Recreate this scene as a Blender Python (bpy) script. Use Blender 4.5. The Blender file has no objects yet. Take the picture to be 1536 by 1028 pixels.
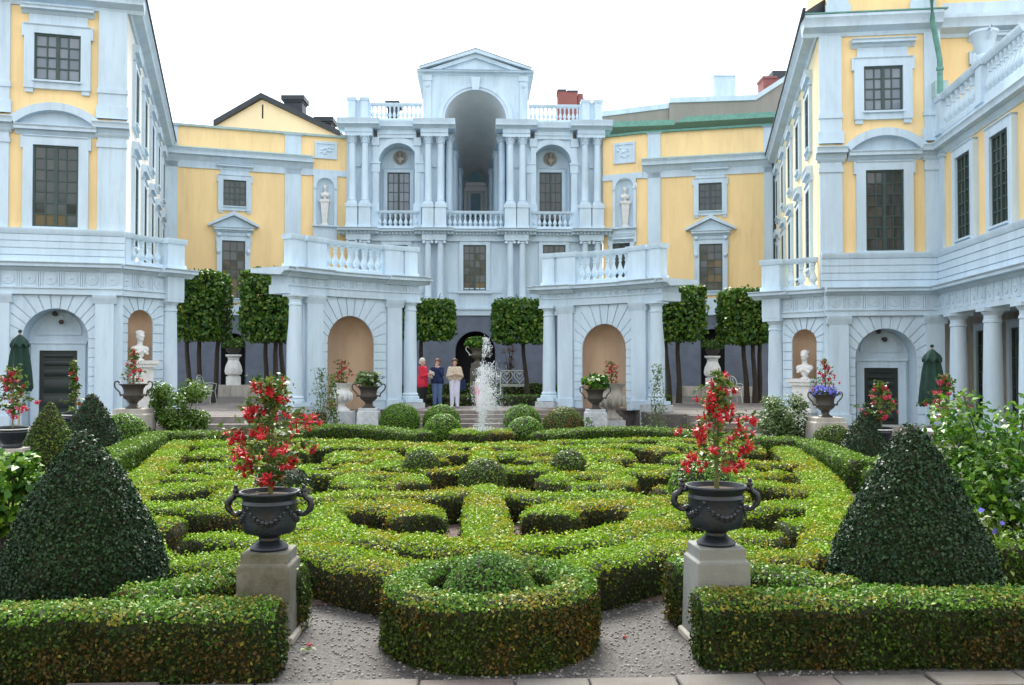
import bpy, bmesh, math, random
import numpy as np
from mathutils import Vector, Matrix
rnd = random.Random(7)
rng = np.random.default_rng(11)
R = math.radians
SC = bpy.context.scene
COL = SC.collection

# ---------------------------------------------------------------- camera, sky, sun, exposure
CAM_X, CAM_H, FPX = -0.10, 2.05, 1400.0
YAW, PITCH = math.atan(53 / FPX), math.atan(31 / FPX)
cam = bpy.data.objects.new("camera", bpy.data.cameras.new("camera"))
COL.objects.link(cam)
cam.location = (CAM_X, 0, CAM_H)
cam.rotation_euler = (math.pi / 2 + PITCH, 0, -YAW)
cam.data.sensor_width = 36.0
cam.data.lens = 36.0 * FPX / 1536.0
cam.data.clip_end = 900
SC.camera = cam

SUN_EL = 46
world = bpy.data.worlds.new("World")
SC.world = world
world.use_nodes = True
wn, wl = world.node_tree.nodes, world.node_tree.links
wn.clear()
w_out = wn.new("ShaderNodeOutputWorld")
w_sky = wn.new("ShaderNodeTexSky")
w_sky.sky_type = 'NISHITA'
w_sky.sun_disc = False
w_sky.sun_elevation = R(SUN_EL)
w_sky.sun_rotation = 0
w_b1 = wn.new("ShaderNodeBackground"); w_b1.inputs[1].default_value = 0.12
wl.new(w_sky.outputs[0], w_b1.inputs[0])
# thin bright overcast over the blue: soft cloud noise
w_tc = wn.new("ShaderNodeTexCoord")
w_nz = wn.new("ShaderNodeTexNoise"); w_nz.inputs["Scale"].default_value = 2.2; w_nz.inputs["Detail"].default_value = 6
wl.new(w_tc.outputs["Generated"], w_nz.inputs["Vector"])
w_rp = wn.new("ShaderNodeValToRGB")
w_rp.color_ramp.elements[0].position = 0.25; w_rp.color_ramp.elements[0].color = (0.86, 0.93, 1.0, 1)
w_rp.color_ramp.elements[1].position = 0.7; w_rp.color_ramp.elements[1].color = (1, 1, 1, 1)
wl.new(w_nz.outputs[0], w_rp.inputs[0])
w_b2 = wn.new("ShaderNodeBackground"); w_b2.inputs[1].default_value = 0.84
wl.new(w_rp.outputs[0], w_b2.inputs[0])
w_mx = wn.new("ShaderNodeMixShader"); w_mx.inputs[0].default_value = 0.72
wl.new(w_b1.outputs[0], w_mx.inputs[1]); wl.new(w_b2.outputs[0], w_mx.inputs[2])
wl.new(w_mx.outputs[0], w_out.inputs[0])

sun = bpy.data.objects.new("sun", bpy.data.lights.new("sun", 'SUN'))
COL.objects.link(sun)
sun.data.energy = 3.2
sun.data.angle = R(24)
sun.data.color = (1.0, 0.96, 0.88)
sun.rotation_euler = (-R(90 - SUN_EL), 0, R(4))     # veiled sun high behind the garden facade
SC.view_settings.view_transform = 'Standard'
SC.view_settings.look = 'None'
SC.view_settings.gamma = 1
SC.view_settings.use_curve_mapping = False
SC.view_settings.exposure = 1.48
SC.render.engine = 'CYCLES'
SC.cycles.max_bounces = 6
SC.cycles.transparent_max_bounces = 12

# ---------------------------------------------------------------- where the rays of the survey photograph meet the site
_ca, _sa, _cp, _sp = math.cos(YAW), math.sin(YAW), math.cos(PITCH), math.sin(PITCH)
AF = Vector((_sa * _cp, _ca * _cp, _sp)); AR = Vector((_ca, -_sa, 0)); AU = AR.cross(AF)
AG = Vector((_sa, _ca, 0)); CAMP = Vector((CAM_X, 0, CAM_H))
def ray(px, py): return AF + AR * ((px - 768) / FPX) + AU * ((514 - py) / FPX)
def at(px, py, d):
    r = ray(px, py); return CAMP + r * (d / r.dot(AG))
def gnd(px, py, z=0.0):
    r = ray(px, py); return CAMP + r * ((z - CAM_H) / r.z)
def proj(P):
    q = Vector(P) - CAMP; w = q.dot(AF)
    return 768 + FPX * q.dot(AR) / w, 514 - FPX * q.dot(AU) / w
def zat(py, d): return at(768, py, d).z

class Fr:                                   # straight wall frame: s to the viewer's right, z up, n out of the wall
    def __init__(s, A, B):
        s.o = Vector((A[0], A[1])); d = Vector((B[0] - A[0], B[1] - A[1])); s.L = d.length; s.u = d.normalized(); s.n = Vector((s.u.y, -s.u.x))
    def pt(s, a, z, n=0.0):
        p = s.o + s.u * a + s.n * n; return Vector((p.x, p.y, z))
    def px(s, px, py, n=0.0):
        r = ray(px, py); o = s.o + s.n * n
        N = Vector((s.n.x, s.n.y, 0)); t = (Vector((o.x, o.y, 0)) - CAMP).dot(N) / r.dot(N)
        p = CAMP + r * t
        return (Vector((p.x, p.y)) - o).dot(s.u), p.z
    def ang(s, a): return math.atan2(s.u.y, s.u.x)
    def seg(s, a, b): return 1
class ArcFr(Fr):                            # concave towards the viewer
    def __init__(s, A, B, bend):
        Fr.__init__(s, A, B); s.A = s.o.copy()
        half = bend / 2; s.R = s.L / 2 / math.sin(half); mid = s.o + s.u * (s.L / 2)
        s.c = mid + s.n * (s.R * math.cos(half)); s.bend = bend; s.chord = s.L; s.L = s.R * bend
        s.t0 = math.atan2(s.o.y - s.c.y, s.o.x - s.c.x)
    def pt(s, a, z, n=0.0):
        t = s.t0 - a / s.R; r = s.R - n
        return Vector((s.c.x + r * math.cos(t), s.c.y + r * math.sin(t), z))
    def px(s, px, py, n=0.0):
        lo, hi = -2.0, s.L + 2.0
        for _ in range(40):
            m = (lo + hi) / 2; z = CAM_H
            for _k in range(3):
                q = s.pt(m, z, n); z += (proj(q)[1] - py) * (q - CAMP).dot(AF) / FPX
            if proj(s.pt(m, z, n))[0] < px: lo = m
            else: hi = m
        return m, z
    def ang(s, a):
        t = s.t0 - a / s.R; return t - math.pi / 2
    def seg(s, a, b): return max(1, int(abs(b - a) / 0.3 + 0.99))

# ---------------------------------------------------------------- materials
MATS = {}
def mat(name, col, rough=0.7, var=0.12, scale=3.0, bump=0.0, bscale=40.0, col2=None, spec=0.4, metal=0.0, streak=False, trans=0.0, grime=0.0):
    if name in MATS: return MATS[name]
    m = bpy.data.materials.new(name); m.use_nodes = True; MATS[name] = m
    nt = m.node_tree; n, l = nt.nodes, nt.links
    p = n["Principled BSDF"]; p.inputs["Roughness"].default_value = rough; p.inputs["Metallic"].default_value = metal
    p.inputs["Specular IOR Level"].default_value = spec; p.inputs["Transmission Weight"].default_value = trans
    tc = n.new("ShaderNodeTexCoord"); nz = n.new("ShaderNodeTexNoise")
    nz.inputs["Scale"].default_value = scale; nz.inputs["Detail"].default_value = 8; nz.inputs["Roughness"].default_value = 0.65
    src = tc.outputs["Object"]
    if streak:
        mp = n.new("ShaderNodeMapping"); mp.inputs["Scale"].default_value = (1, 1, 0.25); l.new(src, mp.inputs[0]); l.new(mp.outputs[0], nz.inputs["Vector"])
    else: l.new(src, nz.inputs["Vector"])
    def finish(sock):
        if not grime: l.new(sock, p.inputs["Base Color"]); return
        m2 = n.new("ShaderNodeMapping"); m2.inputs["Scale"].default_value = (2.6, 2.6, 0.22); l.new(src, m2.inputs[0])
        g = n.new("ShaderNodeTexNoise"); g.inputs["Scale"].default_value = 2.3; g.inputs["Detail"].default_value = 10; g.inputs["Roughness"].default_value = .7; l.new(m2.outputs[0], g.inputs["Vector"])
        gr = n.new("ShaderNodeValToRGB"); gr.color_ramp.elements[0].position = .52; gr.color_ramp.elements[0].color = (0, 0, 0, 1); gr.color_ramp.elements[1].position = .78; gr.color_ramp.elements[1].color = (grime * 2.2,) * 3 + (1,)
        l.new(g.outputs[0], gr.inputs[0]); mx = n.new("ShaderNodeMixRGB"); mx.inputs[2].default_value = (col[0] * .45, col[1] * .45, col[2] * .42, 1); l.new(gr.outputs[0], mx.inputs[0]); l.new(sock, mx.inputs[1]); l.new(mx.outputs[0], p.inputs["Base Color"])
    c2 = col2 or tuple(c * (1 - var) for c in col)
    rp = n.new("ShaderNodeValToRGB")
    rp.color_ramp.elements[0].position = 0.35; rp.color_ramp.elements[0].color = (*c2, 1)
    rp.color_ramp.elements[1].position = 0.62; rp.color_ramp.elements[1].color = (*col, 1)
    l.new(nz.outputs[0], rp.inputs[0]); finish(rp.outputs[0])
    if bump:
        b2 = n.new("ShaderNodeTexNoise"); b2.inputs["Scale"].default_value = bscale; b2.inputs["Detail"].default_value = 5
        l.new(src, b2.inputs["Vector"]); bp = n.new("ShaderNodeBump"); bp.inputs["Strength"].default_value = bump; bp.inputs["Distance"].default_value = 0.02
        l.new(b2.outputs[0], bp.inputs["Height"]); l.new(bp.outputs[0], p.inputs["Normal"])
    return m
def leafmat(name, cols, patch=None, pscale=1.2, pamt=0.5, rough=0.42, transl=0.25, spec=0.45):
    if name in MATS: return MATS[name]
    m = bpy.data.materials.new(name); m.use_nodes = True; MATS[name] = m
    nt = m.node_tree; n, l = nt.nodes, nt.links
    p = n["Principled BSDF"]; p.inputs["Roughness"].default_value = rough; p.inputs["Specular IOR Level"].default_value = spec
    g = n.new("ShaderNodeNewGeometry"); rp = n.new("ShaderNodeValToRGB"); cr = rp.color_ramp
    for i, c in enumerate(cols):
        e = cr.elements[i] if i < 2 else cr.elements.new(1.0)
        e.position = i / (len(cols) - 1); e.color = (*c, 1)
    l.new(g.outputs["Random Per Island"], rp.inputs[0]); out = rp.outputs[0]
    if patch:
        tc = n.new("ShaderNodeTexCoord"); nz = n.new("ShaderNodeTexNoise"); nz.inputs["Scale"].default_value = pscale; nz.inputs["Detail"].default_value = 4
        l.new(tc.outputs["Object"], nz.inputs["Vector"])
        ad = n.new("ShaderNodeMath"); ad.operation = 'MULTIPLY_ADD'; ad.inputs[1].default_value = 0.35; l.new(g.outputs["Random Per Island"], ad.inputs[0]); l.new(nz.outputs[0], ad.inputs[2])
        r2 = n.new("ShaderNodeValToRGB"); r2.color_ramp.elements[0].position = 0.72; r2.color_ramp.elements[0].color = (0, 0, 0, 1)
        r2.color_ramp.elements[1].position = 0.86; r2.color_ramp.elements[1].color = (pamt, pamt, pamt, 1); l.new(ad.outputs[0], r2.inputs[0])
        mx = n.new("ShaderNodeMixRGB"); mx.inputs[2].default_value = (*patch, 1); l.new(r2.outputs[0], mx.inputs[0]); l.new(out, mx.inputs[1]); out = mx.outputs[0]
    l.new(out, p.inputs["Base Color"])
    if transl:
        t = n.new("ShaderNodeBsdfTranslucent"); l.new(out, t.inputs[0]); ms = n.new("ShaderNodeMixShader"); ms.inputs[0].default_value = transl
        l.new(p.outputs[0], ms.inputs[1]); l.new(t.outputs[0], ms.inputs[2]); l.new(ms.outputs[0], n["Material Output"].inputs[0])
    return m
TRIM = mat("blue_painted_stucco", (0.575, 0.71, 0.815), 0.75, 0.15, 1.7, 0.2, 30, streak=True, grime=0.17)
YEL = mat("yellow_stucco", (0.93, 0.685, 0.35), 0.85, 0.12, 1.1, 0.2, 25, streak=True, grime=0.12)
PALE = mat("pale_cream_stucco", (0.84, 0.72, 0.46), 0.85, 0.08, 0.8, 0.12, 25, streak=True)
LITSIDE = mat("bright_lit_stucco", (0.80, 0.78, 0.72), 0.85, 0.06, 0.8, 0.12, 25, streak=True)  # bright light on the left wing's side put into the wall colour
GREYB = mat("grey_blue_plinth_stucco", (0.155, 0.18, 0.235), 0.9, 0.22, 1.6, 0.35, 14)
TAN = mat("tan_niche_plaster", (0.50, 0.36, 0.25), 0.9, 0.22, 1.4, 0.2, 20, streak=True)
MARB = mat("white_marble", (0.74, 0.74, 0.72), 0.55, 0.18, 5, 0.1, 40)
WEATH = mat("weathered_stone", (0.44, 0.41, 0.36), 0.85, 0.4, 4, 0.3, 30, streak=True)
GREYST = mat("grey_pedestal_stone", (0.22, 0.23, 0.22), 0.8, 0.25, 3.5, 0.25, 60)
MOSSST = mat("mossy_pedestal_stone", (0.17, 0.168, 0.145), 0.85, 0.4, 4.0, 0.3, 50, col2=(0.075, 0.075, 0.045))
BROWNST = mat("brown_pillar_stone", (0.13, 0.11, 0.095), 0.85, 0.4, 5.0, 0.3, 50)
WHITEST = mat("whitewashed_stone", (0.56, 0.60, 0.62), 0.85, 0.3, 6, 0.25, 30)
SASH = mat("dark_green_sash_paint", (0.04, 0.075, 0.07), 0.45, 0.2, 4)
DOOR = mat("dark_green_door_paint", (0.018, 0.03, 0.028), 0.45, 0.25, 3)
COPPER = mat("verdigris_copper", (0.15, 0.35, 0.30), 0.7, 0.3, 6, 0.1)
COPPERW = mat("pale_copper_flashing", (0.42, 0.56, 0.56), 0.7, 0.2, 5)
ROOF = mat("dark_sheet_metal_roof", (0.035, 0.045, 0.055), 0.5, 0.3, 3)
ROOFBROWN = mat("grey_brown_render", (0.30, 0.28, 0.25), 0.9, 0.12, 2.0, 0.2, 30, streak=True)
BRICKR = mat("red_brick", (0.26, 0.095, 0.085), 0.85, 0.2, 9, 0.3, 30)
IRON = mat("black_cast_iron", (0.013, 0.018, 0.026), 0.40, 0.3, 9, 0.15, 60, spec=0.5)
BRONZE = mat("dark_patinated_iron", (0.045, 0.045, 0.045), 0.55, 0.45, 12, 0.25, 40, col2=(0.07, 0.055, 0.04))
SOIL = mat("soil", (0.05, 0.032, 0.022), 0.95, 0.4, 20, 0.5, 40)
BARK = mat("bark", (0.055, 0.045, 0.036), 0.9, 0.4, 14, 0.5, 25)
TWIG = mat("hedge_twigs", (0.020, 0.024, 0.009), 0.95, 0.5, 12, 0.6, 50)
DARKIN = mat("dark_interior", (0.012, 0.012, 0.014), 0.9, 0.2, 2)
STEM = mat("green_stem", (0.12, 0.13, 0.04), 0.7, 0.3, 8)
CANVAS = mat("dark_green_canvas", (0.015, 0.048, 0.036), 0.85, 0.3, 5, 0.2, 60)
WHITEMETAL = mat("white_painted_metal", (0.72, 0.74, 0.72), 0.5, 0.1, 6)
WATER = mat("white_water", (0.86, 0.90, 0.93), 0.12, 0.03, 6, trans=0.35)
WATER.node_tree.nodes["Principled BSDF"].inputs["Alpha"].default_value = 0.45
POOL = mat("pool_water", (0.06, 0.09, 0.09), 0.05, 0.2, 4, 0.4, 8)

def glassmat(name, cols, rough=0.06):
    if name in MATS: return MATS[name]
    m = bpy.data.materials.new(name); m.use_nodes = True; MATS[name] = m
    n, l = m.node_tree.nodes, m.node_tree.links; p = n["Principled BSDF"]
    p.inputs["Roughness"].default_value = rough; p.inputs["Specular IOR Level"].default_value = 0.6
    g = n.new("ShaderNodeNewGeometry"); rp = n.new("ShaderNodeValToRGB")
    for i, c in enumerate(cols):
        e = rp.color_ramp.elements[i] if i < 2 else rp.color_ramp.elements.new(1.0)
        e.position = i / (len(cols) - 1); e.color = (*c, 1)
    l.new(g.outputs["Random Per Island"], rp.inputs[0])
    tc = n.new("ShaderNodeTexCoord"); nz = n.new("ShaderNodeTexNoise"); nz.inputs["Scale"].default_value = 2.5; nz.inputs["Detail"].default_value = 2
    l.new(tc.outputs["Object"], nz.inputs["Vector"])
    mx = n.new("ShaderNodeMixRGB"); mx.blend_type = 'MULTIPLY'; mx.inputs[0].default_value = 0.35; l.new(rp.outputs[0], mx.inputs[1]); l.new(nz.outputs[0], mx.inputs[2])
    l.new(mx.outputs[0], p.inputs["Base Color"])
    bp = n.new("ShaderNodeBump"); bp.inputs["Strength"].default_value = 0.08; l.new(nz.outputs[0], bp.inputs["Height"]); l.new(bp.outputs[0], p.inputs["Normal"])
    return m
GLASS = glassmat("old_window_glass", [(0.025, 0.034, 0.028), (0.04, 0.05, 0.042), (0.06, 0.065, 0.05)])
GLASSB = glassmat("window_glass_sky_reflection", [(0.15, 0.19, 0.23), (0.19, 0.23, 0.27), (0.23, 0.27, 0.31)])  # pale sky reflection painted into the pane colour
GLASSW = glassmat("window_glass_warm_grey", [(0.05, 0.053, 0.046), (0.062, 0.063, 0.053), (0.078, 0.076, 0.062)])  # slightly warmer and paler than the dark panes

# ---------------------------------------------------------------- mesh building
OFF = {}
def tag(o, label=None, cat=None, group=None, kind=None):
    if label: o["label"] = label
    if cat: o["category"] = cat
    if group: o["group"] = group
    if kind: o["kind"] = kind
    return o
def thing(name, loc, label, cat, group=None):
    o = bpy.data.objects.new(name, None); COL.objects.link(o); o.location = loc; o.empty_display_size = 0.2
    OFF[o.name] = Vector(loc); return tag(o, label, cat, group)
def link(o, parent, loc=None):
    COL.objects.link(o)
    if parent is not None:
        o.parent = parent; OFF[o.name] = OFF[parent.name].copy()
        if loc is not None: o.location = Vector(loc) - OFF[parent.name]; OFF[o.name] = Vector(loc)
    elif loc is not None: o.location = loc; OFF[o.name] = Vector(loc)
    else: OFF[o.name] = Vector((0, 0, 0))
    return o
def copyobj(src, parent, loc, rot=None, scale=None, name=None):
    o = src.copy(); link(o, parent, loc)
    if rot is not None: o.rotation_euler = rot
    if scale is not None: o.scale = scale if hasattr(scale, "__len__") else (scale,) * 3
    return o
class MB:
    def __init__(s): s.v = []; s.f = []; s.m = []; s.mi = 0
    def add(s, vs, fs):
        b = len(s.v); s.v += [tuple(v) for v in vs]; s.f += [tuple(i + b for i in f) for f in fs]; s.m += [s.mi] * len(fs); return s
    def box(s, x0, x1, y0, y1, z0, z1):
        return s.add([(x0, y0, z0), (x1, y0, z0), (x1, y1, z0), (x0, y1, z0), (x0, y0, z1), (x1, y0, z1), (x1, y1, z1), (x0, y1, z1)],
                     [(0, 3, 2, 1), (4, 5, 6, 7), (0, 1, 5, 4), (1, 2, 6, 5), (2, 3, 7, 6), (3, 0, 4, 7)])
    def sweep(s, F, s0, s1, prof, caps=True, k=None):
        k = k or F.seg(s0, s1); vs = []; fs = []; n = len(prof)
        for i in range(k + 1):
            a = s0 + (s1 - s0) * i / k; vs += [F.pt(a, z, nn) for nn, z in prof]
        for i in range(k):
            for j in range(n):
                q = (j + 1) % n; fs.append((i * n + j, i * n + q, (i + 1) * n + q, (i + 1) * n + j))
        if caps: fs += [tuple(range(n)), tuple(reversed(range(k * n, k * n + n)))]
        return s.add(vs, fs)
    def fb(s, F, s0, s1, z0, z1, n0, n1): return s.sweep(F, s0, s1, [(n0, z0), (n1, z0), (n1, z1), (n0, z1)])
    def fpoly(s, F, P, n0, n1):
        n = len(P); vs = [F.pt(a, z, n1) for a, z in P] + [F.pt(a, z, n0) for a, z in P]
        fs = [tuple(range(n)), tuple(reversed(range(n, 2 * n)))] + [(i, n + i, n + (i + 1) % n, (i + 1) % n) for i in range(n)]
        return s.add(vs, fs)
    def lathe(s, c, prof, seg=16, sq=False):
        c = Vector(c); vs = []; fs = []; n = len(prof)
        for i in range(seg):
            t = 2 * math.pi * i / seg
            vs += [(c.x + r * math.cos(t), c.y + r * math.sin(t), c.z + z) for r, z in prof]
        for i in range(seg):
            q = (i + 1) % seg
            fs += [(i * n + j, q * n + j, q * n + j + 1, i * n + j + 1) for j in range(n - 1)]
        fs += [tuple(i * n for i in reversed(range(seg))), tuple(i * n + n - 1 for i in range(seg))]
        return s.add(vs, fs)
    def tube(s, P, rad, seg=8, caps=True):
        P = [Vector(p) for p in P]; n = len(P); rad = rad if hasattr(rad, "__len__") else [rad] * n; vs = []; fs = []
        up = Vector((0.31, 0.17, 0.93)).normalized()
        for i, p in enumerate(P):
            t = (P[min(i + 1, n - 1)] - P[max(i - 1, 0)]).normalized()
            a = t.cross(up)
            if a.length < 0.05: a = t.cross(Vector((1, 0, 0)))
            a.normalize(); b = t.cross(a)
            vs += [p + (a * math.cos(2 * math.pi * k / seg) + b * math.sin(2 * math.pi * k / seg)) * rad[i] for k in range(seg)]
        for i in range(n - 1):
            fs += [(i * seg + k, i * seg + (k + 1) % seg, (i + 1) * seg + (k + 1) % seg, (i + 1) * seg + k) for k in range(seg)]
        if caps: fs += [tuple(reversed(range(seg))), tuple(range((n - 1) * seg, n * seg))]
        return s.add(vs, fs)
    def ell(s, c, r, seg=12, rings=7, M=None):
        c = Vector(c); r = r if hasattr(r, "__len__") else (r,) * 3; vs = []; fs = []
        for j in range(1, rings):
            ph = math.pi * j / rings
            for i in range(seg):
                t = 2 * math.pi * i / seg; q = Vector((r[0] * math.sin(ph) * math.cos(t), r[1] * math.sin(ph) * math.sin(t), r[2] * math.cos(ph)))
                vs.append(c + (M @ q if M else q))
        top = Vector((0, 0, r[2])); vs += [c + (M @ top if M else top), c - (M @ top if M else top)]
        for j in range(rings - 2):
            fs += [(j * seg + i, (j + 1) * seg + i, (j + 1) * seg + (i + 1) % seg, j * seg + (i + 1) % seg) for i in range(seg)]
        a, b = len(vs) - 2, len(vs) - 1
        fs += [(a, i, (i + 1) % seg) for i in range(seg)]; k = (rings - 2) * seg
        fs += [(b, k + (i + 1) % seg, k + i) for i in range(seg)]
        return s.add(vs, fs)
    def cap(s, p, r0, q, r1, seg=10):
        p, q = Vector(p), Vector(q); d = (q - p)
        if d.length < 1e-5: return s.ell(p, r0)
        d.normalize(); P = []; Rr = []
        for a in (-85, -60, -30, 0): P.append(p + d * r0 * math.sin(R(a))); Rr.append(r0 * math.cos(R(a)))
        for a in (0, 30, 60, 85): P.append(q + d * r1 * math.sin(R(a))); Rr.append(r1 * math.cos(R(a)))
        return s.tube(P, Rr, seg)
    def arch_panel(s, F, s0, s1, z0, z1, sc, r, zs, n0, n1, K=18, back=True):
        """slab s0..s1 x z0..z1 with a round-headed opening at sc, running down to z0"""
        L = [(sc - r, z0), (sc - r, zs)] + [(sc + r * math.cos(math.pi * (1 - i / K)), zs + r * math.sin(math.pi * i / K)) for i in range(1, K)] + [(sc + r, zs), (sc + r, z0)]
        O = [(s0, z0), (s0, zs)] + [(s0 + (s1 - s0) * i / K, z1) for i in range(1, K)] + [(s1, zs), (s1, z0)]
        if zs >= z1 - 1e-4: return s
        O[2:-2] = [(s0 + (s1 - s0) * (i / K), z1) for i in range(1, K)]
        n = len(L); vs = []; fs = []
        for nn in (n1, n0): vs += [F.pt(a, z, nn) for a, z in O] + [F.pt(a, z, nn) for a, z in L]
        for i in range(n - 1):
            fs.append((i, i + 1, n + i + 1, n + i))
            if back: fs.append((2 * n + i, 3 * n + i, 3 * n + i + 1, 2 * n + i + 1))
            fs.append((n + i, n + i + 1, 3 * n + i + 1, 3 * n + i)); fs.append((i, 2 * n + i, 2 * n + i + 1, i + 1))
        # corners between spring height and top
        b = len(vs); vs += [F.pt(s0, z1, n1), F.pt(s1, z1, n1)]
        fs += [(1, b, 2), (n - 2, n - 3, b + 1)]
        return s.add(vs, fs)
    def arch_ring(s, F, sc, r0, r1, zs, n0, n1, K=20, a0=0.0, a1=math.pi):
        vs = []; fs = []
        for i in range(K + 1):
            t = a0 + (a1 - a0) * i / K
            for r, nn in ((r0, n1), (r1, n1), (r1, n0), (r0, n0)): vs.append(F.pt(sc - r * math.cos(t), zs + r * math.sin(t), nn))
        for i in range(K):
            for j in range(4): q = (j + 1) % 4; fs.append((4 * i + j, 4 * i + q, 4 * i + 4 + q, 4 * i + 4 + j))
        fs += [(0, 1, 2, 3), (4 * K + 3, 4 * K + 2, 4 * K + 1, 4 * K)]
        return s.add(vs, fs)
    def niche(s, F, sc, r, zs, zb, dep, n1, K=14):
        vs = []; fs = []; rows = [(zb, 1.0), ((zb + zs) / 2, 1.0), (zs, 1.0)] + [(zs + r * math.sin(R(a)), math.cos(R(a))) for a in (15, 30, 45, 60, 75, 89)]
        for z, c in rows:
            for i in range(K + 1):
                t = math.pi * i / K; vs.append(F.pt(sc - r * c * math.cos(t), z, n1 - dep * c * math.sin(t)))
        for j in range(len(rows) - 1):
            for i in range(K): a = j * (K + 1) + i; fs.append((a, a + 1, a + K + 2, a + K + 1))
        fs.append(tuple(range(K + 1)))
        return s.add(vs, fs)
    def build(s, name, mats, parent=None, smooth=40, recalc=True, loc=None):
        if not isinstance(mats, (list, tuple)): mats = [mats]
        off = OFF[parent.name] if parent is not None else (Vector(loc) if loc is not None else Vector((0, 0, 0)))
        me = bpy.data.meshes.new(name); me.from_pydata([(v[0] - off.x, v[1] - off.y, v[2] - off.z) for v in s.v], [], s.f)
        for m in mats: me.materials.append(m)
        me.polygons.foreach_set("material_index", s.m)
        if recalc:
            bm = bmesh.new(); bm.from_mesh(me); bmesh.ops.recalc_face_normals(bm, faces=bm.faces); bm.to_mesh(me); bm.free()
        if smooth:
            me.polygons.foreach_set("use_smooth", [True] * len(me.polygons)); me.set_sharp_from_angle(angle=R(smooth))
        me.update()
        o = bpy.data.objects.new(name, me); link(o, parent)
        if parent is None and loc is not None: o.location = loc; OFF[o.name] = Vector(loc)
        return o

def build_each(mb, name, mats, parent, smooth=40):
    """one object per separate piece: boxes that touch stay together"""
    n = len(mb.v); par = list(range(n))
    def fd(a):
        while par[a] != a: par[a] = par[par[a]]; a = par[a]
        return a
    for f in mb.f:
        for q in f[1:]: par[fd(q)] = fd(f[0])
    comp = {}
    for i in range(n): comp.setdefault(fd(i), []).append(i)
    bb = [[list(map(min, *[mb.v[i] for i in c])) if len(c) > 1 else list(mb.v[c[0]]), list(map(max, *[mb.v[i] for i in c])) if len(c) > 1 else list(mb.v[c[0]]), {k}] for k, c in comp.items()]
    ch = True
    while ch:
        ch = False
        for i in range(len(bb)):
            for j in range(len(bb) - 1, i, -1):
                a, b = bb[i], bb[j]
                if all(a[0][k] <= b[1][k] + .02 and b[0][k] <= a[1][k] + .02 for k in range(3)):
                    a[0] = list(map(min, a[0], b[0])); a[1] = list(map(max, a[1], b[1])); a[2] |= b[2]; bb.pop(j); ch = True
    for _, _, ks in bb:
        m = MB(); ix = {}
        for k in ks:
            for i in comp[k]: ix[i] = len(m.v); m.v.append(mb.v[i])
        for f, mi in zip(mb.f, mb.m):
            if f[0] in ix: m.f.append(tuple(ix[q] for q in f)); m.m.append(mi)
        m.build(name, mats, parent, smooth)
# ---------------------------------------------------------------- leaves
def tri_of(v, f):
    V = np.array(v, float); T = []
    for q in f:
        for i in range(1, len(q) - 1): T.append((q[0], q[i], q[i + 1]))
    return V, np.array(T, int)
def sample(mb, dens, side=1.0, zmin=None, center=None):
    V, T = tri_of(mb.v, mb.f); A, B, C = V[T[:, 0]], V[T[:, 1]], V[T[:, 2]]
    N = np.cross(B - A, C - A); ar = np.linalg.norm(N, axis=1) / 2; N /= (2 * ar[:, None] + 1e-12)
    w = ar * np.where(np.abs(N[:, 2]) < 0.6, side, 1.0)
    if zmin is not None: w = np.where((A[:, 2] + B[:, 2] + C[:, 2]) / 3 < zmin, 0, w)
    w = np.where((np.abs(N[:, 2]) > 0.9) & ((A[:, 2] + B[:, 2] + C[:, 2]) / 3 < V[:, 2].min() + 0.02), 0, w)
    n = int(w.sum() * dens); idx = rng.choice(len(T), n, p=w / w.sum()); a, b = rng.random(n), rng.random(n)
    fl = a + b > 1; a[fl] = 1 - a[fl]; b[fl] = 1 - b[fl]
    P = A[idx] + (B - A)[idx] * a[:, None] + (C - A)[idx] * b[:, None]
    return P, N[idx]
def leafquads(P, N, size, tilt=0.7, aspect=0.6, fold=0.15):
    n = len(P); Nn = N + rng.normal(size=(n, 3)) * tilt; Nn /= np.linalg.norm(Nn, axis=1)[:, None] + 1e-9
    t = rng.normal(size=(n, 3)); t -= Nn * (t * Nn).sum(1)[:, None]; t /= np.linalg.norm(t, axis=1)[:, None] + 1e-9
    b = np.cross(Nn, t); L = (size * rng.uniform(0.65, 1.35, n))[:, None]; W = L * aspect * 0.5
    V = np.stack([P - t * L / 2, P + b * W + Nn * L * fold, P + t * L / 2, P - b * W + Nn * L * fold], 1).reshape(-1, 3)
    return V
def np_obj(name, core, leafsets, mats, parent=None, loc=None):
    """core: MB or None (material 0); leafsets: list of (V(4n,3), material index)"""
    off = OFF[parent.name] if parent is not None else Vector(loc if loc is not None else (0, 0, 0))
    cv = np.array(core.v, float).reshape(-1, 3) if core else np.zeros((0, 3)); cf = core.f if core else []
    V = [cv]; lt = [len(f) for f in cf]; li = [i for f in cf for i in f]; mi = [0] * len(cf); b = len(cv)
    lt = np.array(lt, np.int32); li = np.array(li, np.int32); mi = np.array(mi, np.int32)
    for lv, m in leafsets:
        k = len(lv) // 4; V.append(lv); li = np.concatenate([li, np.arange(b, b + 4 * k, dtype=np.int32)]); lt = np.concatenate([lt, np.full(k, 4, np.int32)])
        mi = np.concatenate([mi, np.full(k, m, np.int32)]); b += 4 * k
    V = np.concatenate(V) - np.array(off)
    me = bpy.data.meshes.new(name); me.vertices.add(len(V)); me.vertices.foreach_set("co", V.ravel())
    me.loops.add(len(li)); me.loops.foreach_set("vertex_index", li)
    me.polygons.add(len(lt)); me.polygons.foreach_set("loop_start", np.concatenate([[0], np.cumsum(lt)[:-1]]).astype(np.int32))
    try: me.polygons.foreach_set("loop_total", lt)
    except Exception: pass
    me.polygons.foreach_set("material_index", mi)
    for m in mats: me.materials.append(m)
    me.update(calc_edges=True); me.validate()
    o = bpy.data.objects.new(name, me); link(o, parent)
    if parent is None: o.location = off; OFF[o.name] = Vector(off)
    return o
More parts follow.
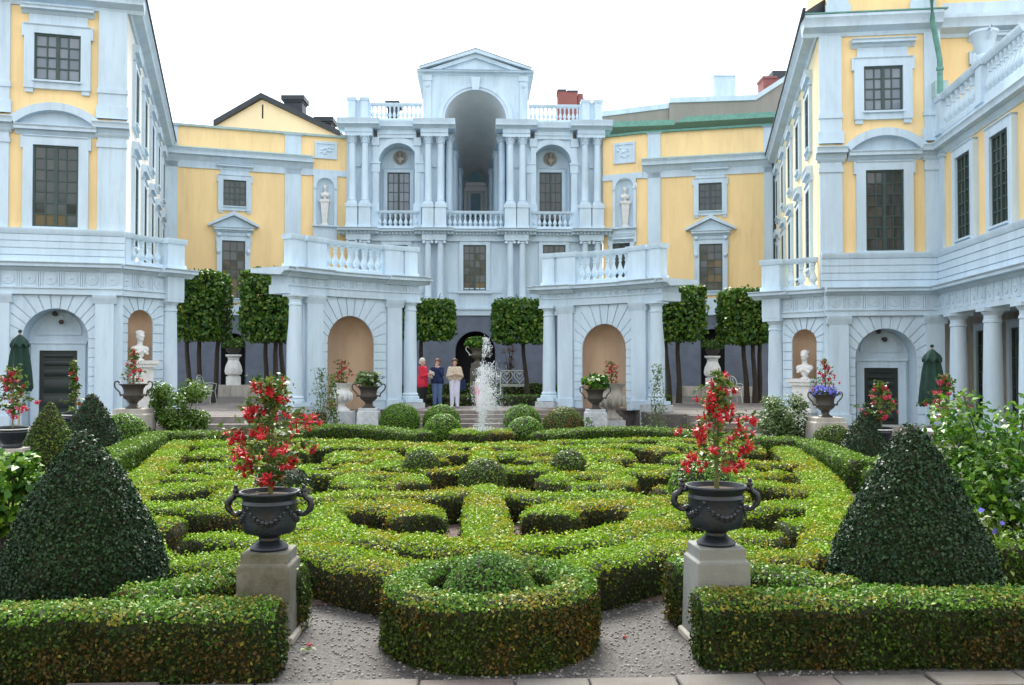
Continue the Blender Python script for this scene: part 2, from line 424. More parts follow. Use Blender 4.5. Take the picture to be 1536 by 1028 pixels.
def wob(mb, amp, sc=3.0):
    from mathutils import noise
    out = []
    for v in mb.v:
        q = Vector(v) * sc; n = noise.noise_vector(q); out.append((v[0] + n.x * amp, v[1] + n.y * amp, v[2] + (n.z * amp if v[2] > 0.05 else 0)))
    mb.v = out
def smooth_path(P, step=0.14, closed=False):
    P = [Vector((p[0], p[1])) for p in P]; n = len(P); out = []
    for i in range(n if closed else n - 1):
        g = lambda k: P[k % n] if closed else P[max(0, min(n - 1, k))]
        a, b, c, d = g(i - 1), g(i), g(i + 1), g(i + 2); m = max(1, int((c - b).length / step))
        for k in range(m):
            t = k / m
            out.append(0.5 * ((2 * b) + (c - a) * t + (2 * a - 5 * b + 4 * c - d) * t * t + (3 * b - a - 3 * c + d) * t ** 3))
    if not closed: out.append(P[-1])
    return out
def hedge_core(P, w, h, z0=0.0, closed=False, w2=None, raw=False):
    Q = P if raw else smooth_path(P, .12, closed=closed); n = len(Q); mb = MB(); vs = []; fs = []; k = None
    for i, p in enumerate(Q):
        t = (Q[(i + 1) % n] - Q[i - 1]) if closed else (Q[min(i + 1, n - 1)] - Q[max(i - 1, 0)])
        t = t.normalized(); nn = Vector((-t.y, t.x)); ww = w if w2 is None else w + (w2 - w) * i / (n - 1); a = ww / 2; e = min(0.05, h * 0.15)
        if not closed and (i == 0 or i == n - 1): a *= 0.82
        pr = [(-a, z0), (-a * 1.02, z0 + h * 0.5), (-a, z0 + h - e), (-a + e, z0 + h), (-a * 0.4, z0 + h + 0.01), (a * 0.4, z0 + h + 0.01), (a - e, z0 + h), (a, z0 + h - e), (a * 1.02, z0 + h * 0.5), (a, z0)]
        k = len(pr); vs += [(p.x + nn.x * q, p.y + nn.y * q, z) for q, z in pr]
    for i in range(n if closed else n - 1):
        for j in range(k - 1):
            q = (i + 1) % n; fs.append((i * k + j, i * k + j + 1, q * k + j + 1, q * k + j))
    if not closed: fs += [tuple(reversed(range(k))), tuple(range((n - 1) * k, n * k))]
    mb.add(vs, fs); V = np.array(mb.v)
    return mb
def orient(mb):
    me = bpy.data.meshes.new("t"); me.from_pydata(mb.v, [], mb.f); bm = bmesh.new(); bm.from_mesh(me); bmesh.ops.recalc_face_normals(bm, faces=bm.faces)
    bm.verts.ensure_lookup_table(); mb.f = [tuple(v.index for v in f.verts) for f in bm.faces]; bm.free(); bpy.data.meshes.remove(me)
def leafy(mb, dens, size, mats, name, label, cat, group=None, side=0.85, loc=None, tilt=0.7, jit=0.02, wobamp=0.02, parent=None, zmin=None):
    orient(mb); wob(mb, wobamp); P, N = sample(mb, dens, side, zmin)
    P = P + N * (rng.normal(size=(len(P), 1)) * jit + jit * 0.6)
    sets = []
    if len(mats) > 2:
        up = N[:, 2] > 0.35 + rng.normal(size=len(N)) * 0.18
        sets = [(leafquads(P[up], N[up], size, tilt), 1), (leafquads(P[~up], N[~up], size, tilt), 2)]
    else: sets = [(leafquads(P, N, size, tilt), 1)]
    if loc is None and parent is None:
        V = np.array(mb.v); loc = (float(V[:, 0].mean()), float(V[:, 1].mean()), float(V[:, 2].min()))
    o = np_obj(name, mb, sets, mats, parent, loc)
    if label: tag(o, label, cat, group)
    return o
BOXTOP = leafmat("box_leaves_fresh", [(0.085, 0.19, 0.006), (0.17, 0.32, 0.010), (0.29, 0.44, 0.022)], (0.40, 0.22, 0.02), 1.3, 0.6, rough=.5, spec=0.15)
BOXSIDE = leafmat("box_leaves_old_shaded", [(0.018, 0.036, 0.005), (0.036, 0.066, 0.009), (0.07, 0.108, 0.014)], (0.17, 0.085, 0.022), 2.2, 0.7, rough=.5, spec=0.18)  # older side foliage, darkened further with the shade of the hedge sides
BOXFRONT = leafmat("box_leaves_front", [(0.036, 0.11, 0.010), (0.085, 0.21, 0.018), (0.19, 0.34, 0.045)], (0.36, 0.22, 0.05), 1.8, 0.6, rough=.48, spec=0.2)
CONEL = leafmat("dark_box_leaves", [(0.005, 0.022, 0.008), (0.012, 0.042, 0.015), (0.036, 0.086, 0.03)], rough=0.5, transl=0.08, spec=0.24)
CONEM = leafmat("mid_box_leaves", [(0.035, 0.085, 0.012), (0.075, 0.145, 0.018), (0.13, 0.20, 0.028)], (0.14, 0.08, 0.03), 2.0, 0.5, rough=.5, spec=.18, transl=.12)
BALLL = leafmat("ball_box_leaves", [(0.06, 0.17, 0.012), (0.11, 0.25, 0.018), (0.18, 0.34, 0.03)], spec=0.3)
BALLB = leafmat("bronzed_ball_leaves", [(0.06, 0.12, 0.015), (0.11, 0.18, 0.02), (0.17, 0.24, 0.03)], (0.25, 0.10, 0.03), 2.2, 0.9)
TREEL = leafmat("clipped_lime_leaves", [(0.018, 0.07, 0.010), (0.04, 0.12, 0.014), (0.08, 0.18, 0.018), (0.19, 0.27, 0.03)])
SHRUBL = leafmat("shrub_leaves", [(0.035, 0.09, 0.012), (0.075, 0.155, 0.022), (0.16, 0.26, 0.045)], spec=0.2)
GREYL = leafmat("silver_shrub_leaves", [(0.05, 0.10, 0.03), (0.10, 0.17, 0.055), (0.24, 0.31, 0.15)], spec=0.2)
BIGL = leafmat("broad_garden_leaves", [(0.016, 0.065, 0.008), (0.05, 0.15, 0.012), (0.17, 0.31, 0.022)], spec=0.2)
FUCHL = leafmat("fuchsia_leaves", [(0.025, 0.07, 0.010), (0.065, 0.13, 0.018), (0.17, 0.21, 0.04)], spec=0.2)
REDF = leafmat("fuchsia_red", [(0.36, 0.004, 0.010), (0.52, 0.008, 0.016), (0.60, 0.02, 0.05)], rough=0.5)
PINKF = leafmat("fuchsia_pink", [(0.45, 0.010, 0.035), (0.58, 0.025, 0.07), (0.68, 0.07, 0.16)], rough=0.5)
BLUEF = leafmat("blue_petals", [(0.10, 0.09, 0.52), (0.16, 0.16, 0.70), (0.26, 0.28, 0.82)], rough=0.5)
CROWNG = mat("far_foliage_core", (0.02, 0.04, 0.012), 0.9, 0.4, 6)
# ---------------------------------------------------------------- building elements
def cornice_prof(z0, z1, n0, p):
    """classical projecting cornice between z0 and z1, running out p from n0"""
    h = z1 - z0
    return [(n0 - 0.02, z0), (n0 + 0.10 * p, z0), (n0 + 0.22 * p, z0 + 0.18 * h), (n0 + 0.34 * p, z0 + 0.34 * h), (n0 + 0.36 * p, z0 + 0.44 * h), (n0 + 0.84 * p, z0 + 0.48 * h),
            (n0 + 0.85 * p, z0 + 0.76 * h), (n0 + 0.93 * p, z0 + 0.86 * h), (n0 + p, z0 + 0.93 * h), (n0 + p, z1), (n0 - 0.02, z1 + 0.03)]
def column(parent, P, z0, z1, r, order="tuscan", m=None, ang=0.0, ped=None, name="column"):
    mb = MB(); x, y = P[0], P[1]; H = z1 - z0; c = (x, y, z0)
    e = r * 0.86
    capz = {"tuscan": r * 0.95, "ionic": r * 0.9, "corinthian": r * 2.2}[order]; bz = r * 0.9
    pr = [(r * 1.32, 0.0), (r * 1.36, bz * .3), (r * 1.30, bz * .5), (r * 1.1, bz * .6), (r * 1.2, bz * .8), (r * 1.16, bz * .95), (r, bz + .03)]
    for t in (0.33, 0.6, 0.85): pr.append((r + (e - r) * max(0, (t - .3) / .7), bz + (H - bz - capz) * t))
    zc = H - capz
    if order == "tuscan": pr += [(e, zc - .16), (e * 1.1, zc - .14), (e * 1.1, zc - .09), (e, zc - .07), (e, zc + capz * .15), (e * 1.12, zc + capz * .25), (e * 1.32, zc + capz * .55), (e * 1.34, zc + capz * .6)]
    elif order == "ionic": pr += [(e, zc), (e * 1.15, zc + capz * .1), (e * 1.2, zc + capz * .6)]
    else: pr += [(e, zc), (e * 1.15, zc + .02), (e, zc + .04), (e * 1.05, zc + capz * .35), (e * 1.35, zc + capz * .82), (e * 1.4, zc + capz * .84)]
    mb.lathe(c, pr, 18)
    ca, sa = math.cos(ang), math.sin(ang)
    def rb(a0, a1, b0, b1, zz0, zz1):
        vs = [(x + a * ca - b * sa, y + a * sa + b * ca, z) for z in (zz0, zz1) for a, b in ((a0, b0), (a1, b0), (a1, b1), (a0, b1))]
        mb.add(vs, [(0, 3, 2, 1), (4, 5, 6, 7), (0, 1, 5, 4), (1, 2, 6, 5), (2, 3, 7, 6), (3, 0, 4, 7)])
    q = r * 1.42
    if order == "tuscan": rb(-e * 1.45, e * 1.45, -e * 1.45, e * 1.45, z1 - capz * .4, z1)
    elif order == "ionic":
        rb(-e * 1.4, e * 1.4, -e * 1.25, e * 1.25, z1 - capz * .2, z1)
        for sx in (-1, 1):
            cx = sx * e * 1.35; vz = z1 - capz * .62
            a = Vector((x + cx * ca + 1.2 * e * sa, y + cx * sa - 1.2 * e * ca, vz)); b = Vector((x + cx * ca - 1.0 * e * sa, y + cx * sa + 1.0 * e * ca, vz))
            mb.tube([a, b], e * .48, 12)
    else:
        rb(-e * 1.5, e * 1.5, -e * 1.5, e * 1.5, z1 - capz * .12, z1)
        for row, (zz, rr, nl) in enumerate(((.2, 1.2, 8), (.5, 1.4, 8), (.78, 1.66, 8))):
            for k in range(nl):
                t = ang + (k + .5 * (row % 2)) * 2 * math.pi / nl
                mb.ell((x + e * rr * math.cos(t), y + e * rr * math.sin(t), z0 + zc + capz * zz), (e * .2, e * .2, capz * .13), 6, 5)
    rb(-q, q, -q, q, z0 - r * .45, z0 + .001)
    if ped is not None:
        zz = z0 - r * .45; pw = r * 1.62
        rb(-pw, pw, -pw, pw, ped, zz - .18); rb(-pw * 1.14, pw * 1.14, -pw * 1.14, pw * 1.14, zz - .18, zz); rb(-pw * 1.12, pw * 1.12, -pw * 1.12, pw * 1.12, ped, ped + .13)
    return mb.build(name, m or TRIM, parent)
BAL = [(.42, 0), (.42, .07), (.28, .09), (.34, .13), (.62, .22), (.66, .32), (.42, .46), (.24, .60), (.22, .68), (.36, .71), (.36, .74), (.24, .77), (.34, .85), (.40, .90), (.42, .93), (.42, 1.0)]
def balustrade(F, parent, s0, s1, z0, z1, n, count, r=None, label=None, m=TRIM):
    mb = MB(); H = z1 - z0; r = r or min(0.42 * (s1 - s0) / max(count, 1), .12) / .66
    w = r * .72
    mb.sweep(F, s0, s1, [(n - w, z0), (n + w, z0), (n + w, z0 + .13 * H), (n + w * .8, z0 + .15 * H), (n - w * .8, z0 + .15 * H), (n - w, z0 + .13 * H)])
    hm = MB(); hm.sweep(F, s0, s1, [(n - w * .8, z1 - .15 * H), (n + w * .8, z1 - .15 * H), (n + w * 1.25, z1 - .08 * H), (n + w * 1.3, z1), (n - w * 1.3, z1), (n - w * 1.25, z1 - .08 * H)])
    o = mb.build("balustrade", m, parent); hm.build("handrail", m, o)
    hb = H * .70; b = None
    for i in range(count):
        p = F.pt(s0 + (s1 - s0) * (i + .5) / count, z0 + .15 * H, n)
        if b is None:
            q = MB(); q.lathe(p, [(rr * r, zz * hb) for rr, zz in BAL], 12)
            b = MB(); b.v = [(v[0] - p.x, v[1] - p.y, v[2] - p.z) for v in q.v]; b.f = q.f; b.m = q.m
            b = b.build("baluster", m, None); b.parent = o; b.location = p - OFF[o.name]; OFF[b.name] = p
        else: copyobj(b, o, p)
    return o
def pier(mb, F, s0, s1, z0, z1, n0, n1, base=None):
    H = z1 - z0; mb.fb(F, s0, s1, z0 + .14, z1 - .16, n0, n1); mb.fb(F, s0 - .04, s1 + .04, z0, z0 + .14, n0 - .04, n1 + .04)
    mb.sweep(F, s0 - .05, s1 + .05, [(n0 - .03, z1 - .16), (n1 + .03, z1 - .16), (n1 + .07, z1 - .06), (n1 + .07, z1), (n0 - .07, z1), (n0 - .07, z1 - .06)])
def window(F, parent, px0, py0, px1, py1, cols=4, rows=6, sw=0.24, head=None, glass=None, n=0.0, sill=True, hh=0.5, ears=True, double=True, name="window", rect=None, deep=0.09):
    if rect: s0, s1, z0, z1 = rect
    else: s0, z1 = F.px(px0, py0); s1, z0 = F.px(px1, py1); 
    mb = MB(); N = n + deep + .05
    mb.fb(F, s0 - sw, s0, z0 - sw * (.9 if sill else 0), z1 + sw, n, N); mb.fb(F, s1, s1 + sw, z0 - sw * (.9 if sill else 0), z1 + sw, n, N)
    mb.fb(F, s0, s1, z1, z1 + sw, n, N)
    mb.sweep(F, s0 - sw, s1 + sw, [(n, z1 + sw * .8), (N, z1 + sw * .8), (N + .04, z1 + sw * .95), (N + .04, z1 + sw * 1.02), (n, z1 + sw * 1.02)])
    if sill: mb.fb(F, s0, s1, z0 - sw * .9, z0, n, N - .03); mb.fb(F, s0 - .04, s1 + .04, z0 - .05, z0 + .002, n, N + .05)
    if ears:
        for a, b in ((s0 - sw * 1.25, s0 - sw), (s1 + sw, s1 + sw * 1.25)): mb.fb(F, a, b, z1 - .1, z1 + sw, n, N - .012)
        if sill:
            for a, b in ((s0 - sw * .9, s0 - sw * .1), (s1 + sw * .1, s1 + sw * .9)): mb.fb(F, a, b, z0 - sw * 1.35, z0 - sw * .9, n, N - .04)
    w = mb.build(name, TRIM, parent)
    sb = MB(); fw = .055; bw = .036; n0, n1 = n + .03, n + .075
    sb.fb(F, s0 + .003, s0 + fw, z0 + .003, z1 - .003, n0, n1); sb.fb(F, s1 - fw, s1 - .003, z0 + .003, z1 - .003, n0, n1)
    sb.fb(F, s0 + fw, s1 - fw, z0 + .003, z0 + fw, n0, n1); sb.fb(F, s0 + fw, s1 - fw, z1 - fw, z1 - .003, n0, n1)
    W = s1 - s0 - 2 * fw; Hh = z1 - z0 - 2 * fw
    for i in range(1, cols):
        c = s0 + fw + W * i / cols; k = .05 if (double and i * 2 == cols) else bw / 2
        sb.fb(F, c - k, c + k, z0 + fw, z1 - fw, n0 + .003, n1 - (.004 if k == .05 else .012))
    for j in range(1, rows):
        c = z0 + fw + Hh * j / rows; sb.fb(F, s0 + fw, s1 - fw, c - bw / 2, c + bw / 2, n0 + .006, n1 - .016)
    sb.build("sash", SASH, w)
    pb = MB()
    for i in range(cols):
        for j in range(rows):
            a0, a1 = s0 + fw + W * i / cols, s0 + fw + W * (i + 1) / cols; b0, b1 = z0 + fw + Hh * j / rows, z0 + fw + Hh * (j + 1) / rows
            t, q = rnd.gauss(0, .0022), rnd.gauss(0, .0022)
            pb.add([F.pt(a0, b0, n + .036 - t - q), F.pt(a1, b0, n + .036 + t - q), F.pt(a1, b1, n + .036 + t + q), F.pt(a0, b1, n + .036 - t + q)], [(0, 1, 2, 3)])
    pb.build("pane", glass or GLASS, w, smooth=0, recalc=False)
    if head:
        hb = MB(); zt = z1 + sw + .03; a, b = s0 - sw, s1 + sw; zc = zt + hh * .35
        if head == "hood":
            hb.fb(F, a + .1, b - .1, zt, zt + hh * .55, n, n + .06); hb.sweep(F, a - .08, b + .08, cornice_prof(zt + hh * .55, zt + hh, n, .32))
        elif head == "segment":
            hb.sweep(F, a - .22, b + .22, cornice_prof(zt, zt + .26, n, .3)); c = (a + b) / 2; hw = (b - a) / 2 + .2; rise = hh; RR = (hw * hw + rise * rise) / (2 * rise); th = math.asin(hw / RR)
            zb = zt + .27 - (RR - rise); K = 16
            hb.arch_ring(F, c, RR - .02, RR + .2, zb, n, n + .32, K, math.pi / 2 - th, math.pi / 2 + th)
            pts = [(c - RR * math.cos(math.pi / 2 - th + 2 * th * i / K), zb + RR * math.sin(math.pi / 2 - th + 2 * th * i / K)) for i in range(K + 1)]; hb.fpoly(F, pts, n, n + .06)
        elif head == "pediment":
            for q in (a - .02, b - .2):
                hb.fb(F, q, q + .22, z1 - .55, zt + .12, n + .005, n + .16); hb.ell(F.pt(q + .11, z1 - .55, n + .14), (.1, .1, .13), 8, 6); hb.ell(F.pt(q + .11, zt, n + .18), (.11, .11, .1), 8, 6)
            hb.fb(F, a + .2, b - .2, zt, zt + .12, n, n + .08)
            hb.sweep(F, a - .14, b + .14, cornice_prof(zt + .12, zt + .38, n, .34)); c = (a + b) / 2; e = (b - a) / 2 + .3; za = zt + .39; ri = hh
            hb.fpoly(F, [(c - e, za), (c, za + ri), (c + e, za)], n, n + .1)
            for sg in (-1, 1): hb.fpoly(F, [(c - sg * (e + .12), za), (c - sg * (e + .12), za + .10), (c, za + ri + .22), (c, za + ri + .02)], n, n + .36)
        elif head == "cornice": hb.sweep(F, a - .05, b + .05, cornice_prof(zt, zt + hh, n, .22))
        hb.build({"hood": "hood", "segment": "segmental_pediment", "pediment": "pediment", "cornice": "hood"}[head], TRIM, w)
    return w
def rusticated(F, parent, s0, s1, z0, zt, sc, r, zs, n0, n1, g=0.028, nside=3, ntop=5, course=0.27):
    """raised blocks round a round-headed opening: radial voussoirs that turn into level courses"""
    mb = MB(); nv = ntop + 2 * nside + 2
    A = [math.pi * i / nv for i in range(nv + 1)]
    def bend(i, side):
        return 1.0
    def P(t, rr): return (sc - rr * math.cos(t), zs + rr * math.sin(t))
    zc = [zs + (zt - zs) * f for f in (0.0,)]
    side = nside + 1
    lev = [zs + r * math.sin(A[i]) * 1.28 + .10 * i for i in range(side + 1)]
    for i in range(nv):
        t0, t1 = A[i] + g / 2 / r, A[i + 1] - g / 2 / r; arc = [P(t0 + (t1 - t0) * k / 3, r) for k in range(4)]
        if side <= i < nv - side:
            def up(t):
                k = (zt - zs) / max(math.sin(t), .2); return (sc - k * math.cos(t), zt)
            a, b = up(t0), up(t1); a = (max(a[0], s0), a[1]); b = (min(b[0], s1), b[1]); mb.fpoly(F, arc + [b, a], n0, n1)
        else:
            j = i if i < side else nv - 1 - i; sg = -1 if i < side else 1; ed = s0 if sg < 0 else s1
            lo, hi = lev[j], min(lev[j + 1], zt)
            tl, th = (A[j] + g / 2 / r, A[j + 1] - g / 2 / r)
            def rayto(t, z):
                k = (z - zs) / max(math.sin(t), .05); k = min(max(k, r * 1.12), r * 1.9); return (sc + sg * k * math.cos(t), z)
            al = [(sc + sg * r * math.cos(tl + (th - tl) * k / 3), zs + r * math.sin(tl + (th - tl) * k / 3)) for k in range(4)]
            B1, B0 = rayto(th, hi - g / 2), rayto(tl, lo + g / 2)
            cl = (lambda q: (max(q[0], s0 + .02) if sg < 0 else min(q[0], s1 - .02), q[1]))
            B1, B0 = cl(B1), cl(B0); mb.fpoly(F, al + [B1, (ed, hi - g / 2), (ed, lo + g / 2), B0], n0, n1)
    z = zs
    while z > z0 + .05:
        zz = max(z - course, z0)
        mb.fb(F, s0, sc - r, zz + g / 2, z - g / 2, n0, n1); mb.fb(F, sc + r, s1, zz + g / 2, z - g / 2, n0, n1); z = zz
    return mb.build("rusticated_blocks", TRIM, parent, smooth=0)
def frieze(F, parent, s0, s1, z0, z1, n0, n1, rep):
    mb = MB(); h = z1 - z0
    mb.fb(F, s0, s1, z0, z1, n0, n1)
    k = max(1, round((s1 - s0) / rep)); w = (s1 - s0) / k
    for i in range(k):
        c = s0 + w * (i + .5)
        q = F.pt(c, z0 + h * .52, n1); a = F.pt(c, z0 + h * .52, n1 - .02); b = F.pt(c, z0 + h * .52, n1 + .022)
        mb.tube([a, b], h * .36, 14); mb.tube([a, F.pt(c, z0 + h * .52, n1 + .032)], h * .2, 12); mb.ell(F.pt(c, z0 + h * .52, n1 + .03), h * .08, 8, 5)
        for t in (-1, 0, 1):
            e = s0 + w * i + t * .055
            if e > s0 + .02: mb.fb(F, e - .02, e + .02, z0, z1 - .02, n1, n1 + .035)
        mb.fb(F, max(s0, s0 + w * i - .1), s0 + w * i + .1, z0 - .05, z0 - .015, n1 - .02, n1 + .05)
    return mb.build("frieze", TRIM, parent)
def pilaster(F, parent, s0, s1, z0, z1, n, p=.1, cap=.22, base=.3, bands=()):
    mb = MB(); mb.fb(F, s0, s1, z0, z1, n, n + p)
    if base: mb.fb(F, s0 - .05, s1 + .05, z0, z0 + base, n, n + p + .05)
    if cap: mb.sweep(F, s0 - .07, s1 + .07, [(n, z1 - cap), (n + p + .01, z1 - cap), (n + p + .03, z1 - cap * .7), (n + p + .08, z1 - cap * .35), (n + p + .09, z1 - .003), (n, z1 - .003)])
    for zb in bands: mb.fb(F, s0 - .03, s1 + .03, zb - .07, zb + .07, n, n + p + .04)
    return mb.build("pilaster", TRIM, parent)
def entry(F, parent, pc, pr, ptop, pdx0, pdx1, pdtop, zb, n=-.8):
    """door in the back of a deep arch"""
    w = MB(); s0, z1 = F.px(pdx0, pdtop, n); s1, _ = F.px(pdx1, pdtop, n); sc = (s0 + s1) / 2; hw = (s1 - s0) / 2
    w.fb(F, s0 - .22, s0, zb, z1 + .2, n, n + .1); w.fb(F, s1, s1 + .22, zb, z1 + .2, n, n + .1); w.fb(F, s0, s1, z1, z1 + .2, n, n + .1); w.fb(F, s0 - .26, s1 + .26, z1 + .2, z1 + .27, n, n + .15)
    w.arch_ring(F, sc, hw + .03, hw + .10, z1 + .52, n, n + .05, 18); w.fb(F, s0 - .1, s1 + .1, z1 + .46, z1 + .52, n, n + .05)
    d = w.build("door", TRIM, parent)
    lf = MB(); lf.fb(F, s0, s1, zb, z1, n + .005, n + .03)
    H = z1 - zb
    for a, b in ((.06, .18), (.22, .40), (.43, .62), (.65, .76), (.79, .87), (.90, .96)):
        lf.sweep(F, s0 + .12, s1 - .12, [(n + .03, zb + a * H), (n + .055, zb + a * H + .03), (n + .055, zb + b * H - .03), (n + .03, zb + b * H)])
    L = lf.build("door_leaf", DOOR, d); 
    kb = MB(); kb.ell(F.pt(sc + hw * .75, zb + H * .45, n + .08), .035, 8, 6); kb.build("door_handle", BRONZE, d)
    return d, sc, z1
def lamp(F, sc, z, n, label):
    p = F.pt(sc, z, n); t = thing("wall_spotlight", p, label, "lamp", "spotlights over the garden doors")
    mb = MB(); mb.tube([p, F.pt(sc, z, n + .05)], .12, 12); mb.build("mount", TRIM, t)
    for dx, dz in ((-.07, .1), (.07, -.1)):
        m2 = MB(); m2.tube([F.pt(sc + dx, z + dz, n + .05), F.pt(sc + dx * 1.3, z + dz * 1.2, n + .2)], [.05, .075], 10); m2.build("spot_head", BRONZE, t)
# ---------------------------------------------------------------- frames of the palace
camR = Vector((AR.x, AR.y)); camG = Vector((AG.x, AG.y))
def cf(x, d): return Vector((CAM_X, 0)) + camR * x + camG * d
def uxd(px, d): return cf((px - 768) / FPX * d, d)
def rot(a): return camR * math.cos(R(a)) + camG * math.sin(R(a))
L0 = uxd(187, 27.0); L1 = uxd(245, 44.6); L2 = uxd(465, 46.9); L3 = uxd(521, 47.5)
R0 = uxd(1231, 27.0); R1 = uxd(1165, 45.0); R2 = uxd(965, 46.6); R3 = uxd(905, 47.5)
FL = Fr(L0 - rot(15) * 5.0, L0); FLS = Fr(L0, L1)
Rc = R0 + rot(-7) * 3.36; FR = Fr(R0, Rc); FRS = Fr(R1, R0)
back = camR * math.sin(R(7.6)) + camG * math.cos(R(7.6)); FRN = Fr(Rc, Rc - back * 12)
FYL = Fr(L1, L2); FNL = Fr(L2, L3); FYR = Fr(R2, R1); FNR = Fr(R3, R2)
LC = uxd(254, 28.5); RC = uxd(1164, 28.5)
def along(F, px, py=540, n=0): s, z = F.px(px, py, n); p = F.pt(s, 0, n); return Vector((p.x, p.y))
FLC = Fr(along(FL, 172), LC + (LC - along(FL, 172)).normalized() * .05)
FRC = Fr(RC + (RC - along(FR, 1268)).normalized() * .05, along(FR, 1268))
TER = 0.5

def parapet(F, parent, s0, s1, z0, z1, n, courses=4, t=.25):
    mb = MB(); h = (z1 - z0 - .16) / courses
    mb.fb(F, s0, s1, z0, z1 - .16, n - t, n)
    for i in range(courses): mb.fb(F, s0, s1, z0 + i * h + .014, z0 + (i + 1) * h - .014, n, n + .035)
    mb.sweep(F, s0, s1, [(n - t - .05, z1 - .16), (n + .04, z1 - .16), (n + .1, z1 - .06), (n + .1, z1), (n - t - .05, z1)])
    return mb.build("parapet", TRIM, parent)

def side_windows(F, parent, ss, zlo, zhi, big, small):
    for k, s in enumerate(ss):
        window(F, parent, 0, 0, 0, 0, 4, 6, .2, "cornice", GLASS, rect=(s - .55, s + .55, big[0], big[1]), hh=.42, ears=False, deep=.05)
        window(F, parent, 0, 0, 0, 0, 4, 4, .2, "cornice", GLASSB, rect=(s - .55, s + .55, small[0], small[1]), hh=.42, ears=False, deep=.05)

def wing(F, FS, FC, side, label):
    lf = side == "l"
    base = F.pt(F.L / 2, 0, 0) if lf else F.pt(F.L / 2, 0, 0)
    W = thing("palace_wing", (base.x, base.y, 0), label, "building", "yellow palace wings")
    sg = 1 if lf else -1
    P = lambda px, py, n=0: F.px(px, py, n)
    # levels read from the survey of this wing
    if lf: zc_top, zc_bot, zpar, zstr, ztop = P(120, 396)[1], P(120, 408)[1], P(120, 346)[1], P(160, 187)[1], P(186, 22)[1]
    else: zc_top, zc_bot, zpar, zstr, ztop = P(1330, 432)[1], P(1330, 443)[1], P(1330, 380)[1], P(1330, 222)[1], P(1238, 57)[1]
    zfb, zab = (P(120, 432)[1], P(120, 443)[1]) if lf else (P(1330, 464)[1], P(1330, 474)[1])
    s_in = F.L if lf else 0.0
    a, b = (0.0, F.L) if lf else (0.0, F.L)
    mb = MB(); mb.fb(F, a if lf else a + .01, b - .01 if lf else b, zc_top - .1, ztop + .5, -.4, 0.0); mb.build("wall", YEL, W)
    mb = MB()
    if lf: mb.fb(FS, .0, FS.L + 1, zc_top - .1, ztop + .6, -.4, .004); mb.build("side_wall", LITSIDE, W)
    else: mb.fb(FS, -1, FS.L, zc_top - .1, ztop + .6, -.4, .004); mb.build("side_wall", PALE, W)  # paler than the yellow front: bright light put into this side's colour
    ov = .48
    mb = MB(); cp = [(0, ztop), (.06, ztop), (.1, ztop + .1), (ov * .75, ztop + .2), (ov * .78, ztop + .33), (ov, ztop + .44), (ov, ztop + .52), (-.3, ztop + .58)]
    if lf: mb.sweep(F, a, b + ov * .97, cp); mb.sweep(FS, -ov * .1, FS.L + .5, cp)
    else: mb.sweep(F, a - ov * .97, b, cp); mb.sweep(FS, -.5, FS.L + ov * .1, cp)
    mb.build("cornice", TRIM, W)
    mb = MB()
    c0, c1 = (F.pt(a, ztop + .59, .5), F.pt(b + .5, ztop + .59, .5)) if lf else (F.pt(a - .5, ztop + .59, .5), F.pt(b, ztop + .59, .5))
    if lf:
        e = FS.pt(FS.L + .5, ztop + .59, .5); q = FS.pt(FS.L + .5, ztop + 2.0, -4); q0 = F.pt(b - 4, ztop + 2.0, -4)
        mb.add([c0, c1, e, q, q0], [(0, 1, 2, 3, 4)]); ed = MB(); mb.sweep(FS, -1, FS.L + .5, [(.44, ztop + .50), (.53, ztop + .50), (.53, ztop + .56), (.44, ztop + .56)])
        mb.build("roof", ROOF, W)
    else:
        e = FS.pt(-.5, ztop + .59, .5); q = FS.pt(-.5, ztop + 4.5, -4); q0 = F.pt(a + 4, ztop + 4.5, -4); 
        mb.add([c0, F.pt(a, ztop + .59, 0), q0, q, e], [(0, 1, 2), (0, 2, 3, 4)]); mb.sweep(FS, -.5, FS.L + 1, [(.44, ztop + .50), (.53, ztop + .50), (.53, ztop + .56), (.44, ztop + .56)])
        mb.build("roof", ROOF, W)
        mb = MB(); mb.fb(F, .25, b + .1, ztop + .59, ztop + 3.2, -3, -.05); mb.build("attic_wall", YEL, W)
        for q in (.25, b - .75): pilaster(F, W, q, q + .6, ztop + .59, ztop + 3.2, -.05, .08, 0, .35)
        mb = MB(); mb.sweep(F, a - .5, b + .1, [(.05, ztop + .6), (.5, ztop + .53), (.5, ztop + .57), (.05, ztop + .68)]); mb.build("copper_flashing", COPPER, W)
    # upper pilasters
    if lf: pil = [(-.5, P(14, 250)[0]), (P(147, 250)[0], F.L)]
    else: pil = [(0.0, P(1262, 200)[0]), (P(1386, 200)[0], F.L)]
    for q0, q1 in pil: pilaster(F, W, q0, q1, zstr + .15, ztop + .02, 0, .09, 0, .35, (zstr + .95,)); pilaster(F, W, q0, q1, zc_top, zstr - .3, 0, .09, .1, 0, (zstr - .62,))
    # string course, broken by the segmental pediment
    wl = (P(51, 218), P(118, 343)) if lf else (P(1297, 257), P(1355, 377))
    wu = (P(53, 51), P(122, 126)) if lf else (P(1294, 102), P(1353, 167))
    mb = MB()
    for q0, q1 in pil: mb.sweep(F, q0 - .12 + (0.12 if q0 < 0 else 0), q1 + (.12 if not (lf and q1 == F.L) else .1), cornice_prof(zstr - .32, zstr + .02, .05, .32))
    build_each(mb, "string_course", TRIM, W)
    window(F, W, 0, 0, 0, 0, 4, 7, .26, "segment", GLASS if lf else GLASSW, rect=(wl[0][0], wl[1][0], wl[1][1], wl[0][1]), hh=.42)
    window(F, W, 0, 0, 0, 0, 4, 4, .26, "hood", GLASSB, rect=(wu[0][0], wu[1][0], wu[1][1], wu[0][1]), hh=.48)
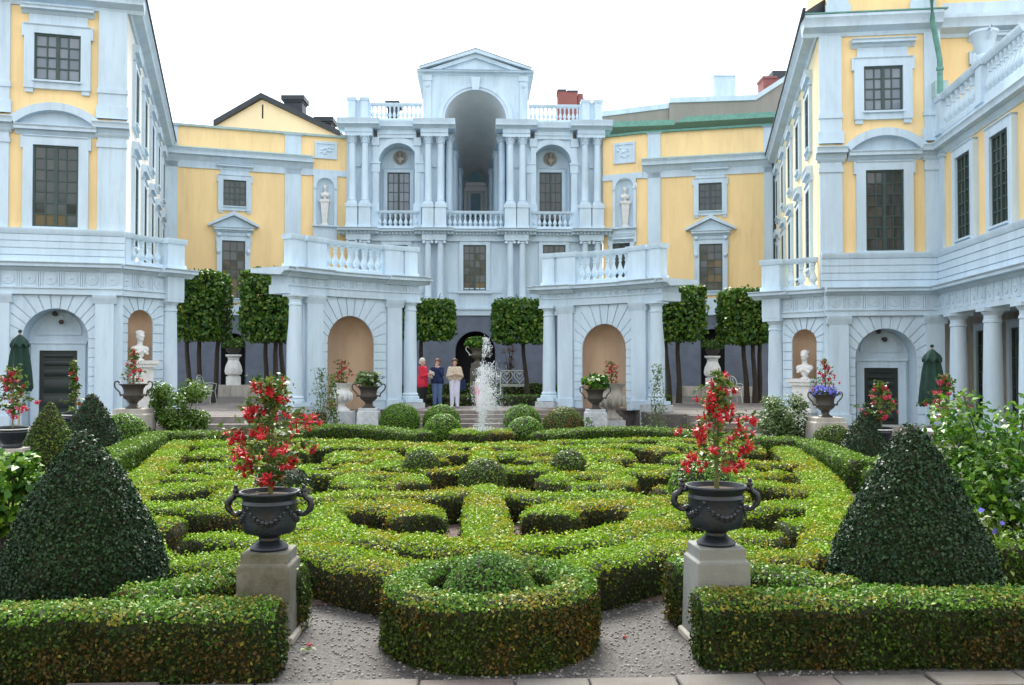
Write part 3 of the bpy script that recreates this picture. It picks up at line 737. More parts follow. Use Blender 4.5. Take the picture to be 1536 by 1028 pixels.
    # side wall windows
    n = 5; ss = [FS.L * (.13 + .19 * i) if lf else FS.L * (.10 + .19 * i) for i in range(5)]
    side_windows(FS, W, ss, 0, 0, (zpar - .2, zstr - .75), (zstr + .55, zstr + 2.25)) if True else None
    # ------------- ground floor: arch with door, rustication, pilasters
    pc = (33, 132, 463) if lf else (1283, 1375, 493)
    s0a, zA = P(pc[0], 600); s1a, _ = P(pc[1], 600); sc = (s0a + s1a) / 2; r = (s1a - s0a) / 2; zap = P((pc[0] + pc[1]) / 2, pc[2])[1]; zs = zap - r
    pj = (P(15, 560)[0], P(143, 560)[0]) if lf else (P(1272, 560)[0], P(1388, 560)[0])
    g0, g1 = (-.5, F.L - .05) if lf else (0.1, F.L + .02)
    mb = MB(); mb.arch_panel(F, g0, g1, 0.0, zc_bot + .02, sc, r, zs, -.8, .02); mb.fb(F, sc - r - .4, sc + r + .4, 0, zap + .3, -1.0, -.8); mb.build("ground_floor_wall", TRIM, W)
    rusticated(F, W, pj[0], pj[1], .28, zab - .02, sc, r, zs, .02, .06)
    mb = MB(); mb.fb(F, g0, g1, 0, .28, .02, .12); mb.build("plinth", WHITEST, W)
    gp = [(-.5, pj[0]), (pj[1], P(171, 560)[0])] if lf else [(P(1243, 560)[0], pj[0]), (pj[1], F.L + .02)]
    for q0, q1 in gp: pilaster(F, W, q0, q1, .28, zab, .02, .14, .24, .3)
    dd, dsc, dz1 = entry(F, W, 0, 0, 0, *((60, 117, 526) if lf else (1295, 1346, 552)), zb=.25, n=-.8)
    mb = MB(); mb.fb(F, dsc - .75, dsc + .75, 0, .25, -.79, .3); mb.fb(F, dsc - .95, dsc + .95, 0, .13, .3, .62); mb.build("door_step", WEATH, W)
    lamp(F, dsc, dz1 + .95, -.8, "small twin spotlight above the dark door of the left palace wing" if lf else "small twin spotlight above the dark door of the right palace wing")
    def order(FX, q0, q1, rep=.52):
        mb = MB(); mb.fb(FX, q0, q1, zab, zfb - .04, .0, .16); mb.fb(FX, q0, q1, zfb - .04, zfb, 0, .2); mb.build("architrave", TRIM, W)
        frieze(FX, W, q0, q1, zfb, zc_bot, 0.0, .13, rep)
        mb = MB(); mb.sweep(FX, q0, q1, cornice_prof(zc_bot - .02, zc_top, .1, .38)); mb.build("ground_floor_cornice", WEATH if False else TRIM, W)
    order(F, g0, g1)
    parapet(F, W, (-.5 if lf else 0.0), F.L, zc_top, zpar, .14)
    # ------------- curved-in corner with bust niche and end column
    nx = (190, 228, 465) if lf else (1189, 1226, 494)
    n0, _ = FC.px(nx[0], 540); n1, _ = FC.px(nx[1], 540); nc = (n0 + n1) / 2; nr = (n1 - n0) / 2; nzap = FC.px((nx[0] + nx[1]) / 2, nx[2])[1]
    e0, e1 = (0.0, FC.L - .28) if lf else (.28, FC.L)
    zb = FC.px(nx[0], 604 if lf else 612)[1]
    mb = MB(); mb.arch_panel(FC, e0, e1, zb, zc_bot, nc, nr, nzap - nr, -.5, 0); mb.fb(FC, e0, e1, 0, zb, -.5, 0); mb.build("corner_wall", TRIM, W)
    mb = MB(); mb.niche(FC, nc, nr, nzap - nr, zb, .45, -.002); mb.build("niche", TAN, W)
    rusticated(FC, W, e0 + (.12 if lf else .02), e1 - (.02 if lf else .12), .28, zab - .02, nc, nr, nzap - nr, 0, .04, ntop=3, nside=2)
    order(FC, e0 - .02, e1 + .02, .5)
    colp = LC if lf else RC
    cz = at(254, 447, 28.5).z if lf else at(1164, 462, 28.5).z
    column(W, colp, .62, zab, .235, "tuscan", ang=FC.ang(0)); 
    sC = FC.L - .05 if lf else .05
    mb = MB(); mb.fb(FC, sC - .36, sC + .36, .0, .52, -.36, .36); build_each(mb, "column_plinth", WHITEST, W)
    mb = MB(); mb.fb(FC, sC - .3, sC + .3, zab, zc_bot, -.3, .3); mb.sweep(FC, sC - .62, sC + .62, cornice_prof(zc_bot - .02, zc_top, .2, .42)); mb.fb(FC, sC - .6, sC + .6, zc_bot + .1, zc_top, -.5, .2); mb.build("entablature_block", TRIM, W)
    mb = MB(); pier(mb, FC, sC - .3, sC + .3, zc_top, zpar - .02, -.3, .3); pier(mb, FC, (.02 if lf else FC.L - .42), (.42 if lf else FC.L - .02), zc_top, zpar, -.14, .14); build_each(mb, "balustrade_pier", TRIM, W)
    b0, b1 = (.42, sC - .32) if lf else (sC + .32, FC.L - .42)
    balustrade(FC, W, b0, b1, zc_top, zpar - .03, 0, 4)
    mb = MB(); A_ = FC.pt(0, zc_top - .02, .1); B_ = FC.pt(FC.L, zc_top - .02, .1); C_ = FS.pt(FS.L * (.25 if lf else .75), zc_top - .02, -.2); D_ = F.pt(F.L if lf else 0, zc_top - .02, -.3)
    mb.add([A_, B_, C_, D_] if lf else [A_, B_, D_, C_], [(0, 1, 2, 3)]); mb.build("terrace_deck", WEATH, W)
    return W, FC, nc, zb, dict(zc_top=zc_top, zc_bot=zc_bot, zpar=zpar, zstr=zstr, ztop=ztop, zab=zab, zfb=zfb)
WL, _, ncL, zbL, LL = wing(FL, FLS, FLC, "l", "tall yellow palace wing at the left edge with green door under an arch")
WR, _, ncR, zbR, LR = wing(FR, FRS, FRC, "r", "tall yellow palace wing on the right with copper downpipe and upper balustrade")

# right wing: long side running towards the viewer with colonnade below and terrace balustrade above
z1 = LR
def near_side():
    F = FRN; W = WR; Lm = 9.0
    P = lambda px, py, n=0: F.px(px, py, n)
    zs = z1["zstr"]
    mb = MB(); mb.fb(F, 0, Lm, z1["zc_top"] - .1, zs, -.5, 0.0); mb.build("long_wall", YEL, W)
    mb = MB(); mb.sweep(F, 0, Lm, cornice_prof(zs - .32, zs + .02, 0, .34)); build_each(mb, "string_course", TRIM, W)
    pilaster(F, W, .03, .45, z1["zc_top"], zs - .3, 0, .08, .1, 0)
    for a, b, c, d in ((1440, 1462, 238, 366), (1492, 1520, 207, 346)):
        sa, zt = P(a, c); sb, _ = P(b, c); zb = z1["zpar"] + .12
        window(F, W, 0, 0, 0, 0, 4, 7, .26, None, GLASS, rect=(sa, sb, zb, zt), ears=False)
    s2 = P(1520, 300)[0]; sa = P(1492, 300)[0]; window(F, W, 0, 0, 0, 0, 4, 7, .26, None, GLASS, rect=(s2 + (sa - P(1462, 300)[0]), s2 + (sa - P(1462, 300)[0]) + 1.0, z1["zpar"] + .12, P(1520, 205)[1]), ears=False)
    parapet(F, W, 0, Lm, z1["zc_top"], z1["zpar"], .14)
    mb = MB(); mb.fb(F, 0, Lm, z1["zab"], z1["zfb"], -.3, .16); mb.build("architrave", TRIM, W)
    frieze(F, W, 0, Lm, z1["zfb"], z1["zc_bot"], 0, .13, .52)
    mb = MB(); mb.sweep(F, 0, Lm, cornice_prof(z1["zc_bot"] - .02, z1["zc_top"], .1, .38)); mb.build("ground_floor_cornice", TRIM, W)
    mb = MB(); mb.fb(F, -9, Lm, 0, z1["zab"] + .3, -2.2, -2.0); mb.fb(F, -9.2, -9, 0, z1["zab"] + .3, -2.2, .1); mb.build("loggia_wall", WEATH, W)
    mb = MB(); mb.fb(F, -9, Lm, z1["zab"] + .1, z1["zab"] + .3, -2.0, 0); mb.build("loggia_ceiling", TRIM, W)
    mb = MB(); mb.fb(F, .3, Lm, 0, .25, -2.0, .4); mb.build("loggia_step", WEATH, W)
    for px in (1438, 1489.5, 1545): 
        s, _ = P(px, 540); q = F.pt(s, 0, 0); column(W, q, .45, z1["zab"], .235, "tuscan", ang=F.ang(0))
    for px, w in ((1473, 1.1), (1524, 1.1)):
        s, _ = P(px, 540, -2.0); window(F, W, 0, 0, 0, 0, 3, 6, .22, None, GLASS, n=-2.0, rect=(s - .1, s + w, .5, z1["zab"] - .35), sill=False, ears=False, name="glazed_door")
    # terrace balustrade on top of the string course
    zt = P(1420, 140)[1]; zb = zs + .25
    mb = MB(); mb.fb(F, 0, Lm, zs, zb, -.25, .12); pier(mb, F, .02, .5, zb, zt, -.16, .16)
    for px in (1477,): s, _ = P(px, 150); pier(mb, F, s - .22, s + .22, zb, zt, -.15, .15)
    build_each(mb, "balustrade_pier", TRIM, W)
    balustrade(F, W, .55, s - .25, zb, zt, 0, 7); balustrade(F, W, s + .25, s + 2.6, zb, zt, 0, 9)
    mb = MB(); mb.add([F.pt(0, zs + .05, 0), F.pt(Lm, zs + .05, 0), F.pt(Lm, zs + .05, -2.6), F.pt(0, zs + .05, -2.6)], [(0, 1, 2, 3)]); mb.build("terrace_deck", WEATH, W)
    # set-back upper wall continuing the front above the terrace
    G = FR; L = G.L; n = -.5; mb = MB(); mb.fb(G, L - .3, L + 9, zs, z1["ztop"] + 4, n - .4, n); mb.build("upper_wall", YEL, W)
    mb = MB(); zt2 = z1["ztop"]; mb.sweep(G, L - .1, L + 9, [(n, zt2), (n + .06, zt2), (n + .1, zt2 + .1), (n + .38, zt2 + .2), (n + .40, zt2 + .33), (n + .5, zt2 + .44), (n + .5, zt2 + .54), (n, zt2 + .6)]); mb.fb(G, L - .1, L + 9, zt2 + .6, zt2 + 1.0, n, n + .12); mb.build("cornice", TRIM, W)
    sa, zz = G.px(1470, 92, n); window(G, W, 0, 0, 0, 0, 4, 4, .26, "hood", GLASSB, n=n, rect=(sa, sa + 1.1, zz - 1.45, zz), hh=.48)
    # copper downpipe and hopper
    mb = MB(); a = F.pt(.25, z1["ztop"] + 2.6, .05); b = F.pt(.3, z1["ztop"] + 1.0, .12); c = F.pt(1.0, z1["ztop"] + .72, .5); d = F.pt(.55, z1["ztop"] + .2, .35); e = F.pt(.42, z1["ztop"] - .9, .12); f = F.pt(.42, zt - .1, .12)
    mb.tube([a, b, c, d, e, f], .075, 10); q = F.pt(.42, z1["ztop"] - 1.2, .12); mb.lathe((q.x, q.y, q.z), [(.1, 0), (.1, .08)], 10); q = F.pt(.42, z1["ztop"] - 2.0, .12); mb.lathe((q.x, q.y, q.z), [(.1, 0), (.1, .08)], 10)
    mb.build("downpipe", COPPER, W)
    mb = MB(); mb.fb(F, .05, .42, zt - .02, zt + .42, -.1, .25); mb.build("rain_hopper", COPPERW, W)
    # planter pot on the balustrade pier
    p = F.pt(s, zt, 0); t = thing("garden_pot", p, "pale blue glazed pot with handles on the upper right balustrade", "pot")
    mb = MB(); mb.lathe(p, [(.16, 0), (.2, .03), (.2, .1), (.15, .14), (.24, .35), (.3, .62), (.34, .66), (.34, .72), (.28, .72), (.26, .64), (.02, .6)], 20); mb.build("bowl", TRIM, t)
    for sg in (-1, 1):
        u = F.u; m2 = MB(); m2.tube([p + Vector((u.x, u.y, 0)) * sg * .32 + Vector((0, 0, .66)), p + Vector((u.x, u.y, 0)) * sg * .45 + Vector((0, 0, .72)), p + Vector((u.x, u.y, 0)) * sg * .46 + Vector((0, 0, .58)), p + Vector((u.x, u.y, 0)) * sg * .29 + Vector((0, 0, .48))], .035, 8); m2.build("handle", TRIM, t)
near_side()

# ---------------------------------------------------------------- rear walls with pedimented windows
def rear(F, FN, side, label):
    lf = side == "l"; mid = F.pt(F.L / 2, 0); W = thing("palace_rear_wing", (mid.x, mid.y, 0), label, "building", "rear yellow palace walls")
    P = lambda px, py, n=0: F.px(px, py, n)
    ztop = P(*((360, 196) if lf else (1080, 194)))[1]; zc1 = P(*((360, 231) if lf else (1080, 237)))[1]; zc0 = P(*((360, 246) if lf else (1080, 252)))[1]
    zg = P(360, 470)[1] if lf else P(1070, 470)[1]
    mb = MB(); mb.fb(F, 0, F.L, zg, ztop, -2, 0); mb.build("wall", YEL, W)
    (ha, hzt), (hb, hzb) = (FN.px(470, 263), FN.px(505, 340)) if lf else (FN.px(920, 266), FN.px(955, 341))
    mb = MB(); mb.fb(FN, 0, ha, zg, ztop, -2, 0); mb.fb(FN, hb, FN.L, zg, ztop, -2, 0); mb.fb(FN, ha, hb, zg, hzb, -2, 0); mb.fb(FN, ha, hb, hzt, ztop, -2, 0); mb.build("wall", YEL, W)
    # plinth storey with an arched niche
    q = P(*((350, 540) if lf else (1069, 540)))[0]
    mb = MB(); mb.arch_panel(F, 0, F.L, .3, zg, q, .58, P(350, 500)[1] - .58, -.7, .05); mb.fb(FN, 0, FN.L, .3, zg, -1, .05); mb.build("plinth_wall", GREYB, W)
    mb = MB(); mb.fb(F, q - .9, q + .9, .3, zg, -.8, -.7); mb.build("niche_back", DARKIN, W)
    mb = MB(); mb.fb(F, 0, F.L, zg - .1, zg + .18, 0, .12); mb.fb(FN, 0, FN.L, zg - .1, zg + .18, 0, .12); mb.build("plinth_band", TRIM, W)
    mb = MB(); mb.fb(F, 0, F.L, zc0 - .35, zc0, 0, .08); mb.sweep(F, 0, F.L + (.1 if lf else 0), cornice_prof(zc0, zc1, .05, .5)); mb.fb(FN, 0, FN.L, zc0 - .32, zc0 - .02, 0, .08); mb.build("cornice", TRIM, W)
    mb = MB(); mb.sweep(F, 0, F.L, [(0, zc1 + .12), (.58, zc1), (.58, zc1 + .04), (0, zc1 + .2)]); mb.build("copper_flashing", COPPERW, W)
    mb = MB(); mb.sweep(F, -.1, F.L, [(-1.8, ztop + .15), (-1.8, ztop), (.14, ztop), (.16, ztop + .1)]); mb.sweep(FN, 0, FN.L, [(-1.8, ztop + .15), (-1.8, ztop), (.14, ztop), (.16, ztop + .1)]); mb.build("attic_coping", COPPERW if lf else COPPER, W)
    for a, b in (((427, 451), (246, 266)) if lf else ((972, 991), (1146, 1163))):
        s0, s1 = P(a, 300)[0], P(b, 300)[0]; s0, s1 = max(0, s0), min(F.L, s1)
        pilaster(F, W, s0, s1, zg + .2, zc0, 0, .08, .1, .3); pilaster(F, W, s0, s1, zc1 + .15, ztop, 0, .08, .06, 0)
    if lf: window(F, W, 335, 270, 369, 311, 4, 4, .24, "hood", GLASS, hh=.5); window(F, W, 333, 361, 367, 448, 3, 6, .24, "pediment", GLASSW, hh=.55, sill=True)
    else: window(F, W, 1048, 276, 1083, 316, 4, 4, .24, "hood", GLASS, hh=.5); window(F, W, 1049, 367, 1084, 436, 3, 6, .24, "pediment", GLASSW, hh=.55)
    mb = MB(); s0, s1 = P(*((318, 470) if lf else (1034, 470)))[0], P(*((384, 470) if lf else (1100, 470)))[0]; zz = P(350, 450)[1] if lf else P(1069, 440)[1]
    mb.fb(F, s0, s1, zg + .18, zz - .25, 0, .1); mb.build("window_apron", TRIM, W)
    # bay with relief tablet and herm niche
    Q = lambda px, py, n=0: FN.px(px, py, n)
    (a, zt), (b, zb) = (Q(472, 212), Q(505, 240)) if lf else (Q(921, 216), Q(953, 244))
    mb = MB(); mb.fb(FN, a, b, zb, zt, 0, .06); mb.fb(FN, a, b, zt - .12, zt, .06, .1); mb.fb(FN, a, b, zb, zb + .1, .06, .1); mb.fb(FN, a, a + .1, zb + .1, zt - .12, .06, .1); mb.fb(FN, b - .1, b, zb + .1, zt - .12, .06, .1)
    for k in range(14): mb.ell(FN.pt(a + .25 + (b - a - .5) * rnd.random(), zb + .25 + (zt - zb - .5) * rnd.random(), .06), (.09, .05, .07), 8, 5)
    mb.build("relief_tablet", TRIM, W)
    (a, zt), (b, zb) = (Q(470, 263), Q(505, 340)) if lf else (Q(920, 266), Q(955, 341))
    c = (a + b) / 2; r = (b - a) / 2 - .14; zs = zt - .12 - r
    mb = MB(); mb.arch_panel(FN, a, b, zb, zt, c, r, zs, 0, .12); mb.fb(FN, a, b, zb - .75, zb, 0, .14); mb.fb(FN, a - .05, b + .05, zb - .06, zb + .02, .12, .3); mb.fb(FN, a, a + .16, zs - .1, zs + .06, .12, .17); mb.fb(FN, b - .16, b, zs - .1, zs + .06, .12, .17); mb.build("herm_niche_frame", TRIM, W)
    mb = MB(); mb.niche(FN, c, r, zs, zb, .3, .118); mb.build("herm_niche", TRIM, W)
    if not lf:
        s0, zt2 = Q(920, 366); s1, _ = Q(946, 366); window(FN, W, 0, 0, 0, 0, 3, 6, .2, "cornice", GLASS, rect=(s0, s1, zt2 - 2.4, zt2), hh=.25)
        mb = MB(); p0 = F.pt(F.L - .06, zc0 - .1, .12); mb.tube([F.pt(F.L - .15, zc1 - .1, .55), F.pt(F.L - .06, zc0 - .5, .14), F.pt(F.L - .06, .4, .12)], .07, 8); mb.build("downpipe", ROOF, W)
    return W, (FN, c, zb + .02)
YL, hermL = rear(FYL, FNL, "l", "low yellow rear wall on the left with a pedimented window behind clipped trees")
YR, hermR = rear(FYR, FNR, "r", "low yellow rear wall on the right under a grey parapet and green copper strip")
# ---------------------------------------------------------------- garden front of the central pavilion
fx0 = at(713, 545, 47.5); FF = Fr((fx0.x, fx0.y), (fx0.x + 1, fx0.y))
def pavilion():
    F = FF; W = thing("garden_pavilion", (fx0.x, fx0.y, 0), "pale blue central pavilion with gabled triumphal arch over a vaulted tunnel", "building")
    px = lambda x, y, n=0.0: F.px(x, y, n)
    Z = lambda y, n=0.0: F.px(713, y, n)[1]
    U = lambda k, n=0.0: k * (47.5 - n) / FPX * 1.0
    zg, zpl, zc1b, zc1 = Z(473), Z(465), Z(352, .5), Z(342, .8)
    ze0, ze1 = Z(205.5, .5), Z(179, .8)
    zbal = Z(155, .3); ye = 6.25
    # lower storey
    mb = MB(); r = U(30); zs = Z(497) - r; mb.arch_panel(F, -6.6, 6.6, .3, zg, U(0), r, zs, -1.2, .06); mb.fb(F, -6.5, 6.5, .3, zg, -1.6, -1.3); mb.build("plinth_wall", GREYB, W)
    mb = MB(); mb.fb(F, -r - .1, r + .1, .3, zg, -1.25, -1.2); mb.build("archway_shadow_panel", DARKIN, W)  # near-black panel painted in for the shade inside the archway
    mb = MB(); mb.fb(F, -6.5, 6.5, zg, zc1, -.8, 0); mb.build("lower_wall", TRIM, W)
    mb = MB(); mb.fb(F, -6.6, 6.6, zg - .02, zpl, 0, .14); mb.fb(F, -6.6, 6.6, zpl, zpl + .1, 0, .22); mb.build("plinth_band", TRIM, W)
    pairs = [-165.5, -184.3, -52.5, -71.0]; pairs += [-p for p in pairs]
    for p in pairs:
        s = U(p, .42); q = F.pt(s, 0, .42); zt = Z(361, .42); column(W, q, zpl + .5, zt, .18, "ionic", ang=0.0, ped=zpl + .1)
    win = []
    for a, b in ((695, 729), (577.5, 611.5), (814, 848)):
        s0, zt = px(a, 368); s1, zb = px(b, 436); win.append(window(F, W, 0, 0, 0, 0, 4, 6, .2, None, GLASSW, rect=(s0, s1, zb, zt), sill=False, ears=False))
        m = MB(); c = (s0 + s1) / 2; m.fb(F, c - .85, c + .85, zb - .16, zb - .02, 0, .2); m.fb(F, c - 1.4, c + 1.4, zb - .12, zb + .12, 0, .05); m.fb(F, c - .7, c + .7, zpl + .1, zb - .16, 0, .06); build_each(m, "window_sill", TRIM, W)
    # lower entablature with dentils, breaking forward over the pairs
    grp = [(-184.3 - 9, -165.5 + 9), (-71 - 9, -52.5 + 9), (52.5 - 9, 71 + 9), (165.5 - 9, 184.3 + 9)]
    mb = MB(); zf = Z(361, .42); mb.fb(F, -6.5, 6.5, zf, zc1b, 0, .2)
    for a, b in grp: mb.fb(F, U(a, .42), U(b, .42), zf, zc1b, .2, .62)
    build_each(mb, "lower_frieze", TRIM, W)
    mb = MB(); dn = MB()
    def corn(a, b, n, p):
        mb.sweep(F, a, b, [(n, zc1b), (n + .06, zc1b), (n + .08, zc1b + .1), (n + .2, zc1b + .11), (n + p, zc1b + .16), (n + p, zc1b + .28), (n + p + .08, zc1 - .02), (n + p + .08, zc1), (-.5, zc1 + .02), (-.5, zc1b)])
        k = int((b - a) / .17)
        for i in range(k): c = a + (b - a) * (i + .5) / k; dn.fb(F, c - .045, c + .045, zc1b + .02, zc1b + .135, n + .06, n + .2)
    xs = [-6.5]
    for a, b in grp: xs += [U(a, .42) - .1, U(b, .42) + .1]
    xs.append(6.5)
    for i in range(0, len(xs) - 1):
        if i % 2: corn(xs[i] - .28, xs[i + 1] + .28, .52, .38)
        else: corn(xs[i], xs[i + 1], .2, .34)
    mb.build("lower_cornice", TRIM, W); dn.build("dentils", TRIM, W, smooth=0)
    # upper storey columns on pedestals
    zp0, zp1, zcb = zc1 + .02, Z(305, .42), Z(205.5, .42)
    for p in pairs: s = U(p, .42); column(W, F.pt(s, 0, .42), zp1, zcb, .18, "corinthian", ang=0.0, ped=zp0)
    mb = MB()
    for a, b in ((-193, -148), (-88, -47.5), (47.5, 88), (148, 193)): mb.fb(F, U(a), U(b), zc1, ze0, -.6, 0.02)
    build_each(mb, "upper_wall", TRIM, W)
    mb = MB()
    for sg in (-1, 1):
        for p in (149.5, 87): s = sg * U(p); mb.fb(F, s - .14, s + .14, zp1, zcb - .42, .02, .14); mb.fb(F, s - .19, s + .19, zcb - .42, zcb, .02, .2); mb.fb(F, s - .2, s + .2, zp0, zp1, .02, .24)
        for p in (61.7, 174.9): s = sg * U(p); mb.fb(F, s - .12, s + .12, Z(252), Z(244), .02, .12)
    build_each(mb, "wall_strip", TRIM, W)
    # side bays: arched recess with window, roundel bust, balustrade
    for sg, wpx in ((-1, (581.5, 615)), (1, (809, 842.5))):
        c = sg * U(115.5); r = U(29.3); zap = Z(216.5); zs = zap - r
        mb = MB(); mb.arch_panel(F, c - U(33.5), c + U(33.5), zc1, ze0, c, r, zs, -1.1, 0.0); mb.build("arcade_bay", TRIM, W)
        mb = MB(); mb.fb(F, c - r - .3, c + r + .3, zc1, zap + .4, -1.3, -1.1); mb.build("recess_back", TRIM, W)
        mb = MB(); mb.arch_ring(F, c, r, r + U(8.5), zs, 0, .1, 24)
        for k in (-1, 1): mb.fb(F, c + k * (r + .14) - .2, c + k * (r + .14) + .2, zs - .5, zs, 0, .16); mb.fb(F, c + k * (r + .14) - .24, c + k * (r + .14) + .24, zs - .06, zs + .02, .0, .2); mb.fb(F, c + k * (r + .14) - .16, c + k * (r + .14) + .16, zc1, zs - .5, 0, .1)
        build_each(mb, "archivolt", TRIM, W)
        s0, zt = px(wpx[0], 259.5, -1.1); s1, zb = px(wpx[1], 317, -1.1); window(F, W, 0, 0, 0, 0, 4, 6, .2, None, GLASSB if sg < 0 else GLASS, n=-1.1, rect=(s0, s1, zc1 + .1, zt), sill=False, ears=False)
        balustrade(F, W, c - U(31), c + U(31), zc1 + .02, Z(317, .3), .22, 8)
    balustrade(F, W, -U(42), U(42), zc1 + .02, Z(317, .3), .22, 11)
    # upper entablature
    mb = MB()
    def ent(a, b, n, p):
        mb.fb(F, a, b, ze0, ze0 + .18, -.5, n); mb.fb(F, a, b, ze0 + .18, ze0 + .22, -.5, n + .05); mb.fb(F, a, b, ze0 + .22, ze1 - .42, -.5, n - .02)
        mb.sweep(F, a - (.36 if n > .3 else 0), b + (.36 if n > .3 else 0), [(-.5, ze1 - .42), (n, ze1 - .42), (n + .08, ze1 - .34), (n + p * .8, ze1 - .28), (n + p * .8, ze1 - .14), (n + p, ze1 - .02), (n + p, ze1), (-.5, ze1 + .03)])
    for a, b in ((-147, -89), (89, 147)): ent(U(a), U(b), .14, .3)
    for a, b in grp: ent(U(a, .42) - .08, U(b, .42) + .08, .6, .36)
    build_each(mb, "upper_entablature", TRIM, W)
    # attic balustrades and piers
    for sg in (-1, 1):
        a, b = sorted((sg * U(80), sg * U(157))); balustrade(F, W, a, b, ze1 + .02, zbal, .1, 12)
        mb = MB()
        for p in (165.5, 184.3): s = sg * U(p); pier(mb, F, s - .19, s + .19, ze1 + .02, zbal + .2, -.05, .45)
        a, b = sorted((sg * U(168), sg * U(182))); mb.fb(F, a, b, ze1 + .02, zbal + .1, 0, .3); a, b = sorted((sg * U(156.5), sg * U(162))); mb.fb(F, a, b, ze1 + .02, zbal - .05, 0, .25); build_each(mb, "balustrade_pier", TRIM, W)
    mb = MB()
    for a, b in ((-6.4, -U(48)), (U(48), 6.4)): mb.fb(F, a, b, ze1 - .3, ze1 + .04, -9, -.3)
    for a, b in ((-6.4, -U(195)), (U(195), 6.4)): mb.fb(F, a, b, ze1 - 1.9, ze1 - .3, -9, -.3)
    build_each(mb, "flat_roof", ROOFBROWN, W)
    # gabled block with the great arch
    r = U(46.8); zs = Z(182); zt = Z(114); hw = U(79); dep = -4.5
    mb = MB(); mb.arch_panel(F, -hw, hw, zs, zt, 0, r, zs + .001, dep, .02); mb.build("arch_block", TRIM, W)
    mb = MB(); mb.arch_ring(F, 0, r, r + .14, zs, .02, .09, 32); mb.arch_ring(F, 0, r + .14, r + U(9.5), zs, .02, .14, 32)
    mb.fpoly(F, [(-.17, zs + r - .05), (.17, zs + r - .05), (.24, zs + r + .62), (-.24, zs + r + .62)], .02, .26); build_each(mb, "archivolt", TRIM, W)
    mb = MB()
    for sg in (-1, 1): s = sg * (hw - .22); mb.fb(F, s - .2, s + .2, ze1, zt - .3, .02, .1); mb.fb(F, s - .24, s + .24, zt - .3, zt, .02, .14); mb.ell(F.pt(s, zt - .52, .1), (.14, .07, .14), 8, 6)
    build_each(mb, "corner_strip", TRIM, W)
    mb = MB(); zb2 = Z(104.5, .4); mb.sweep(F, -hw - .3, hw + .3, [(dep, zt), (.05, zt), (.1, zt + .08), (.34, zt + .12), (.34, zb2 - .04), (.42, zb2), (dep, zb2)])
    za = Z(73, .4); e = U(84.5, .4); c0 = zb2
    mb.fpoly(F, [(-e + .25, c0), (0, za - .25), (e - .25, c0)], dep, .08)
    for sg in (-1, 1): mb.fpoly(F, [(sg * e, c0), (sg * e, c0 + .12), (0, za), (0, za - .2)], dep, .44); mb.fpoly(F, [(sg * (e - .35), c0 + .005), (0, za - .2), (0, za - .42), (sg * (e - .9), c0 + .005)], .08, .26)
    mb.build("gable_pediment", TRIM, W)
    mb = MB()
    for sg in (-1, 1): mb.add([F.pt(sg * (e + .03), c0 + .13, .48), F.pt(0, za + .02, .48), F.pt(0, za + .02, dep), F.pt(sg * (e + .03), c0 + .13, dep)], [(0, 1, 2, 3)])
    mb.build("gable_roof", COPPERW, W)
    # tunnel in forced perspective
    D = 9.0; q = (47.5 + D) / FPX; r2 = 17 * q; zs2 = at(713, 275, 47.5 + D).z; K = 24; vs = []; fs = []
    for (rr, zz, n) in ((r, zs, -.02), (r2, zs2, -D)):
        for i in range(K + 1): t = math.pi * i / K; vs.append(F.pt(-rr * math.cos(t), zz + rr * math.sin(t), n))
    fs = [(i, i + 1, K + 2 + i, K + 1 + i) for i in range(K)]; mb = MB(); mb.add(vs, fs); mb.build("tunnel_vault", GREYV, W)
    zfl, zfl2 = zc1, at(713, 326, 47.5 + D).z
    mb = MB()
    for sg in (-1, 1):
        mb.add([F.pt(sg * (r + .02), zfl, -.3), F.pt(sg * (r2 + .02), zfl2, -D), F.pt(sg * (r2 + .02), zs2, -D), F.pt(sg * (r + .02), zs, -.3)], [(0, 1, 2, 3)])
    mb.add([F.pt(-r, zfl + .01, 0), F.pt(r, zfl + .01, 0), F.pt(r2, zfl2, -D), F.pt(-r2, zfl2, -D)], [(0, 1, 2, 3)]); mb.build("tunnel_wall", TRIM, W)
    mb = MB(); 
    for sg in (-1, 1):
        for (o0, o1, h0, h1) in ((.0, .16, .55, .0), (.16, .30, .3, .0)):
            a = [(r - o0, zs - h0, -.2), (r - o1, zs - h0 * .9, -.2), (r - o1, zs - h1, -.2), (r - o0, zs - h1, -.2)]; k = r2 / r
            b = [(r2 - o0 * k, zs2 - h0 * k, -D), (r2 - o1 * k, zs2 - h0 * .9 * k, -D), (r2 - o1 * k, zs2 - h1 * k, -D), (r2 - o0 * k, zs2 - h1 * k, -D)]
            mb.add([F.pt(sg * s, z, n) for s, z, n in a + b], [(i, (i + 1) % 4, 4 + (i + 1) % 4, 4 + i) for i in range(4)] + [(0, 1, 2, 3)])
    mb.build("tunnel_entablature", TRIM, W)
    for sg in (-1, 1):
        for t in (.02, .06, .3, .36, .62, .68):
            k = 1 + (r2 / r - 1) * t; rr = r + (r2 - r) * t - .2 * k; zz = zs + (zs2 - zs) * t - .55 * k; zf = zfl + (zfl2 - zfl) * t
            column(W, F.pt(sg * rr, 0, -.35 - (D - .35) * t), zf + .95 * k, zz, .17 * k, "corinthian", ang=0, ped=zf, name="tunnel_column")
    mb = MB(); mb.fb(F, -r2 - .3, r2 + .3, zfl2, zs2 + r2 + .3, -D - .2, -D); mb.fb(F, -r2, r2, zs2 - .2, zs2, -D, -D + .25); mb.fb(F, -r2 * .85, r2 * .85, zs2 - .5, zs2 - .2, -D, -D + .15); mb.build("tunnel_end_wall", GREYV, W)
    mb = MB(); mb.arch_ring(F, 0, .01, r2 * .95, zs2 + .02, -D, -D + .05, 16); mb.build("lunette", LUN, W)
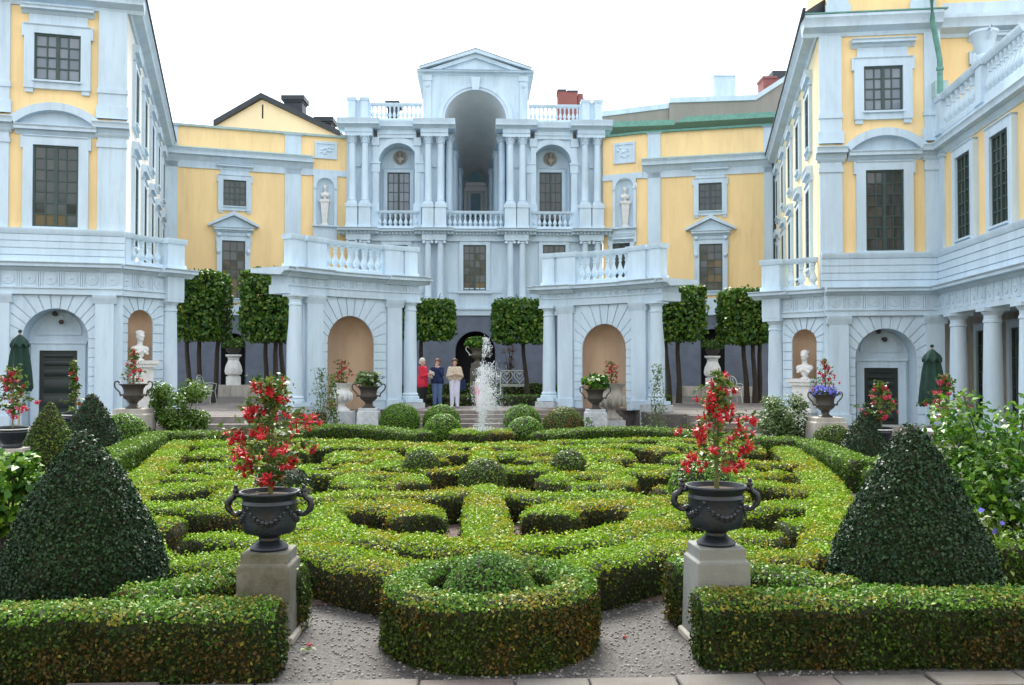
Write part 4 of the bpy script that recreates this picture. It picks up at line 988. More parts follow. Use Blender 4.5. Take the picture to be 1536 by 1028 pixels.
    for sg in (-1, 1): column(W, F.pt(sg * r2 * .62, 0, -D + .2), zfl2 + .06, zs2 - .5, .09, "tuscan", ang=0, name="tunnel_column")
    mb = MB(); mb.fb(F, -r2 * .42, r2 * .42, zfl2, zs2 - .62, -D, -D + .04); mb.build("end_panel", LUN, W)
    return W, [(sg * U(115.5), Z(238, -1.1)) for sg in (-1, 1)]
GREYV = mat("grey_vault_plaster", (0.68, 0.72, 0.73), 0.85, 0.1, 1.5)
LUN = mat("faded_blue_fresco", (0.14, 0.30, 0.42), 0.85, 0.3, 2.5, col2=(0.28, 0.34, 0.30))
PAV, roundels = pavilion()

# ---------------------------------------------------------------- curved garden porticoes
def portico(side):
    lf = side == "l"
    if lf: A, B = uxd(440, 28.8), uxd(614, 32.0); spec = dict(p0=(457, 481), ni=(490, 560, 474), p1=(579, 600), lev=(403, 441, 452, 352), nb=605, x0=408, x1=640, bal=(482, 577))
    else: A, B = uxd(825, 33.0), uxd(987, 30.2); spec = dict(p0=(839, 861), ni=(874, 940, 486), p1=(950, 972), lev=(420, 452, 463, 366), nb=612, x0=800, x1=1028, bal=(865, 951))
    F = ArcFr(A, B, R(24))
    mid = F.pt(F.L / 2, 0, 0); W = thing("garden_portico", (mid.x, mid.y, 0), "curved pale blue portico left of the fountain, three visitors beside its inner column" if lf else "curved pale blue portico right of the fountain, standing before a white heart-backed bench", "building", "curved porticoes by the fountain")
    dO = 28.8 if lf else 30.2
    za = [at(440 if lf else 987, y, dO).z for y in spec["lev"]]
    zct, zab, zpc, zpar = za[0], za[1], za[2], za[3]
    zcb = zct - .24; zfb = zab + .28
    X = lambda p, y=545: F.px(p, y)[0]
    s0, s1 = -.1, F.L + .1
    q0, q1 = X(spec["p0"][0]), X(spec["p0"][1]); r0, r1 = X(spec["p1"][0]), X(spec["p1"][1])
    n0, n1 = X(spec["ni"][0]), X(spec["ni"][1]); c = (n0 + n1) / 2; r = (n1 - n0) / 2; zap = F.px((spec["ni"][0] + spec["ni"][1]) / 2, spec["ni"][2])[1]
    zb = TER - .02
    mb = MB(); w0, w1 = q0 - .08, r1 + .08
    mb.arch_panel(F, w0, w1, zb, zcb, c, r, zap - r, -.75, 0); mb.build("wall", TRIM, W)
    mb = MB(); mb.niche(F, c, r, zap - r, zb, .7, -.003); mb.build("niche", TAN, W)
    rusticated(F, W, q1 + .01, r0 - .01, TER + .25, zab - .02, c, r, zap - r, 0, .04)
    pilaster(F, W, q0, q1, TER + .02, zab, 0, .12, .26, .3); pilaster(F, W, r0, r1, TER + .02, zab, 0, .12, .26, .3)
    for s, d in ((0.0, 0), (F.L, 0)):
        p = F.pt(s, 0, .08); column(W, p, TER + .32, zab, .225, "tuscan", ang=F.ang(s))
        m = MB(); m.fb(F, s - .38, s + .38, .02, TER + .2, -.3, .46); build_each(m, "column_plinth", WHITEST, W)
        
    mb = MB(); mb.fb(F, s0 - .25, s1 + .25, zab, zfb - .04, -.7, .14); mb.fb(F, s0 - .25, s1 + .25, zfb - .04, zfb, -.7, .18); mb.build("architrave", TRIM, W)
    frieze(F, W, s0 - .2, s1 + .2, zfb, zcb + .02, -.65, .11, .5)
    mb = MB(); mb.sweep(F, s0 - .6, s1 + .6, [(-1.1, zcb + .1)] + cornice_prof(zcb, zct, .1, .42)[1:-1] + [(-1.1, zct)])
    for a, b in ((s0 - .3, q1 + .12), (r0 - .12, s1 + .3)): mb.sweep(F, a, b, cornice_prof(zcb - .03, zct + .015, .16, .45))
    mb.build("cornice", TRIM, W)
    mb = MB(); nn = -.02
    for a, b in ((-.24, .24), (q0 - .02, q1 + .12), (r0 - .12, r1 + .02), (F.L - .24, F.L + .24)): pier(mb, F, a, b, zct, zpar, nn - .16, nn + .16)
    for a, b in ((.24, q0), (r1, F.L - .24)): mb.fb(F, a, b, zct, zpar - .1, nn - .1, nn + .1)
    build_each(mb, "balustrade_pier", TRIM, W)
    balustrade(F, W, q1 + .16, r0 - .16, zct + .0, zpar - .02, nn, 8)
    return W, F, c, r
PL, FPL, cPL, rPL = portico("l")
PR, FPR, cPR, rPR = portico("r")

# ---------------------------------------------------------------- neighbours over the roofs
def neighbours():
    d = 60
    W = thing("gabled_house", at(400, 210, d), "pale yellow gable with dark metal roof rising behind the left rear wall", "house")
    F = Fr(uxd(300, d), uxd(560, d)); P = lambda x, y: F.px(x, y)
    pk, l, r_ = P(393, 146), P(322, 190), P(512, 206)
    mb = MB(); mb.fpoly(F, [(l[0], l[1]), (pk[0], pk[1] - .15), (r_[0], r_[1]), (r_[0], r_[1] - 4), (l[0], r_[1] - 4)], -9, 0); mb.build("gable_wall", PALE, W)
    mb = MB(); m2 = P(393, 141)
    for q in (l, r_): mb.fpoly(F, [(q[0], q[1]), (q[0], q[1] + .35), (m2[0], m2[1]), (pk[0], pk[1] - .12)], -9.3, .3)
    mb.build("roof", ROOF, W)
    mb = MB(); s, z = P(394, 178); mb.fb(F, s - .04, s + .04, z, z + .9, 0, .03); mb.build("wall_slit", DARKIN, W)
    for a, b, y0, y1, n in ((414, 449, 134, 172, -1.5), (459, 489, 161, 186, -2.5), (487, 507, 181, 200, -4)):
        s0, zt = P(a, y0); s1, zb = P(b, y1); mb = MB(); mb.fb(F, s0 + .15, s1 - .15, zb - 1, zt - .3, n - 1.2, n); mb.fb(F, s0, s1, zt - .3, zt, n - 1.4, n + .2); mb.fb(F, s0 + .1, s1 - .1, zt - .42, zt - .3, n - 1.3, n + .1)
        mb.build("roof_dormer", ROOF, W)
    d = 53; W = thing("neighbouring_house", at(1040, 200, d), "grey brown party wall with pale coping and tall chimney above the right rear wall", "house")
    F = Fr(uxd(890, d), uxd(1240, d)); P = lambda x, y: F.px(x, y)
    top = [P(898, 176), P(1003, 163)]; top2 = [P(1003, 156), P(1132, 152), P(1185, 118)]; b0, b1 = P(898, 215), P(1185, 215)
    mb = MB(); mb.fpoly(F, [b0, top[0], (top2[0][0], top[1][1]), (top2[0][0], b0[1])], -6, 0); mb.fpoly(F, [(top2[0][0] + .005, b0[1])] + [(top2[0][0] + .005, top2[0][1])] + top2[1:] + [b1], -6, .15); mb.build("wall", ROOFBROWN, W)
    mb = MB()
    def cop(p, q, n): mb.fpoly(F, [(p[0], p[1]), (p[0], p[1] + .3), (q[0], q[1] + .3), (q[0], q[1])], -6.1, n)
    cop(top[0], (top2[0][0], top[1][1]), .08); cop(top2[0], top2[1], .25); cop(top2[1], top2[2], .26); mb.build("coping", TRIM, W)
    s0, zt = P(1071, 114); s1, zb = P(1104, 156); mb = MB(); mb.fb(F, s0, s1, zb, zt, -1.2, -.1); mb.fb(F, s0 - .03, s1 + .03, zt, zt + .08, -1.25, -.05); mb.build("chimney", TRIM, W)
    s0, zt = P(1152, 110); s1, zb = P(1200, 150); mb = MB(); mb.fb(F, s0, s1, zb, zt, -2.2, -1); mb.fb(F, s0 - .06, s0 + .8, zt, zt + .12, -2.3, -.9); mb.build("chimney", BRICKR, W)
    s0, zt = P(1167, 97); mb = MB(); mb.fb(F, s0, s0 + 1.2, zt - .6, zt, -2.1, -1.1); mb.build("chimney_cowl", ROOF, W)
    mb = MB(); a = P(1003, 199); b = P(1162, 190); mb.fpoly(F, [(a[0], a[1]), (b[0], b[1]), (b[0], b[1] + .30), (a[0] + .6, a[1] + .34)], .15, 2.2); mb.fpoly(F, [P(900, 204), (a[0], a[1] - .05), (a[0], a[1] + .25), P(900, 196)], .1, 1.9); mb.build("copper_roof_strip", COPPER, W)
    d = 62; F = Fr(uxd(800, d), uxd(900, d)); P = lambda x, y: F.px(x, y)
    s0, zt = P(837, 137); s1, zb = P(866, 186); W = thing("brick_chimney", F.pt(s0, zb, -.5), "red brick chimney stack behind the right attic balustrade", "chimney")
    mb = MB(); mb.fb(F, s0, s1, zb - 2, zt, -1.4, 0); mb.build("stack", BRICKR, W); mb = MB(); mb.fb(F, s0 - .05, s0 + .55, zt, zt + .12, -1.4, .05); mb.fb(F, s0 + .6, s1 + .05, zt - .05, zt + .05, -1.4, .05); mb.build("cap", ROOF, W)
    mb = MB(); mb.fb(F, s1 + .05, s1 + .4, zb - 2, zt - .1, -1.2, -.2); mb.build("flue", BRICKR, W)
    mb = MB(); s2, z2 = P(873, 140); mb.tube([F.pt(s1 + .1, z2 - 1, -.5), F.pt(s1 + .1, z2 + .1, -.5), F.pt(s1 + .5, z2 - .3, -.5)], .05, 6); mb.build("stay", ROOF, W)
    d = 61; p = at(584, 200, d); W = thing("roof_dormer", p, "small dark roof dormer seen between the left attic balusters", "dormer"); F = Fr(uxd(570, d), uxd(600, d)); s0, zt = F.px(579, 152); s1, zb = F.px(598, 200); mb = MB(); mb.fb(F, s0 + .1, s1 - .1, zb - 2, zt - .2, -1.5, 0); mb.build("body", ROOF, W); mb = MB(); mb.fb(F, s0 - .05, s1 + .05, zt - .2, zt, -1.6, .12); mb.build("cap", ROOF, W)
neighbours()
# ---------------------------------------------------------------- ground
def ground():
    GRAV = bpy.data.materials.new("gravel"); GRAV.use_nodes = True; n, l = GRAV.node_tree.nodes, GRAV.node_tree.links; p = n["Principled BSDF"]; p.inputs["Roughness"].default_value = .85
    tc = n.new("ShaderNodeTexCoord"); vo = n.new("ShaderNodeTexVoronoi"); vo.inputs["Scale"].default_value = 85
    l.new(tc.outputs["Object"], vo.inputs["Vector"]); rp = n.new("ShaderNodeValToRGB"); cr = rp.color_ramp
    for i, c in enumerate(((.022, .021, .020), (.043, .041, .0395), (.070, .067, .064), (.12, .115, .111))):
        e = cr.elements[i] if i < 2 else cr.elements.new(1); e.position = (0, .3, .7, 1)[i]; e.color = (*c, 1)
    sp = n.new("ShaderNodeSeparateColor"); l.new(vo.outputs["Color"], sp.inputs[0]); l.new(sp.outputs[0], rp.inputs[0])
    nz = n.new("ShaderNodeTexNoise"); nz.inputs["Scale"].default_value = 1.3; nz.inputs["Detail"].default_value = 6; l.new(tc.outputs["Object"], nz.inputs["Vector"])
    r2 = n.new("ShaderNodeValToRGB"); r2.color_ramp.elements[0].position = .3; r2.color_ramp.elements[0].color = (.62, .58, .56, 1); r2.color_ramp.elements[1].position = .65; l.new(nz.outputs[0], r2.inputs[0])
    mx = n.new("ShaderNodeMixRGB"); mx.blend_type = 'MULTIPLY'; mx.inputs[0].default_value = 1; l.new(rp.outputs[0], mx.inputs[1]); l.new(r2.outputs[0], mx.inputs[2]); l.new(mx.outputs[0], p.inputs["Base Color"])
    bp = n.new("ShaderNodeBump"); bp.inputs["Strength"].default_value = .6; bp.inputs["Distance"].default_value = .008; bp.invert = True; l.new(vo.outputs["Distance"], bp.inputs["Height"]); l.new(bp.outputs[0], p.inputs["Normal"])
    MATS["gravel"] = GRAV
    mb = MB(); mb.add([(-300, -60, 0), (300, -60, 0), (300, 400, 0), (-300, 400, 0)], [(0, 1, 2, 3)]); tag(mb.build("gravel_ground", GRAV, smooth=0), kind="structure")
    SOILB = mat("parterre_bed", (0.13, 0.085, 0.075), .95, .4, 12, .8, 60, col2=(.05, .036, .03))
    mb = MB(); mb.add([(-2.7, 8.0, .006), (2.7, 8.0, .006), (4.6, 12, .006), (6.5, 20.5, .006), (-6.5, 20.5, .006), (-4.6, 12, .006)], [(0, 1, 2, 3, 4, 5)]); tag(mb.build("parterre_soil", SOILB, smooth=0), kind="structure")
    # terrace behind, with two broad steps
    TERM = mat("terrace_gravel", (0.15, 0.135, 0.128), .9, .3, 5, .6, 60, col2=(.09, .08, .075))
    STEPM = mat("step_stone", (0.22, 0.195, 0.18), .85, .35, 5, .3, 40, streak=False)
    mb = MB(); mb.box(-16, 16, 31.2, 60, -.2, TER); tag(mb.build("terrace", TERM, smooth=0), kind="structure")
    mb = MB(); mb.box(-16, -5.2, 28.3, 31.2, -.2, TER - .01); mb.box(5.2, 16, 28.3, 31.2, -.2, TER - .01); tag(mb.build("terrace_path", TERM, smooth=0), kind="structure")
    mb = MB(); 
    for i in range(4): mb.box(-2.6, 2.6, 31.2 - .34 * (i + 1), 31.2 - .34 * i, -.1, TER - .005 - .125 * i)
    for x0, x1 in ((-9.7, -6.3), (6.3, 9.7)):
        for i in range(2): mb.box(x0, x1, 28.3 - .5 * (i + 1), 28.3 - .5 * i, -.1, TER - .02 - .2 * i)
    tag(mb.build("stone_steps", STEPM, smooth=0), kind="structure")
    GR = mat("lawn", (0.10, 0.20, 0.03), .95, .3, 6, .6, 80)
    mb = MB(); mb.box(-6, 7, 34.6, 40.5, TER - .1, TER + .12); o = mb.build("lawn", GR, smooth=0); tag(o, kind="structure")
    # front kerb
    KM = mat("kerb_stone", (0.11, 0.103, 0.095), .85, .35, 4, .4, 50, col2=(.09, .08, .065)); KM2 = mat("red_kerb_stone", (0.115, 0.095, 0.085), .85, .3, 6, .4, 50)
    mb = MB(); x = -6.0; k = 0
    while x < 6.5:
        w = rnd.uniform(.45, .62); mb.mi = 1 if k % 4 == 2 else 0; mb.box(x + .006, x + w - .006, 5.72 + rnd.uniform(-.01, .01), 5.98 + rnd.uniform(-.012, .012), -.1, .045 + rnd.uniform(-.008, .01)); x += w; k += 1
    o = mb.build("kerb", [KM, KM2]); tag(o, kind="structure"); bv = o.modifiers.new("b", 'BEVEL'); bv.width = .012; bv.segments = 2
    # scattered loose stones on the gravel near the viewer
    mb = MB()
    for _ in range(3600):
        x, y = rnd.uniform(-2.6, 2.6), rnd.uniform(5.9, 8.6); s = rnd.uniform(.006, .013); mb.ell((x, y, s * .4), (s, s * rnd.uniform(.6, 1), s * .7), 5, 4)
    tag(mb.build("loose_gravel", mat("pebble", (0.27, 0.26, 0.25), .85, .5, 30, col2=(.14, .133, .127))), "pale loose pebbles lying over the gravel path round the ring hedge", "gravel", kind="stuff")
ground()
# ---------------------------------------------------------------- hedges
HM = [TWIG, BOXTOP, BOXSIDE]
def G2(px, py, z): p = gnd(px, py, z); return (p.x, p.y)
def hedge(P, w, h, label, dens=1400, size=.05, mats=None, closed=False, name="box_hedge", group=None, side=.85, w2=None, z0=0, amp=.03, jit=.02):
    c = hedge_core(P, w, h, z0, closed, w2)
    return leafy(c, dens, size, mats or HM, name, label, "hedge", group, side, jit=jit, wobamp=amp)
# parterre scrolls (drawn for the left half, mirrored for the right)
H = .345
def spiral(cx, cy, r0, r1, a0, a1, n=14):
    return [(cx + (r0 + (r1 - r0) * i / n) * math.cos(R(a0 + (a1 - a0) * i / n)), cy + (r0 + (r1 - r0) * i / n) * math.sin(R(a0 + (a1 - a0) * i / n))) for i in range(n + 1)]
scr = [
 ([(-.5, 7.72), (-1.05, 8.1), (-1.6, 8.6), (-2.2, 8.3), (-2.9, 8.05)], .5, "wavy front border hedge of the parterre just behind the {s} black urn"),
 ([(-2.9, 8.05), (-3.75, 10.0), (-4.6, 12.2), (-5.5, 16), (-6.4, 20.3)], .46, "long slanting {s} border hedge of the scroll parterre beside the gravel path"),
 ([(-6.4, 20.4), (-5.2, 20.3), (-3.9, 20.7), (-2.6, 20.3), (-1.4, 19.8), (-.1, 19.6)], .46, "{s} half of the wavy back border hedge of the parterre, before the fountain"),
 ([(-.1, 8.75), (-.75, 8.95), (-1.45, 9.45), (-1.85, 10.1), (-1.85, 10.85), (-1.35, 11.2), (-.85, 11.0), (-.72, 10.35)], .56, "curled box scroll with blunt rusty end close {s} of the middle ridge"),
 ([(-.1, 8.5), (-.5, 8.75), (-.62, 9.2)], .42, "short flaring box arm at the {s} foot of the middle ridge"),
 ([(-1.5, 9.2), (-2.05, 8.98), (-2.5, 9.2), (-2.85, 9.05)], .5, "short box bar behind the {s} black urn, blunt end towards the cone"),
 ([(-4.0, 10.15), (-3.6, 9.95), (-3.2, 9.9)], .58, "stubby square box block near the {s} dark cone"),
 ([(-4.2, 11.2), (-3.5, 11.15), (-2.8, 10.75), (-2.25, 10.35)], .48, "box band leading from the {s} border towards the urn"),
 ([(-.2, 12.45), (-.85, 12.05), (-1.6, 12.2), (-2.15, 11.75), (-2.75, 11.75), (-3.2, 12.2), (-2.95, 12.7), (-2.4, 12.6)], .5, "double curved box band with hooked end crossing the {s} half before mid depth"),
 ([(-4.55, 12.3), (-4.1, 12.9), (-3.6, 13.3), (-2.9, 13.35)], .56, "broad flat box arm starting at the {s} border near mid depth"),
 (spiral(-1.35, 13.6, .78, .22, -80, -430), .42, "coiled box spiral just {s} of the central topiary ball"),
 (spiral(-3.95, 14.4, .66, .2, 200, 520), .42, "coiled box spiral next to the {s} border at mid depth"),
 (spiral(-2.6, 15.0, .74, .22, 60, -300), .44, "larger coiled box spiral in the middle of the {s} half"),
 ([(-.15, 15.3), (-.7, 15.0), (-1.2, 15.4), (-1.7, 16.2), (-1.1, 16.6), (-.7, 16.2)], .46, "hooked box scroll behind the small {s} topiary ball"),
 ([(-5.2, 15.4), (-4.5, 15.5), (-3.8, 15.9), (-3.4, 16.5), (-4.0, 16.9), (-4.5, 16.5)], .46, "S-shaped box scroll along the {s} border"),
 (spiral(-2.3, 17.4, .8, .22, -120, 240), .46, "coiled box spiral in the {s} rear quarter of the parterre"),
 ([(-.2, 17.2), (-.8, 17.6), (-1.2, 18.3), (-.7, 18.8), (-.25, 18.5)], .46, "looping box ribbon beside the rear ridge on its {s} side"),
 (spiral(-4.6, 18.0, .76, .2, 100, 470), .46, "coiled box spiral near the far end of the {s} border"),
 ([(-1.3, 19.2), (-2.1, 18.9), (-2.9, 19.3), (-3.5, 18.7), (-3.6, 17.9)], .46, "sinuous rear box band under the {s} back border"),
 ([(-5.9, 19.3), (-5.2, 19.5), (-4.4, 19.3), (-3.8, 19.8)], .42, "short wavy rear box bar in the far {s} corner"),
]
for P, w, lab in scr:
    for sd, sg in (("left", 1), ("right", -1)):
        Q = [(x * sg + rnd.uniform(-.05, .05), y + rnd.uniform(-.05, .05)) for x, y in P]
        dist = sum(y for x, y in P) / len(P)
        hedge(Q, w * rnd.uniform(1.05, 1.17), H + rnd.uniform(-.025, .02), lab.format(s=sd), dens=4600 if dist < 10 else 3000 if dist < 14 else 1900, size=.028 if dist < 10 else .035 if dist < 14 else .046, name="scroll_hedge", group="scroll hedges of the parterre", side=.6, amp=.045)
hedge([(0, 8.2), (.02, 9.4), (0, 10.6), (0, 12.0), (.02, 13.0)], .52, H, "straight middle ridge of clipped box running from the ring hedge to the central topiary", 3400, .032, w2=.44, name="scroll_hedge", group="scroll hedges of the parterre", side=.6)
hedge([(0, 15.4), (0, 17.5), (0, 19.4)], .45, H, "straight rear ridge of clipped box running from the central topiary towards the fountain", 1500, .052, name="scroll_hedge", group="scroll hedges of the parterre", side=.6)
def ball(px, pyt, d, r, label, z=None, mats=None, dens=2200, size=.04, sq=.92, name="topiary_ball", group="clipped box balls"):
    zt = at(px, pyt, d).z; p = at(px, pyt, d); zc = zt - r * sq
    mb = MB(); mb.ell((p.x, p.y, max(zc, .05)), (r, r, r * sq), 26, 14)
    if zc > r * .8: mb.lathe((p.x, p.y, 0), [(r * .35, 0), (r * .8, zc)], 12)
    mb.v = [(x, y, max(zz, 0.0)) for x, y, zz in mb.v]
    return leafy(mb, dens, size, mats or [TWIG, BALLL], name, label, "topiary", group, 1.0, loc=(p.x, p.y, 0), jit=.012, wobamp=.02, tilt=.5)
ball(725, 690, 14.4, .36, "round box topiary in the middle of the parterre between the scrolls", mats=[TWIG, CONEM])
ball(632, 676, 15.3, .3, "small box ball in the left half of the parterre, left of the central topiary", mats=[TWIG, CONEM])
ball(852, 676, 15.4, .3, "small box ball in the right half of the parterre, right of the central topiary", mats=[TWIG, CONEM])
ball(1053, 690, 12.6, .44, "large dark box ball behind the stem of the right red fuchsia", mats=[TWIG, BALLL])
ball(424, 700, 12.8, .40, "dark box ball half hidden behind the left red fuchsia", mats=[TWIG, CONEL])
ball(600, 606, 27.4, .58, "light green box ball before the left portico's inner column")
ball(662, 608, 27.6, .54, "light green box ball just in front of the three visitors, left of the fountain")
ball(664, 622, 24.0, .47, "deep green box ball touching the fountain hedge on its left")
ball(783, 608, 27.6, .56, "pale misty box ball directly right of the fountain spray")
ball(788, 626, 24.0, .46, "deep green box ball touching the fountain hedge on its right")
ball(845, 611, 26.8, .58, "bronze tinted box ball before the right portico's inner column", mats=[TWIG, BALLB])
ball(186, 622, 21.0, .5, "wide light green box dome behind the left clipped hedge", mats=[TWIG, BALLL])
ball(1249, 638, 20.5, .42, "olive brown box ball under the urn of blue flowers on the right", mats=[TWIG, CONEM])
def cone(px, pyt, d, r, label, mats, dens, size, conv=.12):
    p = at(px, pyt, d); h = p.z; mb = MB()
    pr = [(r * .93, 0), (r, .12 * h), (r * .97, .22 * h)] + [(r * ((1 - t) + conv * math.sin(math.pi * t)) * .99 + .015, h * (.2 + .8 * t) if t < 1 else h) for t in (.12, .25, .4, .55, .7, .82, .92, .98)] + [(.005, h)]
    mb.lathe((p.x, p.y, 0), pr, 30)
    return leafy(mb, dens, size, mats, "topiary_cone", label, "topiary", "clipped cones", 1.0, loc=(p.x, p.y, 0), jit=.014, wobamp=.03, tilt=.75)
cone(127, 643, 7.55, .645, "big dark green clipped cone behind the front hedge at lower left", [TWIG, CONEL], 7500, .030)
cone(1367, 636, 7.5, .64, "big dark green clipped cone behind the front hedge at lower right", [TWIG, CONEL], 7500, .030)
cone(75, 604, 16.5, .50, "yellow green clipped cone near the left door, left of the darker one", [TWIG, CONEM], 1800, .045)
cone(138, 590, 18.4, .62, "dark clipped cone near the left door, right of the yellow green one", [TWIG, CONEL], 1800, .045)
cone(1299, 612, 18.6, .50, "dark narrow clipped cone in front of the right green door", [TWIG, CONEL], 1800, .045)
# ring hedge with its inner dome, front right and left hedges
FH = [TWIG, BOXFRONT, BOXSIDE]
rc = (0.0, 6.95)
circ = lambda r: [(rc[0] + r * math.cos(2 * math.pi * i / 24), rc[1] + r * math.sin(2 * math.pi * i / 24)) for i in range(24)]
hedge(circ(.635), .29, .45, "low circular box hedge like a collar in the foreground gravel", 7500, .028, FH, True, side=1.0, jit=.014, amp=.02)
mb = MB(); mb.ell((rc[0], rc[1], .2), (.37, .37, .42), 26, 14); mb.v = [(x, y, max(z, 0)) for x, y, z in mb.v]
leafy(mb, 7500, .028, [TWIG, leafmat("dome_leaves", [(0.035, 0.11, 0.015), (0.075, 0.19, 0.03), (0.14, 0.27, 0.045)], (0.22, 0.15, 0.05), 2.5, 0.5, rough=.5, spec=.18)], "topiary_ball", "low box dome nested inside the circular foreground hedge", "topiary", "clipped box balls", loc=(rc[0], rc[1], 0), jit=.014)
DK = [TWIG, BOXFRONT, leafmat("front_hedge_shaded_side", [(0.011, 0.030, 0.005), (0.026, 0.058, 0.009), (0.065, 0.105, 0.016)], (0.11, 0.06, 0.02), 2.4, 0.75, rough=.5, spec=.18)]  # side leaves carry the shade of the hedge fronts in their colour
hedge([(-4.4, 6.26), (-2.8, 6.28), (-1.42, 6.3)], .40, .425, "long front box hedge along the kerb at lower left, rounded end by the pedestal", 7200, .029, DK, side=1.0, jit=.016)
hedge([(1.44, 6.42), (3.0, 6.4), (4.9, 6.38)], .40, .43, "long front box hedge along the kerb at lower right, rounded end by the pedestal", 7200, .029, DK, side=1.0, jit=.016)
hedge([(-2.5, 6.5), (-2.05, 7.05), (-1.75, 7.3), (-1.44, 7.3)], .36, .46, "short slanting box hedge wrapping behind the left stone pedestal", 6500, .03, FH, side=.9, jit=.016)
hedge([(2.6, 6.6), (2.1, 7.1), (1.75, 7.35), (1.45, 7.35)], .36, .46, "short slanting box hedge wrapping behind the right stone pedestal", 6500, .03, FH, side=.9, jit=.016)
# outer border hedges
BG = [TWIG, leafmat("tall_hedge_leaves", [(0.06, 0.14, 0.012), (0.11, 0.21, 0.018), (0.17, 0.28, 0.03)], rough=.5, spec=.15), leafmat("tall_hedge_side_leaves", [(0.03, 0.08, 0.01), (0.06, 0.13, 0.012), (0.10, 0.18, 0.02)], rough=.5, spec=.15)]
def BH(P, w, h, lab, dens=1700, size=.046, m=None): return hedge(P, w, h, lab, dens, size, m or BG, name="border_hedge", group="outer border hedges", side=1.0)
BH([G2(128, 704, .45), G2(182, 672, .5), G2(238, 650, .5)], .45, .5, "bright clipped hedge slanting along the left gravel path")
BH([G2(246, 650, .5), G2(300, 650, .5), G2(345, 650, .5)], .5, .5, "straight dark fronted hedge at the far left corner of the parterre")
BH([G2(385, 652, .42), G2(440, 645, .42), G2(500, 640, .42), G2(570, 643, .42), G2(640, 651, .42)], .5, .42, "curved low hedge under the left portico")
BH([G2(808, 652, .42), G2(880, 645, .42), G2(950, 643, .42), G2(1040, 649, .42), G2(1120, 656, .42)], .5, .42, "curved low hedge under the right portico")
BH([G2(1135, 660, .5), G2(1165, 659, .5), G2(1200, 660, .5)], .5, .5, "straight dark fronted hedge at the far right corner of the parterre")
BH([G2(1210, 661, .5), G2(1250, 675, .5), G2(1294, 692, .5)], .45, .5, "bright clipped hedge slanting along the right gravel path")
BH([G2(1296, 692, .5), G2(1330, 690, .5), G2(1380, 690, .5)], .45, .5, "clipped hedge turning right behind the big right cone")
BH([G2(1300, 706, .45), G2(1330, 706, .45)], .4, .45, "small square hedge block left of the big right cone's tip")
BH([G2(95, 712, .35), G2(60, 716, .35), G2(20, 728, .35), G2(-30, 745, .35)], .5, .36, "low bright hedge between the left cones, at the left edge")
BH([G2(-20, 790, .36), G2(40, 770, .36), G2(90, 750, .36)], .7, .36, "low bright hedge left of the big dark cone")
BH([(3.6, 8.4), (4.4, 8.6), (5.4, 8.9)], .6, .36, "low hedge under the broad leaved shrub at lower right")
FR_ = at(723, 660, 23.1)
ringp = [(FR_.x + .58 * math.cos(2 * math.pi * i / 24), FR_.y + .58 * math.sin(2 * math.pi * i / 24)) for i in range(24)]
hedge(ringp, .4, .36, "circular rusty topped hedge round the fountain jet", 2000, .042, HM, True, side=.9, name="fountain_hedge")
tag(hedge([(-7.2, 34.2), (-2, 34.2), (3, 34.2), (7, 34.2)], .6, .34, "low dark hedge behind the visitors edging the lawn", 300, .10, [TWIG, BG[2]], z0=TER), cat="hedge")
hedge([(-5.6, 40.8), (0, 40.8), (7, 40.8)], .6, .6, "dark hedge at the foot of the central archway wall, behind the lawn", 260, .11, [TWIG, CONEM], z0=TER)
